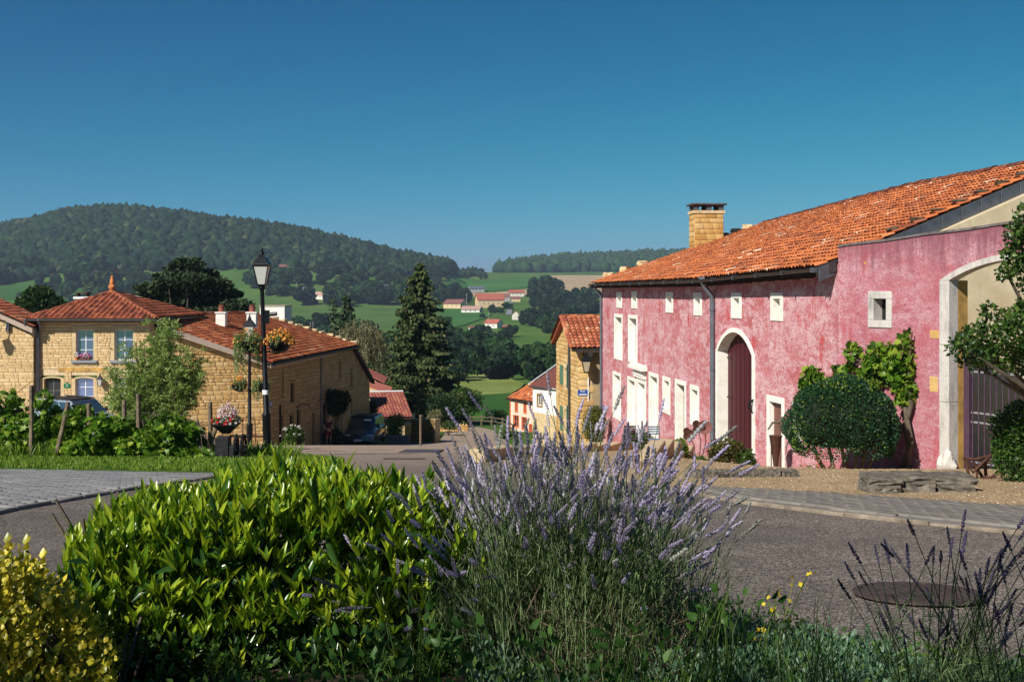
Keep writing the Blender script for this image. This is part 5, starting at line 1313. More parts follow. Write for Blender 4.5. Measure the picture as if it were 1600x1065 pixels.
# ================================================================== STREET LAMPS with hanging baskets
def lamp(px, py, H, label, lean=(0, 0), basket_z=2.55, s_=1.0, bs=1.0, wid=1.0, box=False, sticker=True, group=None):
    b = hit(px, py, 20); t = thing('street_lamp', label, 'street lamp', b); lx, ly = lean
    top = b + Vector((lx, ly, H)); L_ = lambda z: b + Vector((lx * z / H, ly * z / H, z)); z1 = H - .85 * s_
    mb = MB(); mb.tube([L_(-.1), L_(.9), L_(.95), L_(1.0), L_(z1)], [.095, .095, .10, .065, .045], 14); mb.build('post', M_iron, t, smooth=True)
    mb = MB(); mb.tube([L_(z1 - .02), L_(z1 + .03), L_(z1 + .07)], [.05, .075, .05], 12); mb.build('collar', M_iron, t)
    lantern_mesh(t, L_(z1 + .1 * s_), s_)
    mb = MB(); mb.lathe(b + Vector((0, 0, -.02)), [(.16, 0), (.15, .06), (.1, .1)], 12); mb.build('base', M_iron, t)
    c = L_(basket_z)
    HBk = thing('hanging_basket', ('overflowing basket of orange and white flowers on the taller front lamp post' if box else 'half round basket of orange flowers on the farther lamp post'), 'flower basket', c, group='flower baskets on the street lamps')
    for sx in (-1, 1):
        cc = c + Vector((sx * .36 * wid, 0, -.12)); mb = MB(); mb.lathe(cc, [(.05, -.16), (.18, -.11), (.25, .0), (.27, .1), (.23, .1)], 14); mb.build('bowl', M_iron, HBk, smooth=True)
        mb = MB(); mb.tube([L_(basket_z - .25), cc + Vector((0, 0, -.17))], .018, 5); mb.build('bracket', M_iron, HBk)
        orange = (sx > 0) == box; flower_clump('', cc + Vector((0, 0, .10)), .30 * bs, .26 * bs, 520, M_lf if orange else M_trail, M_orf, HBk, .032, .06, droop=.25, nf=330 if orange else 70)
    # trailing stems
    n = 3000; a = rng.uniform(0, 2 * math.pi, n); strand = rng.integers(0, 46, n); sa = rng.uniform(0, 2 * math.pi, 46); sl = rng.uniform(.15, .75, 46) * bs; sxx = np.where(rng.random(46) < .78, -1 if box else 1, 1 if box else -1); sl = np.where(sxx == (-1 if box else 1), sl * 1.15, sl * .5)
    tt = rng.random(n); P = np.stack([sxx[strand] * .38 * wid + np.cos(sa[strand]) * (.24 + .05 * tt), np.sin(sa[strand]) * (.24 + .05 * tt), -sl[strand] * tt + .12], 1) + np.array(c) + rng.normal(size=(n, 3)) * .018
    tv, tf = leaf_template(1, .7, .1, .2); merge(tv, tf, rot_to(unit(n) + [0, 0, -.6]) * (.045 * rng.uniform(.6, 1.3, n))[:, None, None], P, M_trail, 'trailing_leaves', HBk, kind='stuff')
    if box:
        mb = MB(); mb.box(L_(3.15) + Vector((.09, 0, 0)), (.10, .12, .3)); mb.tube([L_(3.2) + Vector((.1, 0, 0)), L_(3.22) + Vector((.32, -.02, 0))], .045, 8); mb.build('socket_box', M_iron, t)
    if sticker:
        mb = MB(); n = 6; q = L_(2.02 * .72); v = []
        for z_ in (-.05, .05):
            for k in range(n + 1): aa = math.pi * (1.15 + .7 * k / n); v.append(q + Vector((math.cos(aa) * .075, math.sin(aa) * .075, z_)))
        mb.add(v, [(k, k + 1, n + 2 + k, n + 1 + k) for k in range(n)]); mb.build('sticker', M_signw, t)
    return t
M_trail = leafmat('trailing_leaf', [(0, (.10, .16, .04)), (.6, (.22, .30, .09)), (1, (.42, .45, .22))], .35)
lamp(418.5, 713, 4.62, 'taller black street lamp leaning slightly in front of the sunlit stone gable', (-.16, 0), 2.62, 1.0, 1.15, 1.0, True)
lamp(390, 706, 4.62, 'farther upright black street lamp beside the antique flower planter', (0, 0), 2.35, 1.0, .9, 1.0, False, False)
# ================================================================== FAR VEGETATION
def crownmat(name, stops, sc_=.25, k=.5):
    s = Nd(name); c = s.ramp(s.rand(), stops); n = s.noise(sc_, 4, .65)
    c = s.mix(k, c, s.ramp(n, [(.3, .45), (.7, 1.0)]), 'MULTIPLY'); return s.leafy(c, .75, .25, spec=.1)
M_far1 = crownmat('far_foliage', [(0, (.016, .046, .016)), (.6, (.032, .078, .024)), (1, (.055, .115, .034))])
M_far2 = crownmat('far_foliage_light', [(0, (.030, .065, .018)), (.6, (.05, .10, .028)), (1, (.08, .13, .04))])
M_far3 = crownmat('far_foliage_dark', [(0, (.010, .028, .015)), (.6, (.018, .044, .02)), (1, (.03, .06, .024))])
M_forest = crownmat('forest_foliage', [(0, (.009, .028, .014)), (.5, (.014, .042, .02)), (.82, (.026, .060, .023)), (.94, (.045, .08, .028)), (1, (.08, .105, .045))], .35, .6)
def ico(sub):
    bm = bmesh.new(); bmesh.ops.create_icosphere(bm, subdivisions=sub, radius=1); bm.verts.ensure_lookup_table()
    v = np.array([tuple(q.co) for q in bm.verts]); f = np.array([[q.index for q in x.verts] for x in bm.faces]); bm.free(); return v, f
def forest(name, n, yr, rr, accept, rad, mat, sub=2, sink=.2):
    v, f = ico(sub); P = []; 
    while len(P) < n:
        m = n * 4; y = rng.uniform(*yr, m); x = rng.uniform(*rr, m) * y; z = zt(x, y); px = 800 + F * x / y; py = HZ - F * z / y
        ok = accept(px, py); P += list(zip(x[ok], y[ok], z[ok]))
    P = np.array(P[:n]); r = rng.uniform(*rad, n)
    nv = len(v); V = np.repeat(v[None], n, 0)
    ph = rng.uniform(0, 6.28, (n, 3, 1))
    bump = 1 + .22 * np.sin(V[:, :, 0] * 4.1 + ph[:, 0]) * np.cos(V[:, :, 1] * 4.7 + ph[:, 1]) + .16 * np.sin(V[:, :, 2] * 6 + ph[:, 2]) + rng.normal(size=(n, nv)) * (.09 if sub > 1 else .17)
    V = V * bump[:, :, None] * (r[:, None, None] * np.array([1, 1, 1.15])) + P[:, None, :] + np.array([0, 0, 1]) * (r * (.95 - sink))[:, None, None]
    Fc = (f[None] + (np.arange(n) * nv)[:, None, None]).reshape(-1, 3)
    me = rawmesh(name, V.reshape(-1, 3), Fc, mat, False, np.repeat(rng.random(n), nv)); o = link(name, me); o['kind'] = 'stuff'; return o
lowL = lambda px: np.interp(px, [-300, 0, 100, 200, 300, 430, 560, 700, 720], [452, 446, 428, 424, 424, 420, 432, 432, 430])
forest('wooded_hill', 11500, (1150, 1850), (-.66, -.04), lambda px, py: (py < lowL(px)) & (px < 709), (2.6, 7.8), M_forest, 1)
forest('far_wooded_ridge', 2600, (2350, 3250), (-.012, .3), lambda px, py: (py < 429.5) & (px > 745), (9, 14), M_far1, 1)
forest('horizon_hedge', 60, (1880, 1960), (-.052, -.02), lambda px, py: (px > 704) & (px < 762), (4, 7), M_far3, 1)

def crown_mesh(name, n, mat, seed, lobes=9, leaf=.17, squash=1.0, trunk=True, conif=False):
    """unit-height tree of many small leaf faces on a lobed volume, trunk included"""
    r = np.random.default_rng(seed); C = r.normal(size=(lobes, 3)) * np.array([.2, .2, .16]) + np.array([0, 0, .6]); C[0] = (0, 0, .62); Rr = r.uniform(.16, .28, lobes); Rr[0] = .3
    k = r.integers(0, lobes, n); d = r.normal(size=(n, 3)); d /= np.linalg.norm(d, axis=1, keepdims=True)
    P = C[k] + d * (Rr[k] * r.uniform(.55, 1.08, n) ** .6)[:, None] * np.array([1, 1, squash])
    P[:, 2] = np.clip(P[:, 2], .08, 1.02)
    dd = d + r.normal(size=(n, 3)) * .7; dd /= np.linalg.norm(dd, axis=1, keepdims=True)
    a = r.normal(size=(n, 3)); x = np.cross(a, dd); x /= np.linalg.norm(x, axis=1, keepdims=True); y = np.cross(dd, x)
    s_ = leaf * r.uniform(.5, 1.2, n)[:, None] * .5
    q = np.stack([P - x * s_ * 1.0 - y * s_ * .5, P + x * s_ * .3 - y * s_, P + x * s_ + y * s_ * .4, P - x * s_ * .2 + y * s_], 1).reshape(-1, 3)
    Fc = np.arange(4 * n).reshape(-1, 4)
    rv = np.repeat(r.random(n), 4)
    me = rawmesh(name, q, Fc, mat, False, rv)
    if trunk:
        mb = MB(); mb.tube([(0, 0, -.05), (.01, 0, .2), (-.01, .01, .45), (0, 0, .75)], [.03, .022, .016, .006], 6)
        for kk in range(min(lobes, 6)): mb.tube([(0, 0, .25), tuple((C[kk] + [0, 0, .2]) / 2 + [0, 0, -.02]), tuple(C[kk])], [.014, .009, .003], 4)
        bm = bmesh.new(); bm.from_mesh(me); b0 = len(bm.verts); vs = [bm.verts.new(v) for v in mb.v]
        for f in mb.f:
            try: fc = bm.faces.new([vs[i] for i in f]); fc.material_index = 1
            except ValueError: pass
        bm.to_mesh(me); bm.free(); me.materials.append(M_wood)
    return me
CR1 = [crown_mesh('tree', 1500, M_far1, 1), crown_mesh('tree', 1500, M_far1, 2, 12), crown_mesh('tree', 1400, M_far3, 3, 7, squash=1.25), crown_mesh('tree', 1400, M_far3, 4, 10)]
CR2 = [crown_mesh('tree', 1400, M_far2, 5), crown_mesh('tree', 1400, M_far2, 6, 11)]
def plant_trees(poly, n, hpx, meshes, label, group, name='tree', seed=0, wide=1.0, sink=.12):
    r = random.Random(seed); xs = [p_[0] for p_ in poly]; ys_ = [p_[1] for p_ in poly]; k = 0; tries = 0; made = []
    while k < n and tries < 4000:
        tries += 1
        px, py = r.uniform(min(xs), max(xs)), r.uniform(min(ys_), max(ys_))
        if not inpoly(px, py, poly): continue
        p_ = hit(px, py, 60.0); h = r.uniform(*hpx) / F * p_.y
        o = link(name, r.choice(meshes)); ww = h * r.uniform(.85, 1.3) * wide
        o.location = p_ - Vector((0, 0, h * sink)); o.scale = (ww, ww, h); o.rotation_euler.z = r.uniform(0, 6.28); tag(o, label, 'tree', group); k += 1; made.append((px, o))
    made.sort(key=lambda q: q[0])
    if n <= 9:
        for (px, o), w_ in zip(made, ('leftmost', 'second from left', 'third from left', 'fourth from left', 'fifth from left', 'sixth from left', 'seventh from left', 'eighth from left', 'ninth from left')): o['label'] = label + ', ' + w_
R_ = lambda x0, x1, y0, y1: [(x0, y0), (x1, y0), (x1, y1), (x0, y1)]
plant_trees(R_(690, 880, 575, 600), 26, (36, 56), CR1, 'dark leafy tree in the belt behind the sloping meadow', 'trees in the belt behind the meadow', seed=1)
plant_trees(R_(690, 730, 540, 580), 7, (40, 60), CR1, 'dark leafy tree right of the big spruce above the belt', 'trees right of the big spruce', seed=21)
plant_trees(R_(820, 900, 585, 606), 9, (26, 40), CR2, 'low olive tree at the foot of the dark belt', 'olive trees below the belt', seed=2)
plant_trees([(852, 462), (900, 468), (935, 495), (935, 528), (826, 532), (822, 508), (838, 482)], 32, (18, 32), CR1, 'dark tree on the wooded slope right of the far village', 'trees on the slope beside the far village', seed=3)
plant_trees(R_(846, 862, 455, 470), 5, (26, 34), CR1[2:], 'tall dark tree at the crest of the slope beside the stubble field', 'trees at the crest by the stubble field', seed=4)
plant_trees([(545, 462), (690, 470), (690, 482), (545, 482)], 15, (30, 44), CR1, 'large dark tree above the hillside pasture left of the spruce', 'trees above the hillside pasture', seed=5)
plant_trees(R_(475, 545, 466, 480), 8, (20, 34), CR1, 'dark tree around the small white farmhouse', 'trees around the white farmhouse', seed=6)
plant_trees(R_(385, 480, 440, 466), 16, (18, 34), CR1 + CR2[:1], 'hedge tree at the foot of the wooded hill', 'hedge trees at the foot of the hill', seed=7)
plant_trees(R_(480, 700, 425, 450), 26, (14, 26), CR1 + CR2[:1], 'small tree among the far houses below the wooded hill', 'small trees below the wooded hill', seed=8)
plant_trees(R_(0, 230, 430, 450), 26, (18, 32), CR1, 'tree along the far pasture at the left', 'trees along the left pasture', seed=9)
plant_trees(R_(0, 120, 462, 472), 3, (14, 20), CR2, 'round shrub on the left pasture', 'shrubs on the left pasture', seed=10)
plant_trees(R_(80, 300, 462, 500), 9, (26, 42), CR1 + CR2, 'leafy tree behind the roofs at the left', 'trees behind the left roofs', seed=11)
plant_trees(R_(560, 700, 540, 570), 12, (36, 58), CR2 + CR1[:1], 'pale green tree in the valley left of the spruce', 'valley trees left of the spruce', seed=12)
plant_trees(R_(430, 520, 515, 535), 9, (20, 36), CR1, 'dark shrub tree in the valley behind the orange red roof', 'valley trees behind the orange red roof', seed=13)
plant_trees([(690, 458), (735, 462), (735, 475), (690, 478)], 9, (18, 26), CR1, 'tree left of the far village houses', 'trees left of the far village', seed=14)
plant_trees(R_(752, 795, 484, 500), 6, (8, 14), CR1, 'garden tree between the far village houses', 'garden trees in the far village', seed=15)
plant_trees(R_(745, 800, 522, 532), 10, (9, 15), CR1, 'shrub around the lowest far village houses', 'shrubs by the lowest village houses', seed=16)
plant_trees(R_(880, 940, 460, 500), 10, (12, 22), CR1, 'tree by the red roofs far right of the village', 'trees by the right hand red roofs', seed=17)
plant_trees(R_(700, 860, 434, 438), 5, (5, 8), CR1, 'tiny bush on the edge of the green crop field', 'bushes at the crop field edge', seed=18)
plant_trees(R_(735, 800, 520, 545), 8, (14, 24), CR2 + CR1, 'tree in the valley meadow below the far village', 'trees below the far village', seed=19)

# ================================================================== FAR HOUSES
M_fw = plain('far_white_wall', (.66, .62, .56), .9, var=.05); M_fc = plain('far_cream_wall', (.62, .46, .28), .9, var=.05); M_fgw = plain('far_grey_wall', (.30, .30, .32), .9, var=.05)
M_fr = plain('far_red_roof', (.36, .10, .065), .9, var=.15); M_fbr = plain('far_brown_roof', (.20, .085, .075), .9, var=.15); M_fgr = plain('far_slate_roof', (.09, .11, .15), .8, var=.1); M_fpr = plain('far_pink_roof', (.42, .26, .22), .9, var=.1)
def far_house(px0, px1, yt, yb, wallm, roofm, label, gable=0, rz=None, nw=3, deep=.8, rf=.42):
    cx = (px0 + px1) / 2; b = hit(cx, yb, 200.0); k = b.y / F; wd = (px1 - px0) * k; h = (yb - yt) * k; t = thing('far_house', label, 'house', b, rz=R(rz or 0))
    hw_, dp_ = wd / 2, wd * deep / 2; e = h * (1 - rf); mb = MB(); z0 = -4
    if gable: hw_, dp_ = hw_, dp_ * 1.2
    L_ = Vector
    if not gable:                           # ridge along x
        mb.add([(-hw_, -dp_, z0), (hw_, -dp_, z0), (hw_, dp_, z0), (-hw_, dp_, z0), (-hw_, -dp_, e), (hw_, -dp_, e), (hw_, dp_, e), (-hw_, dp_, e), (-hw_, 0, h * .98), (hw_, 0, h * .98)],
               [(0, 1, 5, 4), (1, 2, 6, 9, 5), (2, 3, 7, 6), (3, 0, 4, 8, 7)])
        rq = [((-hw_ * 1.06, -dp_ * 1.1, e * .94), (hw_ * 1.06, -dp_ * 1.1, e * .94), (hw_ * 1.06, 0, h), (-hw_ * 1.06, 0, h)), ((-hw_ * 1.06, 0, h), (hw_ * 1.06, 0, h), (hw_ * 1.06, dp_ * 1.1, e * .94), (-hw_ * 1.06, dp_ * 1.1, e * .94))]
    else:
        mb.add([(-hw_, -dp_, z0), (hw_, -dp_, z0), (hw_, dp_, z0), (-hw_, dp_, z0), (-hw_, -dp_, e), (hw_, -dp_, e), (hw_, dp_, e), (-hw_, dp_, e), (0, -dp_, h * .98), (0, dp_, h * .98)],
               [(0, 1, 5, 8, 4), (1, 2, 6, 5), (2, 3, 7, 9, 6), (3, 0, 4, 7)])
        rq = [((-hw_ * 1.1, -dp_ * 1.05, e * .94), (0, -dp_ * 1.05, h), (0, dp_ * 1.05, h), (-hw_ * 1.1, dp_ * 1.05, e * .94)), ((0, -dp_ * 1.05, h), (hw_ * 1.1, -dp_ * 1.05, e * .94), (hw_ * 1.1, dp_ * 1.05, e * .94), (0, dp_ * 1.05, h))]
    mb.build('wall', wallm, t, local=True)
    for q in rq:
        mb = MB(); lo = [(x, y, z - .25) for x, y, z in q]; mb.hexa(lo + list(q)); mb.build('roof', roofm, t, local=True)
    for i in range(nw):
        x = (-.75 + 1.5 * (i + .5) / nw) * hw_ ; s_ = min(.9, wd * .07); mb = MB(); mb.box((x, -dp_ - .02, e * .5), (s_, .1, s_ * 1.25)); mb.build('window', M_dglass, t, local=True)
    mb = MB(); mb.box((hw_ * .4, dp_ * .2, h), (.7, .7, 1.2)); mb.build('chimney', M_fbr, t, local=True)
    return t
far_house(697, 728, 467.5, 482, M_fc, M_fbr, 'cream house with brown roof at the left edge of the far village', rz=-28)
far_house(723, 752, 478, 488.5, M_fw, M_fpr, 'white bungalow with pinkish roof in front of the long cream barn', rz=-10)
far_house(744, 786, 458.5, 480, M_fc, M_fr, 'long cream barn with red roof in the middle of the far village', rz=14, nw=4, deep=.5)
far_house(786, 797, 459, 471, M_fgw, M_fbr, 'grey walled house touching the right end of the long cream barn', nw=2)
far_house(795, 818, 453, 463, M_fw, M_fr, 'pink white house with red roof at the top of the village street', rz=5)
far_house(799, 813, 463, 471, M_fc, M_fbr, 'small house with brown roof right of the village street', nw=2)
far_house(733, 757, 447, 455.5, M_fgw, M_fgr, 'house with blue slate roof above the long cream barn')
far_house(800, 812, 486, 499, M_fw, M_fr, 'white gabled house right of the village street among trees', gable=1, nw=1)
far_house(760, 783, 498.5, 512, M_fw, M_fr, 'white house with red roof below the village lane', rz=-30, nw=2)
far_house(733, 754, 509, 521, M_fw, M_fbr, 'white house with brown roof, lowest of the far village', rz=15, nw=2)
far_house(785, 800, 508, 515, M_fgw, M_fr, 'low red roofed shed right of the lowest village houses', nw=1)
far_house(897, 914, 463, 474, M_fc, M_fbr, 'brown roofed house just above the yellow house roof, left one', rz=10, nw=2)
far_house(905, 924, 467, 480, M_fw, M_fbr, 'brown roofed house just above the yellow house roof, right one', rz=-20, nw=2)
far_house(104, 134, 420, 432, M_fw, M_fgr, 'wide grey roofed house under the wooded hill at the left', rz=8)
far_house(137, 153, 423, 438, M_fw, M_fbr, 'tall pale house with brown roof right of the grey roofed house', gable=0, rz=12, nw=2)
far_house(78, 88, 427, 432, M_fc, M_fr, 'small orange roofed hut under the wooded hill', nw=1)
far_house(172, 183, 423.5, 429, M_fw, M_fr, 'small white and red house right of the tall pale house under the hill', nw=1)
far_house(437, 458, 413, 422, M_fw, M_fbr, 'dark roofed house with dormers highest on the wooded slope', nw=3)
far_house(492, 511, 456, 467, M_fw, M_fpr, 'small white farmhouse with pinkish roof above the pasture', rz=-25, nw=2)
far_house(466, 476, 448, 454, M_fw, M_fgr, 'tiny white house left of the white farmhouse', nw=1)
far_house(591, 613, 445, 454, M_fw, M_fgr, 'house with long dark blue roof below the wooded hill', rz=-15, nw=2)
M_pole = plain('pale_pole', (.42, .40, .36), .8)
for k, (px, yb, yt, lab) in enumerate(((729, 485, 458, 'pale utility pole beside the cream house at the far village edge'), (463, 459, 442, 'pale utility pole left of the white farmhouse'), (485, 533, 503, 'left one of two pale poles behind the orange red roof'), (489, 533, 503, 'right one of two pale poles behind the orange red roof'), (733, 459, 447, 'small pole by the blue slate roof house'), (763, 523, 488, 'pale pole in the gardens below the village'))):
    b = hit(px, yb, 200.0); kk = b.y / F; h = (yb - yt) * kk; t = thing('utility_pole', lab, 'pole', b, 'utility poles in the valley'); mb = MB(); mb.tube([b - Vector((0, 0, 1)), b + Vector((0, 0, h))], [.35 * kk, .25 * kk], 6); mb.build('pole', M_pole, t); mb = MB(); mb.box(b + Vector((0, 0, h * .93)), (3 * kk, .3, .3 * kk)); mb.build('crossarm', M_pole, t)
# village street
r0 = [hit(*q) for q in ((790, 493), (800, 493), (801, 472), (797, 472))]; sheet('village_street', [(q.x, q.y) for q in r0], .8, plain('far_asphalt', (.2, .2, .22), .9), 20)

# ================================================================== MIDDLE-DISTANCE TREES
def leafcloud(name, ell, n, size, mat, parent, out=.6, up=.3, tmpl=None, kind='stuff', shell=.6, flat=None, zmin=None):
    """leaves spread through ellipsoids [(centre, radii, weight)]"""
    wts = np.array([e[2] if len(e) > 2 else e[1][0] * e[1][1] + e[1][1] * e[1][2] + e[1][0] * e[1][2] for e in ell], float); wts /= wts.sum(); k = rng.choice(len(ell), n, p=wts)
    C = np.array([tuple(e[0]) for e in ell], float); Rr = np.array([tuple(e[1]) for e in ell], float); d = unit(n); P = C[k] + d * Rr[k] * (rng.uniform(shell ** 3, 1.05, n) ** (1 / 3))[:, None]
    if zmin is not None: m_ = P[:, 2] > zmin; P, d = P[m_], d[m_]; n = len(P)
    D = unit(n) + d * out + np.array([0, 0, up]); tv, tf = tmpl or leaf_template(1, .6, .12, .2)
    M = rot_to(D) * (size * rng.uniform(.55, 1.25, n))[:, None, None]
    return merge(tv, tf, M, P, mat, name, parent, kind=kind)
M_bark = plain('bark', (.12, .095, .07), .95, var=.3, scale=12, bump=.6)
def stems(parent, base, tips, r0=.05, mat=None, name='stem', n=6, wob=.1):
    for tp in tips:
        b, tp = Vector(base), Vector(tp); m1 = b.lerp(tp, .35) + Vector((rnd.uniform(-wob, wob), rnd.uniform(-wob, wob), 0)); m2 = b.lerp(tp, .7) + Vector((rnd.uniform(-wob, wob), rnd.uniform(-wob, wob), 0))
        mb = MB(); mb.tube([b, m1, m2, tp], [r0, r0 * .75, r0 * .5, r0 * .25], n); mb.build(name, mat or M_bark, parent, smooth=True)
# big spruce
def conifer(label, px, ytop, ybase, Y, wpx, mat, nb=46, seed=1, droop=.5, tuft=.38, sparse=1.0, group=None, name='spruce_tree'):
    b = Vector(((px - 800) / F * Y, Y, g((px - 800) / F * Y, Y))); top = -(ytop - HZ) / F * Y; H = top - b.z; rad = wpx / F * Y / 2; t = thing(name, label, 'tree', b, group)
    r = np.random.default_rng(seed); mb = MB(); mb.tube([b, b + Vector((0, 0, H * .5)), b + Vector((0, 0, H * .99))], [rad * .07, rad * .045, .02], 8); mb.build('trunk', M_bark, t)
    P = []; D = []; mbb = MB()
    for i in range(nb):
        f = (i + .5) / nb; z = H * (.03 + .95 * f ** .95); L_ = rad * (1 - f) ** .75 * 1.0 + .15; nbr = int(7 + 4 * (1 - f))
        for k in range(nbr):
            a = r.uniform(0, 6.283); L = L_ * r.choice([r.uniform(.4, .9), r.uniform(.75, 1.3)]); m = max(4, int(L * 11 * sparse)); 
            tt = (np.arange(m) + r.random(m)) / m; drop = -L * droop * (tt ** 1.4) + L * .22 * tt ** 3; side = r.normal(size=m) * .10 * L * (.3 + tt)
            x = math.cos(a) * L * tt - math.sin(a) * side; y = math.sin(a) * L * tt + math.cos(a) * side
            P.append(np.stack([b.x + x, b.y + y, b.z + z + drop], 1)); D.append(np.stack([np.cos(a) * .5 + r.normal(size=m) * .35, np.sin(a) * .5 + r.normal(size=m) * .35, np.full(m, -.75) + r.normal(size=m) * .3], 1))
            if k < 3: mbb.tube([b + Vector((0, 0, z)), b + Vector((math.cos(a) * L * .8, math.sin(a) * L * .8, z - L * droop * .6))], [.035, .012], 3, False)
    P = np.concatenate(P); D = np.concatenate(D); n = len(P)
    tv = np.array([(-.25, 0, 0), (.25, 0, 0), (.32, .05, .5), (.0, 0, 1), (-.32, .05, .55)]); tf = np.array([(0, 1, 2), (0, 2, 4), (4, 2, 3)])
    merge(tv, tf, rot_to(D) * (tuft * r.uniform(.5, 1.3, n))[:, None, None], P, mat, 'foliage', t, kind='stuff')
    mbb.build('branches', M_bark, t)['kind'] = 'stuff'
    return t
M_spr = leafmat('spruce_needles', [(0, (.02, .042, .012)), (.5, (.045, .075, .018)), (.85, (.085, .11, .028)), (1, (.12, .095, .04))], .15, .7)
M_pine = leafmat('pine_needles', [(0, (.012, .030, .012)), (.5, (.025, .050, .018)), (1, (.055, .075, .025))], .12, .7)
conifer('tall dense spruce with drooping branches in the middle of the picture', 655, 404, 650, 108, 150, M_spr, 66, 1, .42, .36, 2.6)
conifer('slim bare spruce behind the orange red roof', 521, 462, 560, 128, 62, M_pine, 26, 2, .25, .35, .6)
conifer('dark bushy conifer just right of the slim bare spruce', 541, 455, 560, 140, 66, M_pine, 34, 3, .2, .6, 1.0)
# broad pine behind the roofs on the left
pt_ = thing('pine_tree', 'broad dark pine with layered boughs behind the stone house roofs', 'tree', (at(290, 500, 95).x, 95, g(at(290, 500, 95).x, 95)))
ell = []
r = random.Random(12)
for (px, py, wx, wy) in ((293, 408, 26, 8), (280, 418, 24, 8), (318, 425, 26, 8), (262, 430, 22, 7), (295, 432, 34, 9), (335, 440, 28, 8), (240, 447, 30, 8), (290, 449, 42, 9), (350, 455, 30, 8), (225, 462, 28, 8), (270, 466, 44, 9), (325, 468, 44, 9), (370, 474, 26, 8), (250, 482, 50, 9), (340, 486, 56, 9), (290, 492, 70, 10)):
    k = 95 / F; c = at(px, py + 6, 95 + r.uniform(-2.5, 2.5)); ell.append((c, (wx * k * .95, wx * k * .8, wy * k)))
leafcloud('foliage', ell, 15000, .42, M_pine, pt_, .5, .8)
b = Vector(ORG[pt_.name]); stems(pt_, b, [e[0] for e in ell], .16)
# leafy tree behind the leftmost gable
t = thing('leafy_tree', 'rounded dark leafy tree behind the roof at the left edge', 'tree', (at(62, 500, 84).x, 84, g(at(62, 500, 84).x, 84)))
k = 84 / F; ell = [(at(px, py, 84), (a * k, a * k, b_ * k)) for px, py, a, b_ in ((62, 475, 30, 22), (45, 485, 24, 20), (82, 482, 22, 18), (60, 462, 22, 14), (62, 495, 36, 18))]
leafcloud('foliage', ell, 6500, .30, leafmat('dark_leaves', [(0, (.015, .035, .010)), (.5, (.03, .065, .015)), (1, (.06, .10, .025))], .25), t); stems(t, ORG[t.name], [e[0] for e in ell], .15)
# weeping pale tree
t = thing('weeping_tree', 'pale brown green weeping tree behind the far end of the orange red roof', 'tree', (at(562, 600, 98).x, 98, g(at(562, 600, 98).x, 98))); b = Vector(ORG[t.name]); H = -(492 - HZ) / F * 98 - b.z
P = []; D = []; mb = MB()
for i in range(300):
    a = rng.uniform(0, 6.283); rr_ = rng.uniform(.1, 1) ** .6 * 2.45; z0 = H * rng.uniform(.72, 1.0) * (1 - .10 * (rr_ / 2.4) ** 2); L = rng.uniform(1.2, 4.0); m = 36; tt = np.linspace(0, 1, m)
    x = math.cos(a) * (rr_ * (.75 + .35 * tt)); y = math.sin(a) * (rr_ * (.75 + .35 * tt)); z = z0 - L * tt ** 1.3
    P.append(np.stack([b.x + x, b.y + y, b.z + z], 1) + rng.normal(size=(m, 3)) * .05); D.append(np.tile([math.cos(a) * .25, math.sin(a) * .25, -1.0], (m, 1)) + rng.normal(size=(m, 3)) * .25)
    if i < 60: mb.tube([b + Vector((0, 0, H * .45)), b + Vector((math.cos(a) * rr_ * .5, math.sin(a) * rr_ * .5, z0 * .95)), b + Vector((x[5], y[5], z[5]))], [.05, .03, .012], 4, False)
mb.build('branches', M_bark, t)['kind'] = 'stuff'
P = np.concatenate(P); D = np.concatenate(D); tv, tf = leaf_template(1, .22, .05, .1)
merge(tv, tf, rot_to(D) * (.30 * rng.uniform(.6, 1.2, len(P)))[:, None, None], P, leafmat('straw_green_leaves', [(0, (.09, .09, .035)), (.6, (.18, .17, .075)), (1, (.30, .26, .14))], .3), 'foliage', t, kind='stuff')
mb = MB(); mb.tube([b, b + Vector((.1, 0, H * .5))], [.22, .14], 8); mb.build('trunk', M_bark, t)
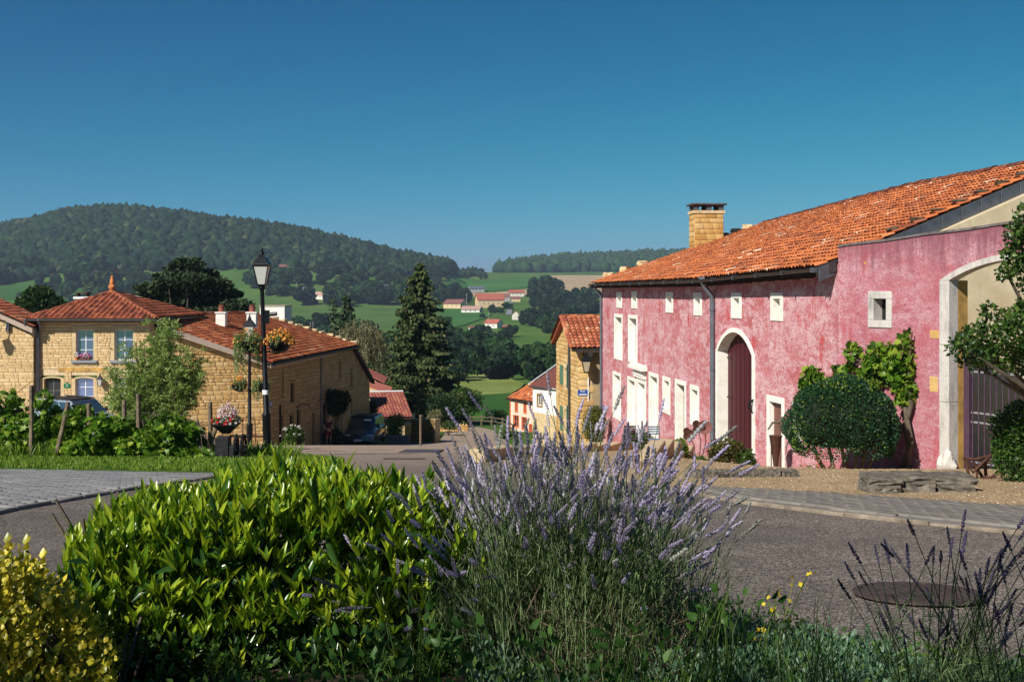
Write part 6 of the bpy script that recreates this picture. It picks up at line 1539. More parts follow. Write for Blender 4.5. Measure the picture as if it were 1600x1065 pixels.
# bushes under the spruce and by the shed
M_bsh = leafmat('bush_leaves', [(0, (.02, .05, .010)), (.5, (.045, .095, .016)), (1, (.10, .15, .03))], .3)
M_bshd = leafmat('dark_bush_leaves', [(0, (.008, .022, .008)), (.5, (.018, .045, .012)), (1, (.04, .075, .02))], .2)
M_bshy = leafmat('yellow_green_leaves', [(0, (.06, .11, .01)), (.5, (.13, .20, .02)), (1, (.24, .30, .04))], .4)
def bush(px, py_top, py_bot, wpx, Y, mat, label, n=2600, leaf=.16, name='bush', cat='bush', group=None, blobs=7, seed=0, flowers=None, tmpl=None, base=None, up=.3):
    r = random.Random(seed + int(px)); X = (px - 800) / F * Y; b = Vector((X, Y, base if base is not None else g(X, Y))); k = Y / F; H = -(py_top - HZ) * k; z0 = -(py_bot - HZ) * k; w_ = wpx * k / 2; hh = (H - z0) / 2
    t = thing(name, label, cat, b, group); ell = [(Vector((X, Y, z0 + hh)), (w_ * .7, w_ * .6, hh * .8))]
    for i in range(blobs): a = r.uniform(0, 6.283); q = r.uniform(.3, .62); ell.append((Vector((X + math.cos(a) * w_ * q, Y + math.sin(a) * w_ * q, z0 + hh * r.uniform(.5, 1.45))), (w_ * .42, w_ * .42, hh * .48)))
    leafcloud('foliage', ell, n, leaf, mat, t, tmpl=tmpl, up=up, zmin=b.z - .05); stems(t, b, [e[0] for e in ell[:6]], .03 + .01 * w_)
    if flowers:
        fm, nf, fs = flowers; q = unit(nf); q[:, 2] = np.abs(q[:, 2]); q[:, 1] = -np.abs(q[:, 1]); P = np.array([X, Y, z0 + hh * .9]) + q * [w_, w_ * .8, hh * 1.05]
        pet = leaf_template(1, .8, .1, .3); P2 = np.repeat(P, 6, 0); D2 = np.repeat(q, 6, 0) + rng.normal(size=(nf * 6, 3)) * .8
        merge(pet[0], pet[1], rot_to(D2) * (fs * rng.uniform(.7, 1.2, nf * 6))[:, None, None], P2, fm, 'blossoms', t, kind='stuff')
    return t
bush(600, 588, 650, 60, 96, M_bsh, 'leafy tree crown rising behind the mauve red shed roof', 5000, .24, 'leafy_tree', 'tree', blobs=9)
bush(722, 602, 650, 74, 106, M_bsh, 'broad green bush at the right foot of the big spruce', 5200, .22, blobs=9)
bush(690, 612, 655, 60, 100, M_bshd, 'dark bush directly under the big spruce', 4000, .2)
bush(772, 638, 662, 50, 112, M_bsh, 'low bush in the meadow at the end of the street', 1800, .16)
bush(678, 640, 668, 26, 92, leafmat('pale_reed', [(0, (.14, .15, .06)), (1, (.30, .28, .14))], .3), 'pale dry reed clump above the dark garden wall', 1400, .3, 'reed_clump', 'reeds', tmpl=leaf_template(1, .12, .05, .3), up=1.5)
bush(617, 642, 690, 34, 79.5, M_bshy, 'bright green bush between the parked car and the ochre pillar', 3000, .12)
bush(700, 655, 672, 30, 88, M_bsh, 'low hedge left of the crenellated stone wall', 1500, .12)
bush(790, 668, 690, 26, 84, M_bsh, 'small shrub left of the small pink house', 900, .12)
CS = bush(527, 605, 652, 40, 68.5, M_bshd, 'dark climbing shrub on the shaded stone wall', 3800, .16, 'climbing_shrub', 'shrub')
bush(521, 668, 697, 44, 68, M_bshd, 'dark low shrub in front of the parked car', 2400, .13)
bush(574, 622, 655, 44, 79, M_bshd, 'dark shrub at the far end of the shaded stone wall', 2600, .16)
bush(458, 664, 694, 36, 59.5, M_bsh, 'green hydrangea bush with pale flowers at the corner of the shaded wall', 2200, .13, 'hydrangea', 'bush', flowers=(M_whitef, 14, .10))
# thin trunk of the climbing shrub
c = at(523, 690, 69); mb = MB(); mb.tube([c + Vector((0, 0, -.4)), c + Vector((.08, 0, .8)), c + Vector((0, 0, 1.7))], [.07, .06, .04], 6); mb.build('trunk', M_bark, CS)
# willow in front of the stone house
t = thing('willow_tree', 'young multi-stemmed willow with feathery pale leaves in front of the stone house', 'tree', (at(246, 690, 42).x, 42, g(at(246, 690, 42).x, 42))); b = Vector(ORG[t.name])
P = []; D = []; k = 42 / F
for i in range(58):
    a = rng.uniform(0, 6.283); px = float(np.clip(rng.normal(246, 42), 178, 316)); top = at(px, 484 + 60 * abs(px - 250) / 70 + rng.uniform(0, 90), 42 + rng.uniform(-.9, .9)); bb = b + Vector((rnd.uniform(-.25, .25), rnd.uniform(-.2, .2), 0)); m1 = bb.lerp(top, .5) + Vector(((top.x - b.x) * .15, 0, 0))
    mb = MB(); mb.tube([bb, m1, top], [.045, .028, .006], 5); mb.build('stem', M_bark, t)
    for j in range(26):
        f = rng.uniform(.22, 1.0); q = bb.lerp(m1, f * 2) if f < .5 else m1.lerp(top, f * 2 - 1); L = rng.uniform(.3, .95); aa = rng.uniform(0, 6.283); m = 22; tt = np.linspace(.1, 1, m)
        dx, dy = math.cos(aa) * .6, math.sin(aa) * .6; x = q.x + dx * L * tt; y = q.y + dy * L * tt; z = q.z + L * (.5 * tt - .55 * tt ** 2)
        P.append(np.stack([x, y, z], 1) + rng.normal(size=(m, 3)) * .03); D.append(np.tile([dx, dy, .1], (m, 1)) + rng.normal(size=(m, 3)) * .6)
P = np.concatenate(P); D = np.concatenate(D); tv, tf = leaf_template(1, .26, .05, .15)
merge(tv, tf, rot_to(D) * (.175 * rng.uniform(.6, 1.3, len(P)))[:, None, None], P, leafmat('willow_leaves', [(0, (.11, .19, .03)), (.5, (.22, .33, .07)), (1, (.38, .46, .15))], .45), 'foliage', t, kind='stuff')
# ================================================================== VINE ROW (left)
def vine_leaf():
    # five-lobed leaf, stem at origin, along +Z, facing +Y
    pts = [(0, 0, 0), (.28, 0, -.08), (.5, .04, .22), (.33, .03, .38), (.38, .06, .72), (.14, .04, .68), (0, .1, 1), (-.14, .04, .68), (-.38, .06, .72), (-.33, .03, .38), (-.5, .04, .22), (-.28, 0, -.08)]
    c = (0, -.06, .42); v = [c] + pts; n = len(pts); return np.array(v), np.array([(0, i + 1, (i + 1) % n + 1) for i in range(n)])
VL = vine_leaf()
M_vine = leafmat('vine_leaves', [(0, (.04, .10, .008)), (.4, (.09, .21, .016)), (.75, (.20, .36, .03)), (1, (.40, .50, .06))], .5, .4, .35)
vx = [(-14, 640, 90), (28, 655, 78), (75, 650, 70), (122, 668, 64), (172, 655, 72), (222, 662, 74), (268, 668, 66), (312, 690, 36)]
for i, (px, py, hw_) in enumerate(vx):
    Y = 25.2 - .15 * i; k = Y / F; X = (px - 800) * k; b = Vector((X, Y, g(X, Y) + .03)); top = -((604, 616, 640, 655, 656, 652, 660, 705)[i] - HZ) * k; 
    t = thing('grape_vine', ['dense dark grape vine at the left picture edge', 'grape vine with bright leaves behind the first wooden post', 'grape vine in front of the arched house door', 'grape vine in front of the parked silver car roof', 'grape vine below the second ground floor window', 'tall grape vine at the foot of the willow', 'broad grape vine right of the willow', 'low grape vine shoot at the right end of the row'][i], 'grape vine', b, 'grape vines in a row on the verge')
    zc = -(py + 12 - HZ) * k; H = top - b.z; ell = [(Vector((X, Y, b.z + H * .38)), (hw_ * k * .8, .45, H * .38), 1.0)]
    r = random.Random(i)
    for j in range(13): q_ = r.uniform(.12, .95); ell.append((Vector((X + r.uniform(-1, 1) * hw_ * k * .9, Y + r.uniform(-.55, .3), b.z + H * q_)), (r.uniform(.12, .34), .25, r.uniform(.1, .24)), .16))
    leafcloud('foliage', ell, 1250, .135, M_vine, t, .5, -.1, tmpl=VL, shell=.35, zmin=b.z)
    mb = MB(); mb.tube([b, b + Vector((.04, 0, .4)), b + Vector((-.05, 0, .8)), b + Vector((.1, 0, H * .85))], [.05, .04, .03, .012], 6); mb.build('trunk', M_bark, t)
    for j in range(5):
        p0 = b + Vector((0, 0, .7)); p1 = Vector((X + r.uniform(-1, 1) * hw_ * k, Y + r.uniform(-.4, .2), b.z + H * r.uniform(.8, 1.2))); mb = MB(); mb.tube([p0, p0.lerp(p1, .5) + Vector((0, 0, .12)), p1], [.012, .009, .004], 4); mb.build('cane', M_bark, t)
M_post = plain('post_wood', (.20, .15, .10), .9, var=.35, scale=10, bump=.5)
for px, pt_y, pb, ly, lab, lean in ((49, 602, 708, 0, 'leftmost upright wooden vine post', 0), (86, 628, 690, 0, 'slanting wooden brace beside the leftmost vine post', .28), (139, 630, 702, 0, 'second wooden vine post, below the white letterbox', 0), (194, 625, 695, 0, 'short wooden vine post below the second arched window', 0), (216, 615, 700, 0, 'thick wooden vine post left of the willow', 0), (328, 628, 712, 0, 'right wooden post beside the antique flower planter', 0), (318, 650, 705, 0, 'slanting brace leaning on the right wooden post', .35)):
    b = hit(px, pb + 6, 20); Y = 24.35; b = Vector(((px - 800) / F * Y, Y, g((px - 800) / F * Y, Y))); H = -(pt_y - HZ) / F * Y - b.z; t = thing('vine_post', lab, 'post', b, 'wooden posts along the vine row')
    mb = MB(); top = b + Vector((lean, 0, H)); mb.tube([b - Vector((0, 0, .1)), b.lerp(top, .5) + Vector((.012, 0, 0)), top], [.058, .052, .048], 9); mb.build('shaft', M_post, t, smooth=True)
    mb = MB(); mb.tube([top - Vector((.055, 0, .12)), top - Vector((0, .055, .12)), top - Vector((-.055, 0, .12))], .006, 4); mb.build('wire_staple', M_iron, t)
blades('tall_verge_grass', [(-13, 24.2), (-4.6, 24.2), (-4.6, 25), (-13, 25.4)], 3500, .15, .42, M_blade, zo=.02, w_=.022, lean=.7)

# ================================================================== ANTIQUE PLANTER
b = hit(355, 719, 20); PL = thing('antique_planter', 'old black iron mill with funnel bowl planted with pink, white and red flowers', 'planter', b)
M_cast = plain('cast_iron', (.03, .03, .034), .6, .5, .3, 10, .4)
mb = MB(); mb.box(b + Vector((-.12, 0, .45)), (.42, .4, .55)); mb.lathe(b + Vector((-.12, 0, .1)), [(.22, 0), (.2, .12), (.16, .2), (.2, .3)], 12); mb.build('housing', M_cast, PL, bevel=.02)
mb = MB(); mb.box(b + Vector((.05, -.2, .05)), (1.0, .08, .1)); mb.box(b + Vector((.05, .2, .05)), (1.0, .08, .1)); 
for dx in (-.4, .5): mb.box(b + Vector((dx, 0, .05)), (.08, .32, .1))
mb.build('skid', M_cast, PL)
for dx, rr_ in ((.28, .28), (.50, .34)):
    mb = MB(); c = b + Vector((dx, -.05, .45)); mb.tube([c + Vector((0, math.cos(a) * rr_, math.sin(a) * rr_)) for a in [q * math.pi / 10 for q in range(21)]], .035, 6, False)
    for q in range(5): a = q * 2 * math.pi / 5; mb.tube([c, c + Vector((0, math.cos(a) * rr_, math.sin(a) * rr_))], .018, 4)
    mb.lathe(c - Vector((0, 0, .03)), [(.05, 0), (.05, .06)], 8); mb.build('flywheel', M_cast, PL)
mb = MB(); mb.tube([b + Vector((0, 0, .45)), b + Vector((.62, -.05, .45))], .03, 6); mb.tube([b + Vector((.33, -.2, .1)), b + Vector((.33, -.2, .85))], .03, 6); mb.tube([b + Vector((.08, 0, .75)), b + Vector((.62, 0, .72))], .03, 6); mb.build('shaft', M_cast, PL)
mb = MB()
for dx in (.2, .42): mb.lathe(b + Vector((dx, -.1, .12)), [(.1, 0), (.12, .05), (.12, .32), (.08, .36)], 10)
mb.build('gear_case', M_cast, PL)
mb = MB(); mb.lathe(b + Vector((-.02, 0, .82)), [(.16, 0), (.18, .03), (.50, .27), (.52, .30), (.48, .30)], 4, math.pi / 4); mb.build('funnel_bowl', M_cast, PL)
c = b + Vector((0, 0, 1.16)); flower_clump('low', c, .46, .22, 900, M_lf, M_redf, PL, .06, .09, nf=60); flower_clump('white', c, .42, .18, 200, M_lf, M_whitef, PL, .055, .07, nf=60)
flower_clump('tall', c + Vector((.02, 0, .12)), .34, .46, 500, M_lf, petal('pale_pink_petals', [(0, (.62, .38, .42)), (1, (.8, .68, .68))]), PL, .03, .05, nf=420)
mb = MB(); mb.tube([b + Vector((.2, -.1, 1.25)), b + Vector((.22, -.12, 1.52))], [.035, .02], 5); mb.build('red_spike', M_redf, PL)
PL.scale = (.68, .68, .68)
# iron bedstead style bench against the sunlit gable
t = thing('iron_bench', 'thin rusty iron bench with tall back against the sunlit gable', 'bench', hit(392, 694, 40)); c = at(392, 688, 57); c.z = g(c.x, c.y); M_irr = M_rust
mb = MB(); mb.tube([c + Vector((-.45, .2, 0)), c + Vector((-.45, .2, 1.3)), c + Vector((-.2, .2, 1.38)), c + Vector((.15, .2, 1.3)), c + Vector((.2, .2, 0))], .028, 5)
for dz in (.5, .75, 1.0): mb.tube([c + Vector((-.45, .2, dz)), c + Vector((.2, .2, dz))], .018, 4)
for dx in (-.28, -.12, .05): mb.tube([c + Vector((dx, .2, .45)), c + Vector((dx, .2, 1.32))], .014, 4)
mb.build('backrest', M_irr, t); mb = MB(); mb.box(c + Vector((.1, 0, .45)), (1.5, .4, .05)); mb.build('seat', M_irr, t)
for dx in (-.6, .8): mb = MB(); mb.tube([c + Vector((dx, 0, 0)), c + Vector((dx, 0, .45))], .03, 5); mb.build('leg', M_irr, t)

# ================================================================== CARS
def car(name, label, px, Y, phi, L, Wd, H, paint, boxy=1, front=True, zo=0):
    X = (px - 800) / F * Y; b = Vector((X, Y, g(X, Y) + zo)); t = thing(name, label, 'car', b, rz=phi)
    # local: -y is the front, x right; stations along y
    hw_ = Wd / 2
    if boxy: prof = [(-L / 2, .32, .62), (-L / 2 + .08, .25, .88), (-L / 2 + .75, .22, 1.12), (-L / 2 + 1.0, .22, 1.17), (L / 2 - .15, .22, 1.15), (L / 2, .35, 1.05)]
    else: prof = [(-L / 2, .32, .62), (-L / 2 + .1, .22, .75), (-L / 2 + .7, .2, .92), (-L / 2 + 1.0, .2, .98), (L / 2 - .2, .22, 1.0), (L / 2, .35, .9)]
    mb = MB(); rows = []
    for (y, z0, z1) in prof:
        e = 1 if abs(y) < L / 2 - .05 else .90
        sec = [(-hw_ * .88 * e, z0), (-hw_ * e, z0 + .12), (-hw_ * e, (z0 + z1) / 2 + .1), (-hw_ * .97 * e, z1 - .08), (-hw_ * .86 * e, z1), (0, z1 + .03), (hw_ * .86 * e, z1), (hw_ * .97 * e, z1 - .08), (hw_ * e, (z0 + z1) / 2 + .1), (hw_ * e, z0 + .12), (hw_ * .88 * e, z0)]
        rows.append([(x, y, z) for x, z in sec])
    n = len(rows[0]); v = [p_ for r in rows for p_ in r]; f = []
    for i in range(len(rows) - 1):
        for k in range(n): k2 = (k + 1) % n; f.append((i * n + k, (i + 1) * n + k, (i + 1) * n + k2, i * n + k2))
    f += [tuple(range(n)), tuple(range((len(rows) - 1) * n, len(rows) * n))[::-1]]
    mb.add(v, f); bd = mb.build('body', paint, t, smooth=True, local=True); sub = bd.modifiers.new('s', 'BEVEL'); sub.width = .03; sub.segments = 2; sub.limit_method = 'ANGLE'
    # greenhouse
    zb = prof[3][2] - .02; ys_ = (-L / 2 + .85, -L / 2 + 1.55, L / 2 - .35, L / 2 - .08); tw = hw_ * .80; bw = hw_ * .90; zt_ = H
    lo = [(-bw, ys_[0], zb), (bw, ys_[0], zb), (bw, ys_[3], zb), (-bw, ys_[3], zb)]; hi = [(-tw, ys_[1], zt_), (tw, ys_[1], zt_), (tw, ys_[2], zt_), (-tw, ys_[2], zt_)]
    mb = MB().hexa(lo + hi); cb = mb.build('cabin', paint, t, local=True, bevel=.06)
    q = lambda s, tt, side, o: Vector(((lo[1][0] + (hi[1][0] - lo[1][0]) * tt + o) * side, 0, zb + (zt_ - zb) * tt))
    V = Vector
    # windscreen
    def quad(name, pts, m, par=t):
        mb = MB(); mb.add(pts, [(0, 1, 2, 3)]); return mb.build(name, m, par, local=True)
    nrm = V((0, -(zt_ - zb), -(ys_[0] - ys_[1]))).normalized(); nrm = V((0, -abs(nrm.y), abs(nrm.z))) * .015
    a_, b_ = V(lo[0]), V(lo[1]); c_, d_ = V(hi[1]), V(hi[0]); P = lambda s, u: (a_.lerp(b_, s)).lerp(d_.lerp(c_, s), u) + nrm
    quad('windscreen', [P(.06, .06), P(.94, .06), P(.93, .93), P(.07, .93)], M_carglass)
    for side in (-1, 1):
        def S(f_, u): y = ys_[0] + (ys_[3] - ys_[0]) * f_; y2 = ys_[1] + (ys_[2] - ys_[1]) * f_; return V((side * (bw + (tw - bw) * u + .012), y + (y2 - y) * u, zb + (zt_ - zb) * u))
        for f0, f1 in ((.05, .33), (.36, .66), (.69, .95)):
            quad('side_window', [S(f0, .1), S(f1, .1), S(f1, .86), S(f0, .86)], M_carglass)
        mb = MB(); mb.box((side * (hw_ + .10), -L / 2 + 1.25, zb + .08), (.2, .1, .17)); mb.build('wing_mirror', M_blackpl, t, local=True, bevel=.03)
        for f0 in (.34, .67):
            p0, p1 = S(f0, .05), S(f0, .05); mb = MB(); mb.box((side * (hw_ + .002), p0.y, .72), (.012, .015, .8)); mb.build('door_seam', M_blackpl, t, local=True)
        for f0 in (.30, .62):
            mb = MB(); mb.box((side * (hw_ + .02), S(f0, 0).y, zb - .12), (.03, .2, .035)); mb.build('door_handle', paint, t, local=True)
        for y in (-L / 2 + .85, L / 2 - .8):
            mb = MB(); mb.tube([V((side * (hw_ - .2), y, .33)), V((side * (hw_ + .012), y, .33))], .33, 20); wh_ = mb.build('wheel', M_tyre, t, local=True)
            mb = MB(); mb.tube([V((side * (hw_ + .0), y, .33)), V((side * (hw_ + .022), y, .33))], .2, 14); mb.build('rim', M_chrome, wh_, local=True)
        mb = MB(); mb.box((side * hw_ * .74, -L / 2 + .05 + (.03), .84 if boxy else .66), (.42, .16, .13)); mb.build('headlight', M_lamp, t, local=True, bevel=.03)
        mb = MB(); mb.lathe((side * hw_ * .78, -L / 2 + .03, .44), [(.06, 0), (.06, .08)], 8); mb.build('fog_lamp', M_lamp, t, local=True)
        mb = MB(); mb.box((side * (hw_ - .1), L / 2 - .02, .95), (.16, .06, .4)); mb.build('tail_light', plain('red_lens', (.4, .01, .01), .2), t, local=True)
    mb = MB(); mb.box((0, -L / 2 + .02, .40), (Wd * .84, .14, .22)); mb.build('bumper', M_blackpl, t, local=True, bevel=.04)
    mb = MB(); mb.box((0, -L / 2 - .015, .86 if boxy else .68), (Wd * .50, .02, .022)); mb.box((0, -L / 2 - .0, .74), (Wd * .55, .02, .03)); mb.build('chrome_strip', M_chrome, t, local=True)
    mb = MB(); 
    for k in (0, 1):                       # double chevron emblem
        zc = .83 + k * .055
        for sx in (-1, 1): mb.tube([V((0, -L / 2 - .035, zc + .045)), V((sx * .09, -L / 2 - .035, zc - .01))], .012, 4)
    if boxy: mb.build('chevron_badge', M_chrome, t, local=True)
    mb = MB(); mb.box((0, -L / 2 - .06, .55), (.52, .02, .12)); mb.build('number_plate', M_signw, t, local=True)
    mb = MB(); mb.box((0, ys_[1] + .9, zt_ + .03), (Wd * .75, 1.8, .02)); 
    for side in (-1, 1): mb.box((side * tw * .92, (ys_[1] + ys_[2]) / 2, zt_ + .045), (.04, 1.9, .035))
    mb.build('roof_rail', M_blackpl, t, local=True)
    if boxy: quad('windscreen_sticker', [P(.56, .66) + nrm, P(.86, .66) + nrm, P(.86, .82) + nrm, P(.56, .82) + nrm], M_signw)
    return t
s = Nd('car_window'); s.b.inputs['Base Color'].default_value = (.03, .06, .09, 1); M_carglass = s.fin(None, .04, .2, 1.0)
s = Nd('dark_blue_paint'); s.b.inputs['Coat Weight'].default_value = 1.0; M_carp = s.fin((.035, .065, .10), .3, .5, .5)
s = Nd('silver_blue_paint'); s.b.inputs['Coat Weight'].default_value = 1.0; M_carp2 = s.fin((.42, .50, .58), .25, .5, .5)
M_blackpl = plain('black_plastic', (.012, .013, .015), .5, var=.05); M_tyre = plain('tyre', (.01, .01, .011), .85, var=.05); s = Nd('chrome'); M_chrome = s.fin((.6, .6, .62), .15, 1.0)
s = Nd('lamp_glass'); M_lamp = s.fin((.55, .6, .65), .1, .3, .8)
car('parked_car', 'dark blue people carrier parked facing the camera beside the shaded stone house', 571, 73.2, R(-4.5), 4.35, 1.86, 1.80, M_carp, 1)
car('parked_car', 'silver blue hatchback parked behind the grape vines by the stone house door', 118, 50, R(58), 4.1, 1.75, 1.50, M_carp2, 0, zo=.02)

# ================================================================== PERSON by the doorway
def skin_fig(name, pts, edges, rad, mat, parent, sub=2, root=0):
    me = bpy.data.meshes.new(name); me.from_pydata(pts, edges, []); o = link(name, me, parent, True); me.materials.append(mat)
    md = o.modifiers.new('skin', 'SKIN'); sv = me.skin_vertices[0].data if me.skin_vertices else None
    if not me.skin_vertices:
        bm = bmesh.new(); bm.from_mesh(me); bm.verts.layers.skin.verify(); bm.to_mesh(me); bm.free(); sv = me.skin_vertices[0].data
    for i, r in enumerate(rad): sv[i].radius = (r, r) if not hasattr(r, '__len__') else r
    sv[root].use_root = True; ss = o.modifiers.new('sub', 'SUBSURF'); ss.levels = sub; ss.render_levels = sub
    for p_ in me.polygons: p_.use_smooth = True
    md.use_smooth_shade = True
    return o
M_skin = plain('skin', (.34, .18, .12), .6, var=.05); M_maroon = plain('maroon_cloth', (.085, .012, .028), .9, var=.1); M_shorts = plain('red_cloth', (.20, .02, .035), .9, var=.1); M_hair = plain('grey_hair', (.10, .09, .085), .9)
uP = ws.u(494); pq = ws.p(uP, 0, .75); PE = thing('person', 'person in maroon top and red shorts standing by the dark doorway', 'person', (pq.x, pq.y, g(pq.x, pq.y)), rz=R(35))
k = 1.0
body = [(0, 0, .95), (0, .01, 1.15), (0, 0, 1.38), (0, 0, 1.50), (0, -.01, 1.60), (0, -.01, 1.70),
        (-.18, 0, 1.42), (-.24, .02, 1.15), (-.16, -.16, 1.02), (-.08, -.24, 1.04), (.18, 0, 1.42), (.24, .03, 1.15), (.2, -.12, .98), (.16, -.2, .95),
        (-.1, 0, .86), (-.11, -.01, .48), (-.11, .02, .09), (-.12, -.12, .04), (.1, 0, .86), (.12, -.03, .48), (.12, .0, .09), (.14, -.14, .04)]
ed = [(0, 1), (1, 2), (2, 3), (3, 4), (4, 5), (2, 6), (6, 7), (7, 8), (8, 9), (2, 10), (10, 11), (11, 12), (12, 13), (0, 14), (14, 15), (15, 16), (16, 17), (0, 18), (18, 19), (19, 20), (20, 21)]
rd = [(.13, .10), (.12, .09), (.145, .10), .055, .095, .085, .06, .045, .035, .03, .06, .045, .035, .03, .095, .06, .04, .035, .095, .06, .04, .035]
skin_fig('body', body, ed, rd, M_skin, PE)
skin_fig('shirt', [(0, 0, .98), (0, .01, 1.18), (0, 0, 1.40), (-.18, 0, 1.42), (-.235, .02, 1.22), (.18, 0, 1.42), (.235, .02, 1.22)], [(0, 1), (1, 2), (2, 3), (3, 4), (2, 5), (5, 6)], [(.18, .15), (.17, .14), (.19, .14), .075, .062, .075, .062], M_maroon, PE)
skin_fig('shorts', [(0, 0, .97), (-.1, 0, .80), (-.11, -.005, .56), (.1, 0, .80), (.12, -.01, .56)], [(0, 1), (1, 2), (0, 3), (3, 4)], [(.175, .145), .115, .095, .115, .095], M_shorts, PE)
skin_fig('hair', [(0, .03, 1.62), (0, .02, 1.73)], [(0, 1)], [.095, .095], M_hair, PE)
for sx in (-1, 1):
    for j in range(4):
        x = sx * .1 if sx < 0 else .17; pass

# ================================================================== YARD IN FRONT OF THE PINK HOUSE
# clipped box bush on bare stems
b = Vector((6.95, 24.5, g(6.95, 24.5))); BX = thing('clipped_bush', 'large dome shaped clipped dark green bush on bare stems against the pink wall', 'bush', b)
M_boxl = leafmat('box_leaves', [(0, (.006, .032, .012)), (.6, (.014, .062, .022)), (.93, (.03, .10, .03)), (.96, (.10, .19, .02)), (1, (.20, .30, .03))], .2, .5, .35)
c = at(1315, 667, 24.5); rx = 1.15; rz_ = 1.04
n = 26000; d = unit(n); d[:, 2] = np.where(d[:, 2] < -.55, -d[:, 2], d[:, 2]); lump_ = 1 + .045 * np.sin(d[:, 0] * 6 + 1) * np.cos(d[:, 2] * 7) + .03 * np.sin(d[:, 1] * 11 + d[:, 0] * 9)
P = np.array(c) + d * np.array([rx, rx * .95, rz_]) * (lump_ * (1 - rng.random(n) ** 2.5 * .14))[:, None]
tv, tf = leaf_template(1, .55, .1, .15); merge(tv, tf, rot_to(d + rng.normal(size=(n, 3)) * .7 + [0, 0, .3]) * (.052 * rng.uniform(.6, 1.4, n))[:, None, None], P, M_boxl, 'foliage', BX, kind='stuff')
lumpy = lump('dark_core', c + Vector((0, 0, .19)), (rx * 1.86, rx * 1.76, rz_ * 1.42), plain('core_dark', (.012, .018, .009), .95), BX, 3, 3, .02)  # solid dark core added inside the dome to stop light passing through
for px, tp in ((1290, 1262), (1303, 1290), (1322, 1310), (1335, 1335), (1345, 1350), (1352, 1372)):
    b0 = at(px, 741, 24.4); b0.z = g(b0.x, b0.y) - .02; t1 = at(tp, 695, 24.5); mb = MB(); mb.tube([b0, b0.lerp(t1, .5) + Vector((.03, 0, 0)), t1 + Vector((0, 0, .3))], [.05, .04, .035], 7); mb.build('stem', plain('pale_bark', (.30, .21, .11), .9, var=.25, scale=12), BX, smooth=True)
# new shoots over the dome
leafcloud('new_shoots', [(c + Vector((.15, -.1, rz_ * .88)), (.75, .6, .16)), (c + Vector((-.95, -.4, -.1)), (.22, .3, .4)), (c + Vector((-.6, -.3, -.95)), (.5, .4, .18))], 900, .07, leafmat('new_leaves', [(0, (.08, .16, .015)), (1, (.22, .32, .04))], .4), BX)
# vine on the courtyard wall
GV = thing('wall_vine', 'grape vine with twisted trunk trained on the pink courtyard wall above the clipped bush', 'grape vine', wC.p(wC.u(1425), g(8.9, 24.8), .2))
def wpt(px, py, off): u = wC.u(px); return wC.p(u, wC.z(px, py), off)
ell = []
for (px, py, a, b_) in ((1395, 560, 34, 26), (1420, 575, 24, 34), (1378, 580, 22, 22), (1425, 610, 16, 22), (1341, 548, 10, 13), (1338, 574, 9, 6), (1312, 578, 12, 9), (1268, 592, 15, 20), (1258, 603, 10, 8), (1425, 530, 8, 14), (1362, 590, 12, 14)):
    q = wpt(px, py, .22) if px > 1312 else at(px, py, 26.6); k = q.y / F; ell.append((q, (a * k * 1.1, a * k * .5, b_ * k)))
leafcloud('foliage', ell, 1400, .15, M_vine, GV, .4, -.35, tmpl=VL, shell=.3)
mb = MB(); mb.tube([wpt(1424, 738, .15), wpt(1430, 700, .16), wpt(1421, 665, .14), wpt(1432, 630, .15), wpt(1426, 600, .15), wpt(1400, 560, .15)], [.075, .055, .065, .05, .04, .025], 8); mb.build('trunk', M_bark, GV, smooth=True)
mb = MB(); mb.tube([wpt(1416, 738, .2), wpt(1436, 690, .2), wpt(1427, 650, .2), wpt(1420, 610, .2)], [.05, .045, .05, .03], 7); mb.build('trunk', M_bark, GV, smooth=True)
for a_, b_ in (((1420, 600), (1340, 560)), ((1400, 560), (1330, 575)), ((1340, 560), (1322, 600)), ((1426, 600), (1432, 518))):
    mb = MB(); mb.tube([wpt(*a_, .12), wpt((a_[0] + b_[0]) / 2, (a_[1] + b_[1]) / 2 - 6, .14), wpt(*b_, .12)], [.03, .022, .012], 6); mb.build('cane', M_bark, GV)
# foliage at the right edge: overhanging tree and round shrub
RT = thing('overhanging_tree', 'leafy dark tree reaching in from the right edge over the gateway', 'tree', (9.6, 17.6, g(9.6, 17.6)))
M_dl = leafmat('glossy_dark_leaves', [(0, (.018, .045, .008)), (.5, (.035, .085, .012)), (.85, (.075, .14, .02)), (1, (.15, .22, .04))], .3, .4, .4)
ell = []
for (px, py, a, b_) in ((1590, 365, 22, 22), (1600, 400, 34, 26), (1572, 425, 14, 14), (1625, 350, 40, 40), (1640, 430, 50, 40), (1530, 530, 34, 26), (1500, 540, 20, 16), (1560, 560, 38, 22), (1590, 520, 34, 30), (1545, 490, 14, 16), (1575, 500, 20, 18), (1515, 565, 20, 12), (1620, 560, 40, 30), (1600, 480, 16, 14), (1660, 500, 60, 60)):
    q = at(px, py, 16.5 + rnd.uniform(-.4, .4)); k = q.y / F; ell.append((q, (a * k, a * k, b_ * k)))
leafcloud('foliage', ell, 7000, .085, M_dl, RT, .4, .2, tmpl=leaf_template(1, .65, .15, .25), shell=.25)
stems(RT, ORG[RT.name], [e[0] for e in ell], .07, wob=.25)
RS_ = thing('round_shrub', 'round leafy green shrub at the right edge in front of the gate', 'shrub', (7.75, 17.4, g(7.75, 17.4)))
ell = [(at(px, py, 17.4), (a * 17.4 / F, a * 17.4 / F, b_ * 17.4 / F)) for px, py, a, b_ in ((1600, 690, 48, 62), (1575, 668, 28, 28), (1585, 720, 34, 34), (1610, 645, 34, 22), (1640, 690, 50, 60), (1565, 700, 14, 20))]
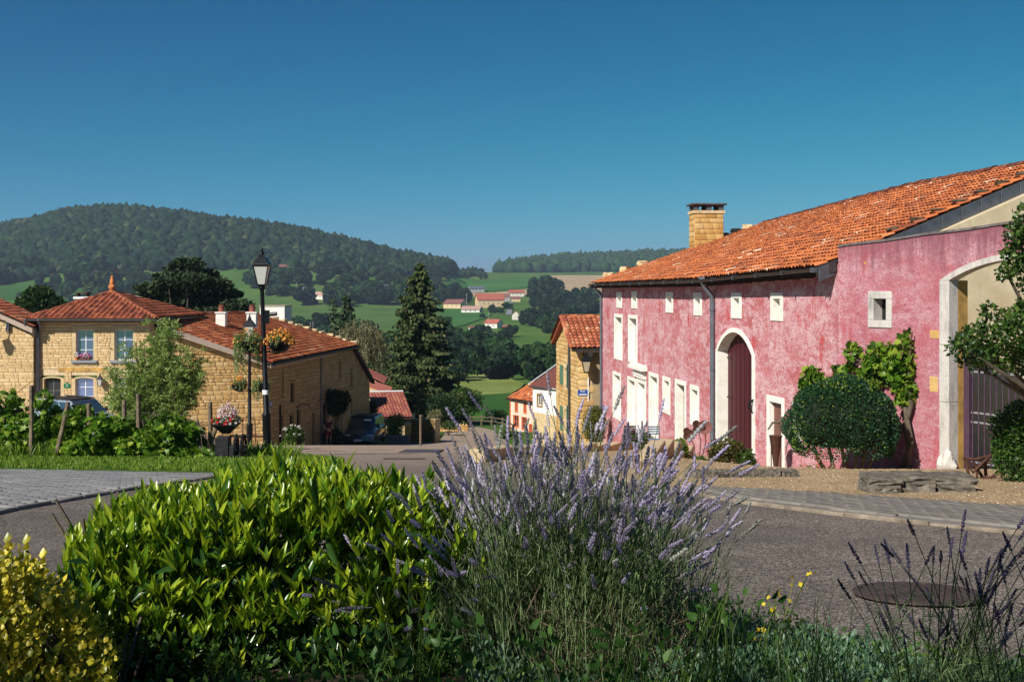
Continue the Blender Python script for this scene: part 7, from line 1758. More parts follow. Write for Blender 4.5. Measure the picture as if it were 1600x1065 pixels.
leafcloud('foliage', ell, 9000, .062, leafmat('shrub_leaves', [(0, (.02, .06, .010)), (.5, (.04, .10, .015)), (1, (.10, .18, .03))], .3, .45), RS_, .5, .3, shell=.35); stems(RS_, ORG[RS_.name], [e[0] for e in ell], .04)
# stone ledge
LG = thing('stone_ledge', 'low ledge of rough lichen covered stone slabs in front of the courtyard wall', 'stone ledge', hit(1430, 763)); M_lich = plain('lichen_stone', (.16, .14, .11), .95, var=.45, scale=9, bump=.9)
r = random.Random(8)
for i, (pa, pb, ya, hh, zz_, off) in enumerate(((1350, 1398, 762, .17, 0, 0), (1352, 1388, 768, .13, -.0, -.12), (1398, 1452, 757, .2, .0, .1), (1452, 1512, 756, .17, .0, .15), (1350, 1402, 752, .15, .15, .05), (1400, 1450, 748, .12, .18, .2), (1448, 1514, 748, .13, .16, .22))):
    Y = 15.45 + off; a_, b_ = (pa - 800) / F * Y, (pb - 800) / F * Y; c = Vector(((a_ + b_) / 2, Y, g((a_ + b_) / 2, Y) + zz_ * .8 + hh * .4)); slab('slab', c, ((b_ - a_) * 1.04, 62 * .01, hh * .85), M_lich, LG, i, R(r.uniform(-3, 3)), .045)
# low stone edge along the house front
p0, p1 = hit(1078, 748, 18), hit(1243, 746, 18)
SE = thing('stone_edging', 'thin mossy stone edging at the foot of the pink house', 'edging', p0); n = 12
for k in range(n):
    a_, b_ = p0.lerp(p1, k / n), p0.lerp(p1, (k + 1) / n); c = (a_ + b_) / 2; c.z = g(c.x, c.y) + .05; slab('edge_stone', c, ((b_ - a_).length * 1.0, .3, .16), M_lich, SE, k, math.atan2((b_ - a_).y, (b_ - a_).x))
# pale low walls / raised borders between street and house
M_psl = plain('pale_limestone', (.50, .38, .24), .9, var=.15, scale=2, bump=.3)
for i, (pa, pb, ya, yb, lab) in enumerate(((745, 800, 722, 716, 'pale stone kerb with pink flowers at the street bend'), (800, 905, 716, 712, 'pale low stone border behind the lavender'), (905, 1000, 706, 702, 'pale stone step in front of the white framed windows'), (1010, 1075, 722, 716, 'pale stone border below the bright green bush'))):
    a_, b_ = hit(pa, ya, 18), hit(pb, yb, 18); t = thing('stone_border', lab, 'border', a_, 'pale stone borders in front of the pink house'); n = 5
    for k in range(n):
        q0, q1 = a_.lerp(b_, (k + .02) / n), a_.lerp(b_, (k + .98) / n); c = (q0 + q1) / 2; mb = MB(); mb.box((c.x, c.y, g(c.x, c.y) + .1), ((q1 - q0).length, .35, .34), math.atan2((q1 - q0).y, (q1 - q0).x)); mb.build('border_stone', M_psl, t, bevel=.02)
bush(762, 696, 722, 50, 25.5, M_bsh, 'low pink flowering plants on the kerb at the street bend', 900, .06, 'flower_bed', 'flowers', flowers=(M_pinkf, 90, .035), base=g(-.5, 25.5))
bush(1058, 684, 738, 42, 31, M_bshy, 'bright yellow green bush below the second brown door', 2600, .10, base=g(4.4, 31))
bush(1090, 712, 742, 50, 29.5, M_bsh, 'low dark green shrub below the rusty metal flowers', 1800, .08, base=g(4.7, 29.5))
rose = bush(1135, 684, 742, 72, 29.5, leafmat('rose_leaves', [(0, (.05, .05, .012)), (.5, (.08, .11, .02)), (1, (.20, .13, .05))], .3), 'loose reddish rose bush in front of the barn door', 3000, .075, base=g(5.5, 29.5), name='rose_bush')
bush(1168, 700, 744, 36, 29.3, M_bsh, 'bright green climber at the right foot of the barn door', 1600, .09, base=g(6.0, 29.3))
bush(925, 632, 696, 46, 53, leafmat('olive_hedge', [(0, (.05, .06, .01)), (.5, (.11, .13, .02)), (1, (.22, .22, .05))], .3), 'olive green hedge in front of the rendered wall of the yellow house', 3800, .11, 'hedge', 'hedge')
bush(1000, 668, 700, 40, 44, M_bsh, 'small potted shrub beside the white front door', 1300, .09)
# rusty metal flowers
SF = thing('metal_flowers', 'rusty metal flower sculpture with three blooms by the pink wall', 'sculpture', (at(1090, 735, 33).x, 33, g(at(1090, 735, 33).x, 33)))
for px, py, rr_, rz in ((1075, 677, .19, 0), (1090, 666, .2, 0), (1101, 667, .20, 1)):
    c = at(px, py, 33); b0 = at(1092 + (px - 1090) * .3, 735, 33); b0.z = g(b0.x, b0.y); mb = MB(); mb.tube([b0, b0.lerp(c, .6) + Vector((.08, 0, 0)), c], .015, 5); mb.build('stem', M_rust, SF)
    mb = MB(); n = 16; v = [c]; 
    for q in range(n): a = 2 * math.pi * q / n; rr2 = rr_ * (1 if rz else (.55 + .45 * abs(math.cos(a * 1.5)))); v.append(c + Vector((math.cos(a) * rr2, -.06, math.sin(a) * rr2)))
    mb.add(v, [(0, 1 + q, 1 + (q + 1) % n) for q in range(n)]); o = mb.build('bloom', M_rust if not rz else plain('pink_rust', (.20, .08, .07), .9), SF); md = o.modifiers.new('s', 'SOLIDIFY'); md.thickness = .02
# rusty cone planter with dried branch at the small door
CP = thing('cone_planter', 'tall rusty cone stand with dried branch beside the small plank door', 'planter', (at(1212, 740, 29.3).x, 29.3, g(at(1212, 740, 29.3).x, 29.3))); b = Vector(ORG[CP.name]); zt_ = -(682 - HZ) / F * 29.3
mb = MB(); mb.lathe((b.x, b.y, b.z), [(.03, 0), (.16, zt_ - b.z), (.18, zt_ - b.z + .03), (.14, zt_ - b.z + .02)], 12); mb.build('cone', M_rust, CP, smooth=True)
for dx in (-.13, .12): mb = MB(); mb.tube([b + Vector((dx, -.08, 0)), b + Vector((dx, -.08, zt_ - b.z - .08))], .012, 4); mb.build('stand_rod', M_rust, CP)
mb = MB(); mb.tube([at(1200, 671, 29.4), at(1207, 660, 29.4), at(1216, 660, 29.3), at(1222, 652, 29.3), at(1226, 651, 29.4)], [.02, .03, .04, .03, .01], 6)
mb.tube([at(1218, 655, 29.3), at(1225, 662, 29.3), at(1222, 675, 29.3), at(1217, 664, 29.3)], [.03, .09, .06, .03], 6); mb.build('dried_branch', M_bark, CP)
# rusty plough frame at the gate
PG = thing('rusty_implement', 'rusty old farm implement between the stone ledge and the round shrub', 'farm implement', (at(1528, 765, 17.9).x, 17.9, g(at(1528, 765, 17.9).x, 17.9))); A_ = lambda px, py, y=17.9: at(px, py, y)
for pts in ([A_(1505, 716), A_(1525, 717), A_(1551, 711)], [A_(1509, 716), A_(1513, 740), A_(1508, 757), A_(1512, 763)], [A_(1539, 714), A_(1540, 740, 18.1), A_(1545, 758)], [A_(1512, 745), A_(1530, 752), A_(1556, 742)], [A_(1520, 720, 18.2), A_(1535, 745, 18.2), A_(1546, 757)], [A_(1509, 718), A_(1520, 738), A_(1545, 713)]):
    mb = MB(); mb.tube(pts, .026, 6); mb.build('frame_bar', M_rust, PG)
mb = MB(); c = A_(1546, 742, 18.1); mb.tube([c + Vector((math.cos(a) * .2, 0, math.sin(a) * .2)) for a in [q * math.pi / 8 for q in range(17)]], .02, 6, False); mb.build('wheel', M_rust, PG)
# folding chairs near the white front door
for i, px in enumerate((1022, 985)):
    t = thing('folding_chair', ['blue slatted folding chair by the tall white framed window', 'dark folding chair left of the white front door'][i], 'chair', (at(px, 705, 40).x, 40, g(at(px, 705, 40).x, 40))); b = Vector(ORG[t.name]); m_ = plain('blue_slats', (.12, .17, .26), .6) if i == 0 else M_iron
    for j in range(4): mb = MB(); mb.box(b + Vector((0, .2, .62 + j * .08)), (.42, .02, .055)); mb.build('slat', m_, t)
    for j in range(4): mb = MB(); mb.box(b + Vector((0, -.15 + j * .1, .45)), (.42, .07, .02)); mb.build('slat', m_, t)
    for sx in (-.2, .2):
        mb = MB(); mb.tube([b + Vector((sx, -.22, 0)), b + Vector((sx, .22, .92))], .014, 5); mb.tube([b + Vector((sx, .25, 0)), b + Vector((sx, -.18, .45))], .014, 5); mb.build('leg', M_iron, t)

# ================================================================== MANHOLE
c = hit(1436, 932, 3.0) + Vector((0, 0, .012)); MH = thing('manhole_cover', 'round cast iron manhole grate set in the asphalt at the lower right', 'manhole cover', c + Vector((0, 0, .006)))
e = .02; slope = (g(c.x, c.y + .4) - g(c.x, c.y - .4)) / .8; M_mh = plain('manhole_iron', (.075, .055, .05), .6, .2, .3, 12, .4)
def disc_pt(r, a, z=0): return Vector((c.x + r * math.cos(a), c.y + r * math.sin(a), c.z + slope * r * math.sin(a) + z))
mb = MB(); n = 48
for (r0, r1, z0, z1) in ((.36, .40, .012, .016), (.355, .375, .016, .020)):
    for q in range(n):
        a0_, a1_ = 2 * math.pi * q / n, 2 * math.pi * (q + 1) / n; mb.hexa([disc_pt(r0, a0_), disc_pt(r1, a0_), disc_pt(r1, a1_), disc_pt(r0, a1_), disc_pt(r0, a0_, z1), disc_pt(r1, a0_, z1), disc_pt(r1, a1_, z1), disc_pt(r0, a1_, z1)])
mb.build('ring', M_mh, MH)
mb = MB(); mb.add([disc_pt(0, 0, .007)] + [disc_pt(.36, 2 * math.pi * q / n, .007) for q in range(n)], [(0, 1 + q, 1 + (q + 1) % n) for q in range(n)]); mb.build('plate', plain('manhole_dark', (.008, .007, .007), .9), MH)
for q in range(-6, 7):
    x_ = q * .056; hy = math.sqrt(max(0, .352 ** 2 - x_ * x_)); mb = MB(); mb.box((c.x + x_, c.y, c.z + .014), (.030, hy * 2, .012), 0, math.atan(slope)); mb.build('grate_bar', M_mh, MH)
    y = q * .056; hx = math.sqrt(max(0, .352 ** 2 - y * y)); mb = MB(); mb.box((c.x, c.y + y, c.z + slope * y + .011), (hx * 2, .016, .008), 0, math.atan(slope)); mb.build('grate_bar', M_mh, MH)

# ================================================================== FLOWER BED (foreground)
bed = [(-2.6, 1.0), (2.6, 1.0), (2.6, 3.45), (1.6, 3.75), (.9, 4.05), (.1, 4.25), (-.9, 4.5), (-1.6, 4.2), (-2.6, 3.6)]
def bz(x, y): return -.98 - .05 * math.sin(x * 3) * math.cos(y * 2.5) - .16 * sm(2.9, 4.2, y) - .10 * sm(.3, 1.2, x) * sm(2.2, 3.6, y)
sheet('flower_bed_soil', bed, 0, M_soil, .25, edge=1.2, zf=bz)
# ground cover
M_gc = leafmat('ground_cover', [(0, (.035, .09, .015)), (.5, (.08, .17, .03)), (1, (.16, .25, .05))], .35)
M_jun = leafmat('juniper', [(0, (.05, .12, .06)), (.6, (.11, .21, .12)), (1, (.2, .3, .19))], .25)
def scatter_low(name, x0, x1, y0, y1, n, size, h, mat, tmpl, up=1.0, lump_=.05, kind='stuff'):
    P = []
    while len(P) < n:
        x, y = rnd.uniform(x0, x1), rnd.uniform(y0, y1)
        if inpoly(x, y, bed): P.append((x, y, bz(x, y) + h * (rnd.random() ** 1.5) * (.6 + .4 * math.sin(x * 9) * math.cos(y * 8)) + .01))
    P = np.array(P); return merge(*tmpl, rot_to(unit(n) + [0, 0, up]) * (size * rng.uniform(.5, 1.3, n))[:, None, None], P, mat, name, kind=kind)
scatter_low('ground_cover', -2.2, 2.2, 1.6, 4.2, 26000, .024, .12, M_gc, leaf_template(1, .6, .15, .2), .8)
scatter_low('juniper_cover', -.1, .95, 2.0, 3.1, 16000, .022, .16, M_jun, leaf_template(1, .28, .05, .1), 1.4)
scatter_low('juniper_cover', .3, 1.2, 2.6, 3.7, 9000, .024, .12, M_jun, leaf_template(1, .28, .05, .1), 1.4)

# ---- laurel hedge
LH = thing('laurel_hedge', 'bright green laurel hedge with upright glossy leaves in the foreground left of the lavender', 'hedge', (-.65, 3.5, -1.1))
s = Nd('laurel_leaves'); rr_ = s.rand(); z = s.sep(2, s.pos())
cL = s.ramp(rr_, [(0, (.04, .12, .010)), (.3, (.12, .23, .012)), (.65, (.27, .38, .016)), (1, (.44, .52, .04))])
M_laur = s.leafy(cL, .28, .38, spec=.5)
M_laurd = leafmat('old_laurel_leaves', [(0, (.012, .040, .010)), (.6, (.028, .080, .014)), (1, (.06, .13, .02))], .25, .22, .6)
def topz(px):                                  # silhouette row of the hedge top by photo column
    return np.interp(px, [105, 130, 180, 245, 290, 380, 400, 440, 470, 520, 600, 660, 700, 740], [905, 835, 800, 772, 775, 748, 742, 735, 745, 738, 752, 765, 795, 830])
LT = leaf_template(3, .25, .25, .12)
items = []; dark = []
r = np.random.default_rng(3)
N = 2300
for i in range(N):
    u = r.random(); v = r.random() ** .9
    px = 120 + 600 * u; Y = 2.95 + .95 * v; 
    X = (px - 800) / F * Y + r.normal() * .03
    ztp = -(topz(px) + 6 - HZ) / F * Y - .05 * (1 - v) + (.0 if v < .8 else -.06)
    if v < .12: zc = ztp - r.uniform(.0, .12)
    else: zc = ztp
    zc += r.normal() * .018 - .02 * math.sin(px / 40) * math.cos(Y * 9)
    ax = Vector((r.normal() * .16 + .06, r.normal() * .16 - .10, 1)).normalized(); nl = r.integers(4, 8); sz = r.uniform(.045, .072)
    for k in range(nl):
        a = k * 2.4 + r.uniform(0, 1); tilt = r.uniform(.06, .42); d = (ax + Vector((math.cos(a), math.sin(a), 0)) * tilt).normalized(); x = Vector((-math.sin(a), math.cos(a), 0)); x = (x - d * x.dot(d)).normalized(); y = d.cross(x)
        L = sz * r.uniform(.75, 1.2); M = ((x.x * L, y.x * L, d.x * L), (x.y * L, y.y * L, d.y * L), (x.z * L, y.z * L, d.z * L))
        items.append((Vector((X, Y, zc - .05)) + ax * (k * .008), M))
# front face shoots, getting older downwards
for i in range(2100):
    u = r.random(); px = 118 + 560 * u; X = (px - 800) / F * 3.0; ztp = -(topz(px) + 12 - HZ) / F * 3.0; f = r.random() ** .8; zc = ztp - .06 - f * .62; Y = 3.0 - .10 * f + r.uniform(-.06, .15)
    ax = Vector((r.normal() * .22 + .03, -.22 + r.normal() * .2, 1)).normalized(); nl = r.integers(3, 7); sz = r.uniform(.042, .07)
    for k in range(nl):
        a = k * 2.4 + r.uniform(0, 1); tilt = r.uniform(.12, .6); d = (ax + Vector((math.cos(a), math.sin(a), 0)) * tilt).normalized(); x = Vector((-math.sin(a), math.cos(a), 0)); x = (x - d * x.dot(d)).normalized(); y = d.cross(x)
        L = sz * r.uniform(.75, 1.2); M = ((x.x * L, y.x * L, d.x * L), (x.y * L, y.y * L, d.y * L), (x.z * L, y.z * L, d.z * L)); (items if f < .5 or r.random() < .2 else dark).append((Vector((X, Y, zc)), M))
# taller single shoots
for px, py, Y in ((432, 690, 3.3), (445, 700, 3.25), (398, 712, 3.35), (540, 712, 3.3), (578, 738, 3.3), (655, 738, 3.35), (530, 722, 3.2), (262, 760, 3.2), (412, 725, 3.3), (735, 800, 3.1), (660, 752, 3.2)):
    tp = at(px, py, Y); mb = MB(); mb.tube([tp - Vector((0, 0, .35)), tp - Vector((0, 0, .04))], [.004, .002], 5); mb.build('shoot', plain('green_stem', (.08, .15, .02), .6), LH)
    for k in range(9):
        a = k * 2.4; zz_ = -.02 - k * .022; d = Vector((math.cos(a) * .35, math.sin(a) * .35, 1)).normalized(); x = Vector((-math.sin(a), math.cos(a), 0)); x = (x - d * x.dot(d)).normalized(); y = d.cross(x); L = r.uniform(.065, .09)
        items.append((tp + Vector((0, 0, zz_ - .03)), ((x.x * L, y.x * L, d.x * L), (x.y * L, y.y * L, d.y * L), (x.z * L, y.z * L, d.z * L))))
piece_field('leaf', 'leaves', LT[0], LT[1], items, M_laur, LH, 300, smooth=True)
# older leaves and twigs inside
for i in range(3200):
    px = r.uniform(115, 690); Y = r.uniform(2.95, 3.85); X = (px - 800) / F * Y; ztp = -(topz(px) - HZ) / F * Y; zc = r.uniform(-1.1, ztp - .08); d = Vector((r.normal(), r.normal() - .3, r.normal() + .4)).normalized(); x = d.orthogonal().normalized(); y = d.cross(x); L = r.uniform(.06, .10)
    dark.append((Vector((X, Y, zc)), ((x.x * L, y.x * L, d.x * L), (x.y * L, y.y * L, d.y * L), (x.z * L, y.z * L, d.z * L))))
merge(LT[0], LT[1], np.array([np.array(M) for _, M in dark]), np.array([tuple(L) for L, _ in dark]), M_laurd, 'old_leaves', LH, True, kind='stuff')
for i in range(26):
    px = r.uniform(150, 680); X = (px - 800) / F * 3.4; b0 = Vector((X, 3.5 + r.uniform(-.2, .3), -1.1)); tp = b0 + Vector((r.normal() * .12, r.normal() * .12, .45)); mb = MB(); mb.tube([b0, b0.lerp(tp, .5), tp], [.012, .009, .005], 5); mb.build('stem', M_bark, LH)

# ---- yellow euonymus
YE = thing('golden_shrub', 'golden yellow small leaved shrub in the lower left corner', 'shrub', (-1.2, 2.7, -1.1))
M_euo = leafmat('golden_leaves', [(0, (.10, .15, .01)), (.25, (.35, .36, .02)), (.6, (.62, .52, .03)), (1, (.80, .68, .08))], .3, .35, .4)
items = []
def topy(px): return np.interp(px, [-100, 0, 30, 60, 90, 130, 165, 190], [862, 874, 884, 890, 915, 945, 975, 1020])
for i in range(1500):
    px = r.uniform(-120, 185); f = r.random(); Y = 2.45 + .5 * r.random(); X = (px - 800) / F * Y; zt_ = -(topy(px) + 18 - HZ) / F * Y; zc = zt_ - (f ** 1.3) * .42; Y = Y - .12 * f
    ax = Vector((r.normal() * .3, r.normal() * .3 - .25, 1)).normalized()
    for k in range(8):
        a = k * 1.57 + (k // 2) * .8; d = (ax * .6 + Vector((math.cos(a), math.sin(a), 0)) * .8).normalized(); x = d.cross(ax).normalized(); y = d.cross(x); L = r.uniform(.014, .025); q = Vector((X, Y, zc)) + ax * (k // 2) * .013
        items.append((q, ((x.x * L, y.x * L, d.x * L), (x.y * L, y.y * L, d.y * L), (x.z * L, y.z * L, d.z * L))))
for px, py in ((38, 850), (12, 862), (64, 872), (8, 848)):
    tp = at(px, py, 2.6)
    for k in range(12):
        a = k * 1.57 + (k // 2) * .8; d = Vector((math.cos(a) * .8, math.sin(a) * .8, .8)).normalized(); x = d.cross(Vector((0, 0, 1))).normalized(); y = d.cross(x); L = .026; q = tp - Vector((0, 0, .014 * (k // 2)))
        items.append((q, ((x.x * L, y.x * L, d.x * L), (x.y * L, y.y * L, d.y * L), (x.z * L, y.z * L, d.z * L))))
EL_ = leaf_template(2, .62, .15, .2)
merge(EL_[0], EL_[1], np.array([np.array(M) for _, M in items]), np.array([tuple(L) for L, _ in items]), M_euo, 'leaves', YE, True, kind='stuff')
for i in range(26):
    px = r.uniform(-80, 170); X = (px - 800) / F * 2.65; b0 = Vector((X, 2.7, -1.05)); tp = Vector((X + r.normal() * .05, 2.6 + r.normal() * .08, -(topy(px) + 30 - HZ) / F * 2.6)); mb = MB(); mb.tube([b0, tp], [.006, .003], 5); mb.build('stem', M_bark, YE)

# ---- lavender
def spike_template(nw=7, seed=0):
    """lavender flower spike, unit length along +Z, whorls of small florets"""
    r = np.random.default_rng(seed); V = []; Fq = []
    for w_ in range(nw):
        z = (0, .26, .40, .53, .65, .77, .88, .97)[w_ + (1 if nw < 8 else 0)] if nw <= 8 else w_ / nw; m = 7 if w_ < nw - 2 else 5; rad = .050 if w_ < nw - 2 else .034
        for k in range(m):
            a = 2 * math.pi * k / m + r.uniform(0, .8); b = len(V); ca, sa = math.cos(a), math.sin(a); up = r.uniform(.02, .10); rr = rad * r.uniform(.8, 1.25); w2 = .026
            V += [(ca * .01, sa * .01, z - .03), (ca * rr - sa * w2, sa * rr + ca * w2, z + up), (ca * rr * .85, sa * rr * .85, z + up + .05), (ca * rr + sa * w2, sa * rr - ca * w2, z + up), (ca * rr * 1.25, sa * rr * 1.25, z + up * .6)]
            Fq += [(b, b + 1, b + 4), (b, b + 4, b + 3), (b + 4, b + 1, b + 2), (b + 4, b + 2, b + 3)]
    b = len(V); V += [(-.012, 0, -.02), (.012, 0, -.02), (0, .012, 1), (0, -.012, 1)]; Fq += [(b, b + 1, b + 2), (b, b + 1, b + 3)]
    return np.array(V), np.array(Fq)
def lavmat(name, stops, trans=.3):
    s = Nd(name); c = s.ramp(s.rand(), stops); return s.leafy(c, .7, trans, spec=.1)
M_lav = lavmat('lavender_petals', [(0, (.24, .25, .20)), (.3, (.36, .33, .40)), (.7, (.46, .40, .58)), (.9, (.60, .55, .70)), (1, (.50, .52, .42))], .4)
M_lavs = lavmat('lavender_stems', [(0, (.08, .15, .04)), (.5, (.18, .27, .10)), (1, (.34, .42, .22))], .4)
M_lavd = lavmat('dry_lavender_wood', [(0, (.035, .025, .018)), (1, (.13, .10, .07))], .0)
M_lav_shade = lavmat('shaded_lavender_petals', [(0, (.04, .035, .075)), (.6, (.075, .06, .13)), (1, (.12, .10, .2))], .1)  # petal colour darkened for the plant standing in shade
SPK = [spike_template(7, k) for k in range(2)]
# stem template: thin curved 3-sided blade, unit height along z bending towards +x
def stem_template(n=5):
    V = []; Fq = []
    for i in range(n + 1):
        t = i / n; x = .0
        for k in range(3): a = k * 2.094; V.append((math.cos(a), math.sin(a), t))
    for i in range(n):
        for k in range(3): k2 = (k + 1) % 3; Fq.append((3 * i + k, 3 * i + k2, 3 * i + 3 + k2, 3 * i + 3 + k))
    return np.array(V), np.array(Fq)
def lavender(name, label, stems_, petal_m, group=None, leafn=9000, rs=.0016, parts=300, woody=True, base_c=None, spike=(.055, .085), gh=.22, stem_m=None):
    """stems_: list of (base, tip) Vectors"""
    bc = base_c; t = thing(name, label, 'lavender plant', bc, group)
    n = len(stems_); seg = 6; tv, tf = stem_template(seg); V = np.zeros((n, len(tv), 3)); sp_items = []
    for i, (b0, tp) in enumerate(stems_):
        # quadratic curve: starts upright, leans out
        out = Vector((tp.x - b0.x, tp.y - b0.y, 0)); ctrl = b0 + Vector((out.x * .18 + rnd.gauss(0, .015), out.y * .18 + rnd.gauss(0, .015), (tp.z - b0.z) * .55)); 
        for j in range(seg + 1):
            s_ = j / seg; p_ = b0 * (1 - s_) ** 2 + ctrl * 2 * s_ * (1 - s_) + tp * s_ ** 2
            rr = rs * (1.25 - .6 * s_)
            for k in range(3): V[i, 3 * j + k] = (p_.x + math.cos(k * 2.094) * rr, p_.y + math.sin(k * 2.094) * rr, p_.z)
        d = (tp - ctrl).normalized(); L = rnd.uniform(*spike); x = d.orthogonal().normalized(); y = d.cross(x)
        if rnd.random() < .93: sp_items.append((tp - d * L * .25, ((x.x * L, y.x * L, d.x * L), (x.y * L, y.y * L, d.y * L), (x.z * L, y.z * L, d.z * L))))
    V = V - np.array(org(t)); Fc = (tf[None] + (np.arange(n) * len(tv))[:, None, None]).reshape(-1, 4)
    me = rawmesh('stems', V.reshape(-1, 3), Fc, stem_m or M_lavs, False, np.repeat(rng.random(n), len(tv))); link('stems', me, t)['kind'] = 'stuff'
    h = len(sp_items) // 2; rnd.shuffle(sp_items)
    piece_field('flower_spike', 'flower_spikes', *SPK[0], sp_items, petal_m, t, parts)
    return t
stems_ = []; rr = random.Random(77)
B0 = Vector((.17, 3.05, -1.02))
while len(stems_) < 900:
    # three clumps: left leaning, tall middle, right
    c = rr.random()
    if c < .42: px, py, sx, sy, bx = rr.gauss(830, 80), rr.gauss(775, 62), 0, 0, .08
    elif c < .80: px, py, bx = rr.gauss(990, 82), rr.gauss(800, 58), .22
    elif c < .90: px, py, bx = rr.gauss(720, 50), rr.gauss(820, 65), .0
    else: px, py, bx = rr.uniform(480, 800), 1010 - rr.random() * 200 , -.12
    if c >= .90: py = max(py, 800 + abs(px - 640) * .15)
    if py < np.interp(px, [470, 560, 680, 740, 800, 850, 905, 960, 1050, 1120, 1160], [850, 830, 745, 705, 672, 655, 655, 668, 705, 725, 755]) or px < 465 or px > 1170: continue
    if px > 1130 and py > 900: continue
    Y = rr.uniform(2.7, 3.5); tp = at(px, py, Y); b0 = Vector((bx + rr.gauss(0, .13), 3.05 + rr.gauss(0, .12), -1.0 + rr.uniform(0, .12)))
    b0.x += (tp.x - b0.x) * .5; b0.z += .10 * abs(b0.x - .15)
    stems_.append((b0, tp))
for px, py in ((1110, 722), (1120, 690), (1155, 742), (1143, 735), (1100, 700), (1075, 690), (1135, 795), (1150, 825), (700, 660), (720, 672), (740, 668), (752, 640), (776, 660), (860, 618), (857, 640), (835, 655), (880, 662), (960, 640), (1030, 655)):
    stems_.append((Vector((.2 + rr.gauss(0, .1), 3.05, -1.0)), at(px, py, rr.uniform(2.85, 3.2))))
LV = lavender('lavender_bush', 'big flowering lavender bush in the centre foreground with pale violet spikes', stems_, M_lav, base_c=B0, parts=300, spike=(.06, .095), rs=.0015)
# foliage: narrow grey green leaves around the lower stems
n = 17000; P = np.zeros((n, 3)); a = rng.integers(0, len(stems_), n); f = rng.random(n) ** .8 * .62
A0 = np.array([tuple(s_[0]) for s_ in stems_]); A1 = np.array([tuple(s_[1]) for s_ in stems_])
P = A0[a] * (1 - f[:, None]) + A1[a] * f[:, None] + rng.normal(size=(n, 3)) * .018
D = (A1[a] - A0[a]); D /= np.linalg.norm(D, axis=1, keepdims=True); D = D + rng.normal(size=(n, 3)) * .22
tv, tf = leaf_template(1, .045, .02, .06); merge(tv, tf, rot_to(D) * (.05 * rng.uniform(.6, 1.3, n))[:, None, None], P, M_lavs, 'leaves', LV, kind='stuff')
n = 2600; P = np.stack([rng.normal(.24, .13, n), rng.normal(3.0, .12, n), rng.uniform(-1.02, -.80, n)], 1); mbt = leaf_template(1, .022, .01, .25)
merge(mbt[0], mbt[1], rot_to(unit(n) + [0, 0, .7]) * (.10 * rng.uniform(.5, 1.3, n))[:, None, None], P, M_lavd, 'woody_twigs', LV, kind='stuff')
# lavender at the lower right, its shade put into petal and stem colours
stems_ = []
for i in range(54):
    px = rr.choice([rr.uniform(1360, 1600), rr.uniform(1380, 1540), rr.uniform(1330, 1600), rr.uniform(1560, 1640)]); py = rr.uniform(870, 1010) if i > 10 else rr.uniform(820, 900); 
    stems_.append((Vector((.98 + rr.gauss(0, .10), 2.55 + rr.gauss(0, .1), -1.12)), at(px, py, rr.uniform(2.3, 2.7))))
stems_ += [(Vector((.9, 2.5, -1.1)), at(px, py, 2.5)) for px, py in ((1503, 830), (1502, 870), (1390, 880), (1420, 888), (1458, 880), (1484, 870), (1335, 905), (1329, 935), (1345, 880), (1592, 870), (1553, 882), (1567, 900), (1597, 890))]
D_ = lavender('shaded_lavender', 'dark shaded lavender with upright spikes in the lower right corner', stems_, M_lav_shade, base_c=Vector((1.0, 2.55, -1.1)), parts=100, spike=(.045, .07), rs=.0017, stem_m=lavmat('shaded_lavender_stems', [(0, (.02, .035, .012)), (1, (.05, .075, .03))], .1))
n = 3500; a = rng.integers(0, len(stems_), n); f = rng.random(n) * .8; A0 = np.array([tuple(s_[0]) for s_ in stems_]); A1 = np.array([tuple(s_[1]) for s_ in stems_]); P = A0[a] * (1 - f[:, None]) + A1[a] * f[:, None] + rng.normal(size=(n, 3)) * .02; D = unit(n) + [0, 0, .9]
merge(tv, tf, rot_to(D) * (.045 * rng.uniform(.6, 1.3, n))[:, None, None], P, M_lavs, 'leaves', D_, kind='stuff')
# ---- grass tufts
def tuft(label, base, n, tips, w_, mat, group='grass tufts in the flower bed', cat='grass'):
    t = thing('grass_tuft', label, cat, base, group); V = []; Fq = []; r = random.Random(len(tips) + n); rv = []
    for i in range(n):
        px, py = r.choice(tips); tp = at(px + r.gauss(0, 22), py + abs(r.gauss(0, 30)), base[1] + r.gauss(0, .12)); b0 = Vector(base) + Vector((r.gauss(0, .05), r.gauss(0, .05), 0)); ctrl = b0 + Vector(((tp.x - b0.x) * .2, (tp.y - b0.y) * .2, (tp.z - b0.z) * .75)); side = Vector((r.uniform(-1, 1), r.uniform(-.4, .4), 0)).normalized() * w_; b = len(V)
        for j in range(6): s_ = j / 5; p_ = b0 * (1 - s_) ** 2 + ctrl * 2 * s_ * (1 - s_) + tp * s_ ** 2; ww = side * (1 - s_ ** 2) * .5 + side * .02; V += [tuple(p_ - ww), tuple(p_ + ww + Vector((0, 0, .0)))]
        rv += [r.random()] * 12; Fq += [(b + 2 * j, b + 2 * j + 1, b + 2 * j + 3, b + 2 * j + 2) for j in range(5)]
    V = np.array(V) - np.array(org(t)); me = rawmesh('blades', V, np.array(Fq), mat, False, rv); link('blades', me, t)['kind'] = 'stuff'; return t
M_gr = leafmat('long_grass', [(0, (.03, .08, .01)), (.5, (.07, .15, .02)), (.9, (.14, .22, .04)), (1, (.35, .30, .12))], .4)
tuft('tall grass blades rising right of the lavender bush', (.42, 2.6, -1.06), 46, [(1160, 860), (1110, 900), (1080, 940), (1130, 980), (1200, 960), (1040, 960)], .0035, M_gr)
tuft('loose grass tuft at the bottom edge below the lavender', (.22, 2.5, -1.05), 60, [(900, 960), (960, 990), (1000, 940), (860, 1000)], .0028, M_gr)
tuft('grass tuft at the bottom between lavender and shaded lavender', (.65, 2.5, -1.08), 60, [(1250, 960), (1230, 930), (1300, 985), (1290, 900), (1200, 990)], .0028, M_gr)
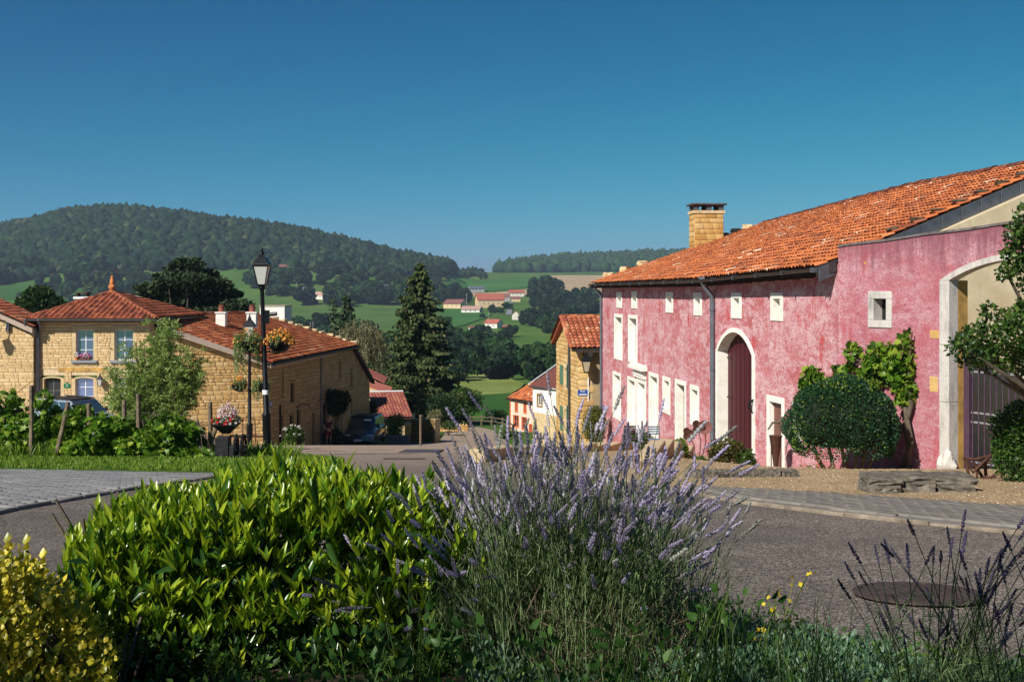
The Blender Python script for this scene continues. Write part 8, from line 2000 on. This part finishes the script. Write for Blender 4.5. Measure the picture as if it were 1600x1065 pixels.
tuft('grass blades at the bottom edge below the laurel hedge', (-.2, 2.45, -1.05), 45, [(600, 1000), (660, 980), (560, 1020), (720, 1000)], .003, M_gr)
tuft('sparse grass blades in the dark between golden shrub and laurel hedge', (-.6, 2.45, -1.05), 22, [(330, 1010), (380, 990), (430, 1020)], .003, M_gr)
# broad-leaved weeds
M_weed = leafmat('weed_leaves', [(0, (.03, .09, .015)), (.6, (.06, .15, .025)), (1, (.12, .22, .05))], .4)
for i, (px, py, Y, lab) in enumerate(((640, 1000, 2.5, 'broad leaved weed at the bottom edge under the lavender'), (760, 1015, 2.45, 'broad leaved weed at the bottom centre'), (560, 1035, 2.4, 'broad leaved weed below the laurel hedge'), (1150, 960, 2.7, 'leafy weed right of the lavender base'), (1010, 1010, 2.5, 'leafy weed between the blue green ground cover and tall grass'), (890, 1040, 2.45, 'small leafy weed at the bottom edge'))):
    c = at(px, py, Y); t = thing('weed', lab, 'weed', (c.x, c.y, bz(c.x, c.y)), 'weeds in the flower bed'); n = 42; d = unit(n); d[:, 2] = np.abs(d[:, 2]) * .7; P = np.array(c) + d * [.10, .10, .06]; P[:, 2] += rng.uniform(-.08, .03, n)
    merge(*leaf_template(2, .6, .15, .25), rot_to(d + [0, 0, .3]) * (.028 * rng.uniform(.6, 1.3, n))[:, None, None], P, M_weed, 'leaves', t, kind='stuff')
    mb = MB(); 
    for k in range(0, n, 4): mb.tube([(c.x, c.y, bz(c.x, c.y)), tuple(P[k])], .0014, 3)
    mb.build('stems', M_weed, t)['kind'] = 'stuff'
# yellow flowered weeds
t = thing('yellow_weed', 'thin stemmed weed with tiny yellow flowers beside the tall grass at the lower right', 'weed', (.6, 2.75, -1.1)); V = []
for px, py in ((1215, 925), (1225, 945), (1200, 945), (1240, 905), (1262, 898), (1195, 975), (1180, 990), (1255, 912), (1232, 965), (1210, 958)):
    tp = at(px, py, 2.8); b0 = Vector((.6 + rnd.gauss(0, .05), 2.75, -1.1)); mb = MB(); mb.tube([b0, b0.lerp(tp, .6) + Vector((0, 0, .05)), tp], .0013, 3); mb.build('stem', M_gr, t)
    for k in range(3): V.append(tuple(tp + Vector((rnd.gauss(0, .008), rnd.gauss(0, .008), rnd.gauss(0, .01)))))
V = np.array(V); merge(*leaf_template(1, .9, .1, .3), rot_to(unit(len(V)) + [0, -.5, .5]) * .013, V, petal('yellow_petals', [(0, (.7, .5, .02)), (1, (.8, .65, .05))]), 'blossoms', t, kind='stuff')
# ---- unseen hedge added behind the viewpoint, shaped to shade the front of the bed
ST = thing('added_shade_hedge', 'unseen tall hedge added behind the viewpoint to shade the front of the flower bed', 'hedge', (-2.6, -.6, -1.2))
ell = [(Vector((-4.3 + .33 * k, -.6 + .08 * math.sin(k * 2), .5)), (.34, .32, [2.15, 2.1, 2.3, 2.38, 2.3, 2.12, 2.05, 2.15, 2.5, 2.72, 2.72, 2.5][k])) for k in range(12)]
leafcloud('foliage', ell, 22000, .095, M_bsh, ST, .4, .2, shell=.1)
for k in range(6): x = -4.1 + k * .7; mb = MB(); mb.tube([(x, -.6, -1.4), (x + .05, -.62, .5), (x, -.6, 2.2)], [.05, .04, .015], 6); mb.build('stem', M_bark, ST)
# ================================================================== AIR
mb = MB(); mb.box((0, 7000, 40), (18000, 14900, 300)); hz = mb.build('haze', None); hz['kind'] = 'stuff'
hm = bpy.data.materials.new('haze'); hm.use_nodes = True; hn = hm.node_tree.nodes
for n_ in list(hn):
    if n_.type != 'OUTPUT_MATERIAL': hn.remove(n_)
pv = hn.new('ShaderNodeVolumePrincipled'); pv.inputs['Color'].default_value = (.62, .78, 1, 1); pv.inputs['Density'].default_value = .00013; pv.inputs['Anisotropy'].default_value = .2
hm.node_tree.links.new(pv.outputs[0], [n_ for n_ in hn if n_.type == 'OUTPUT_MATERIAL'][0].inputs['Volume']); hz.data.materials.append(hm)
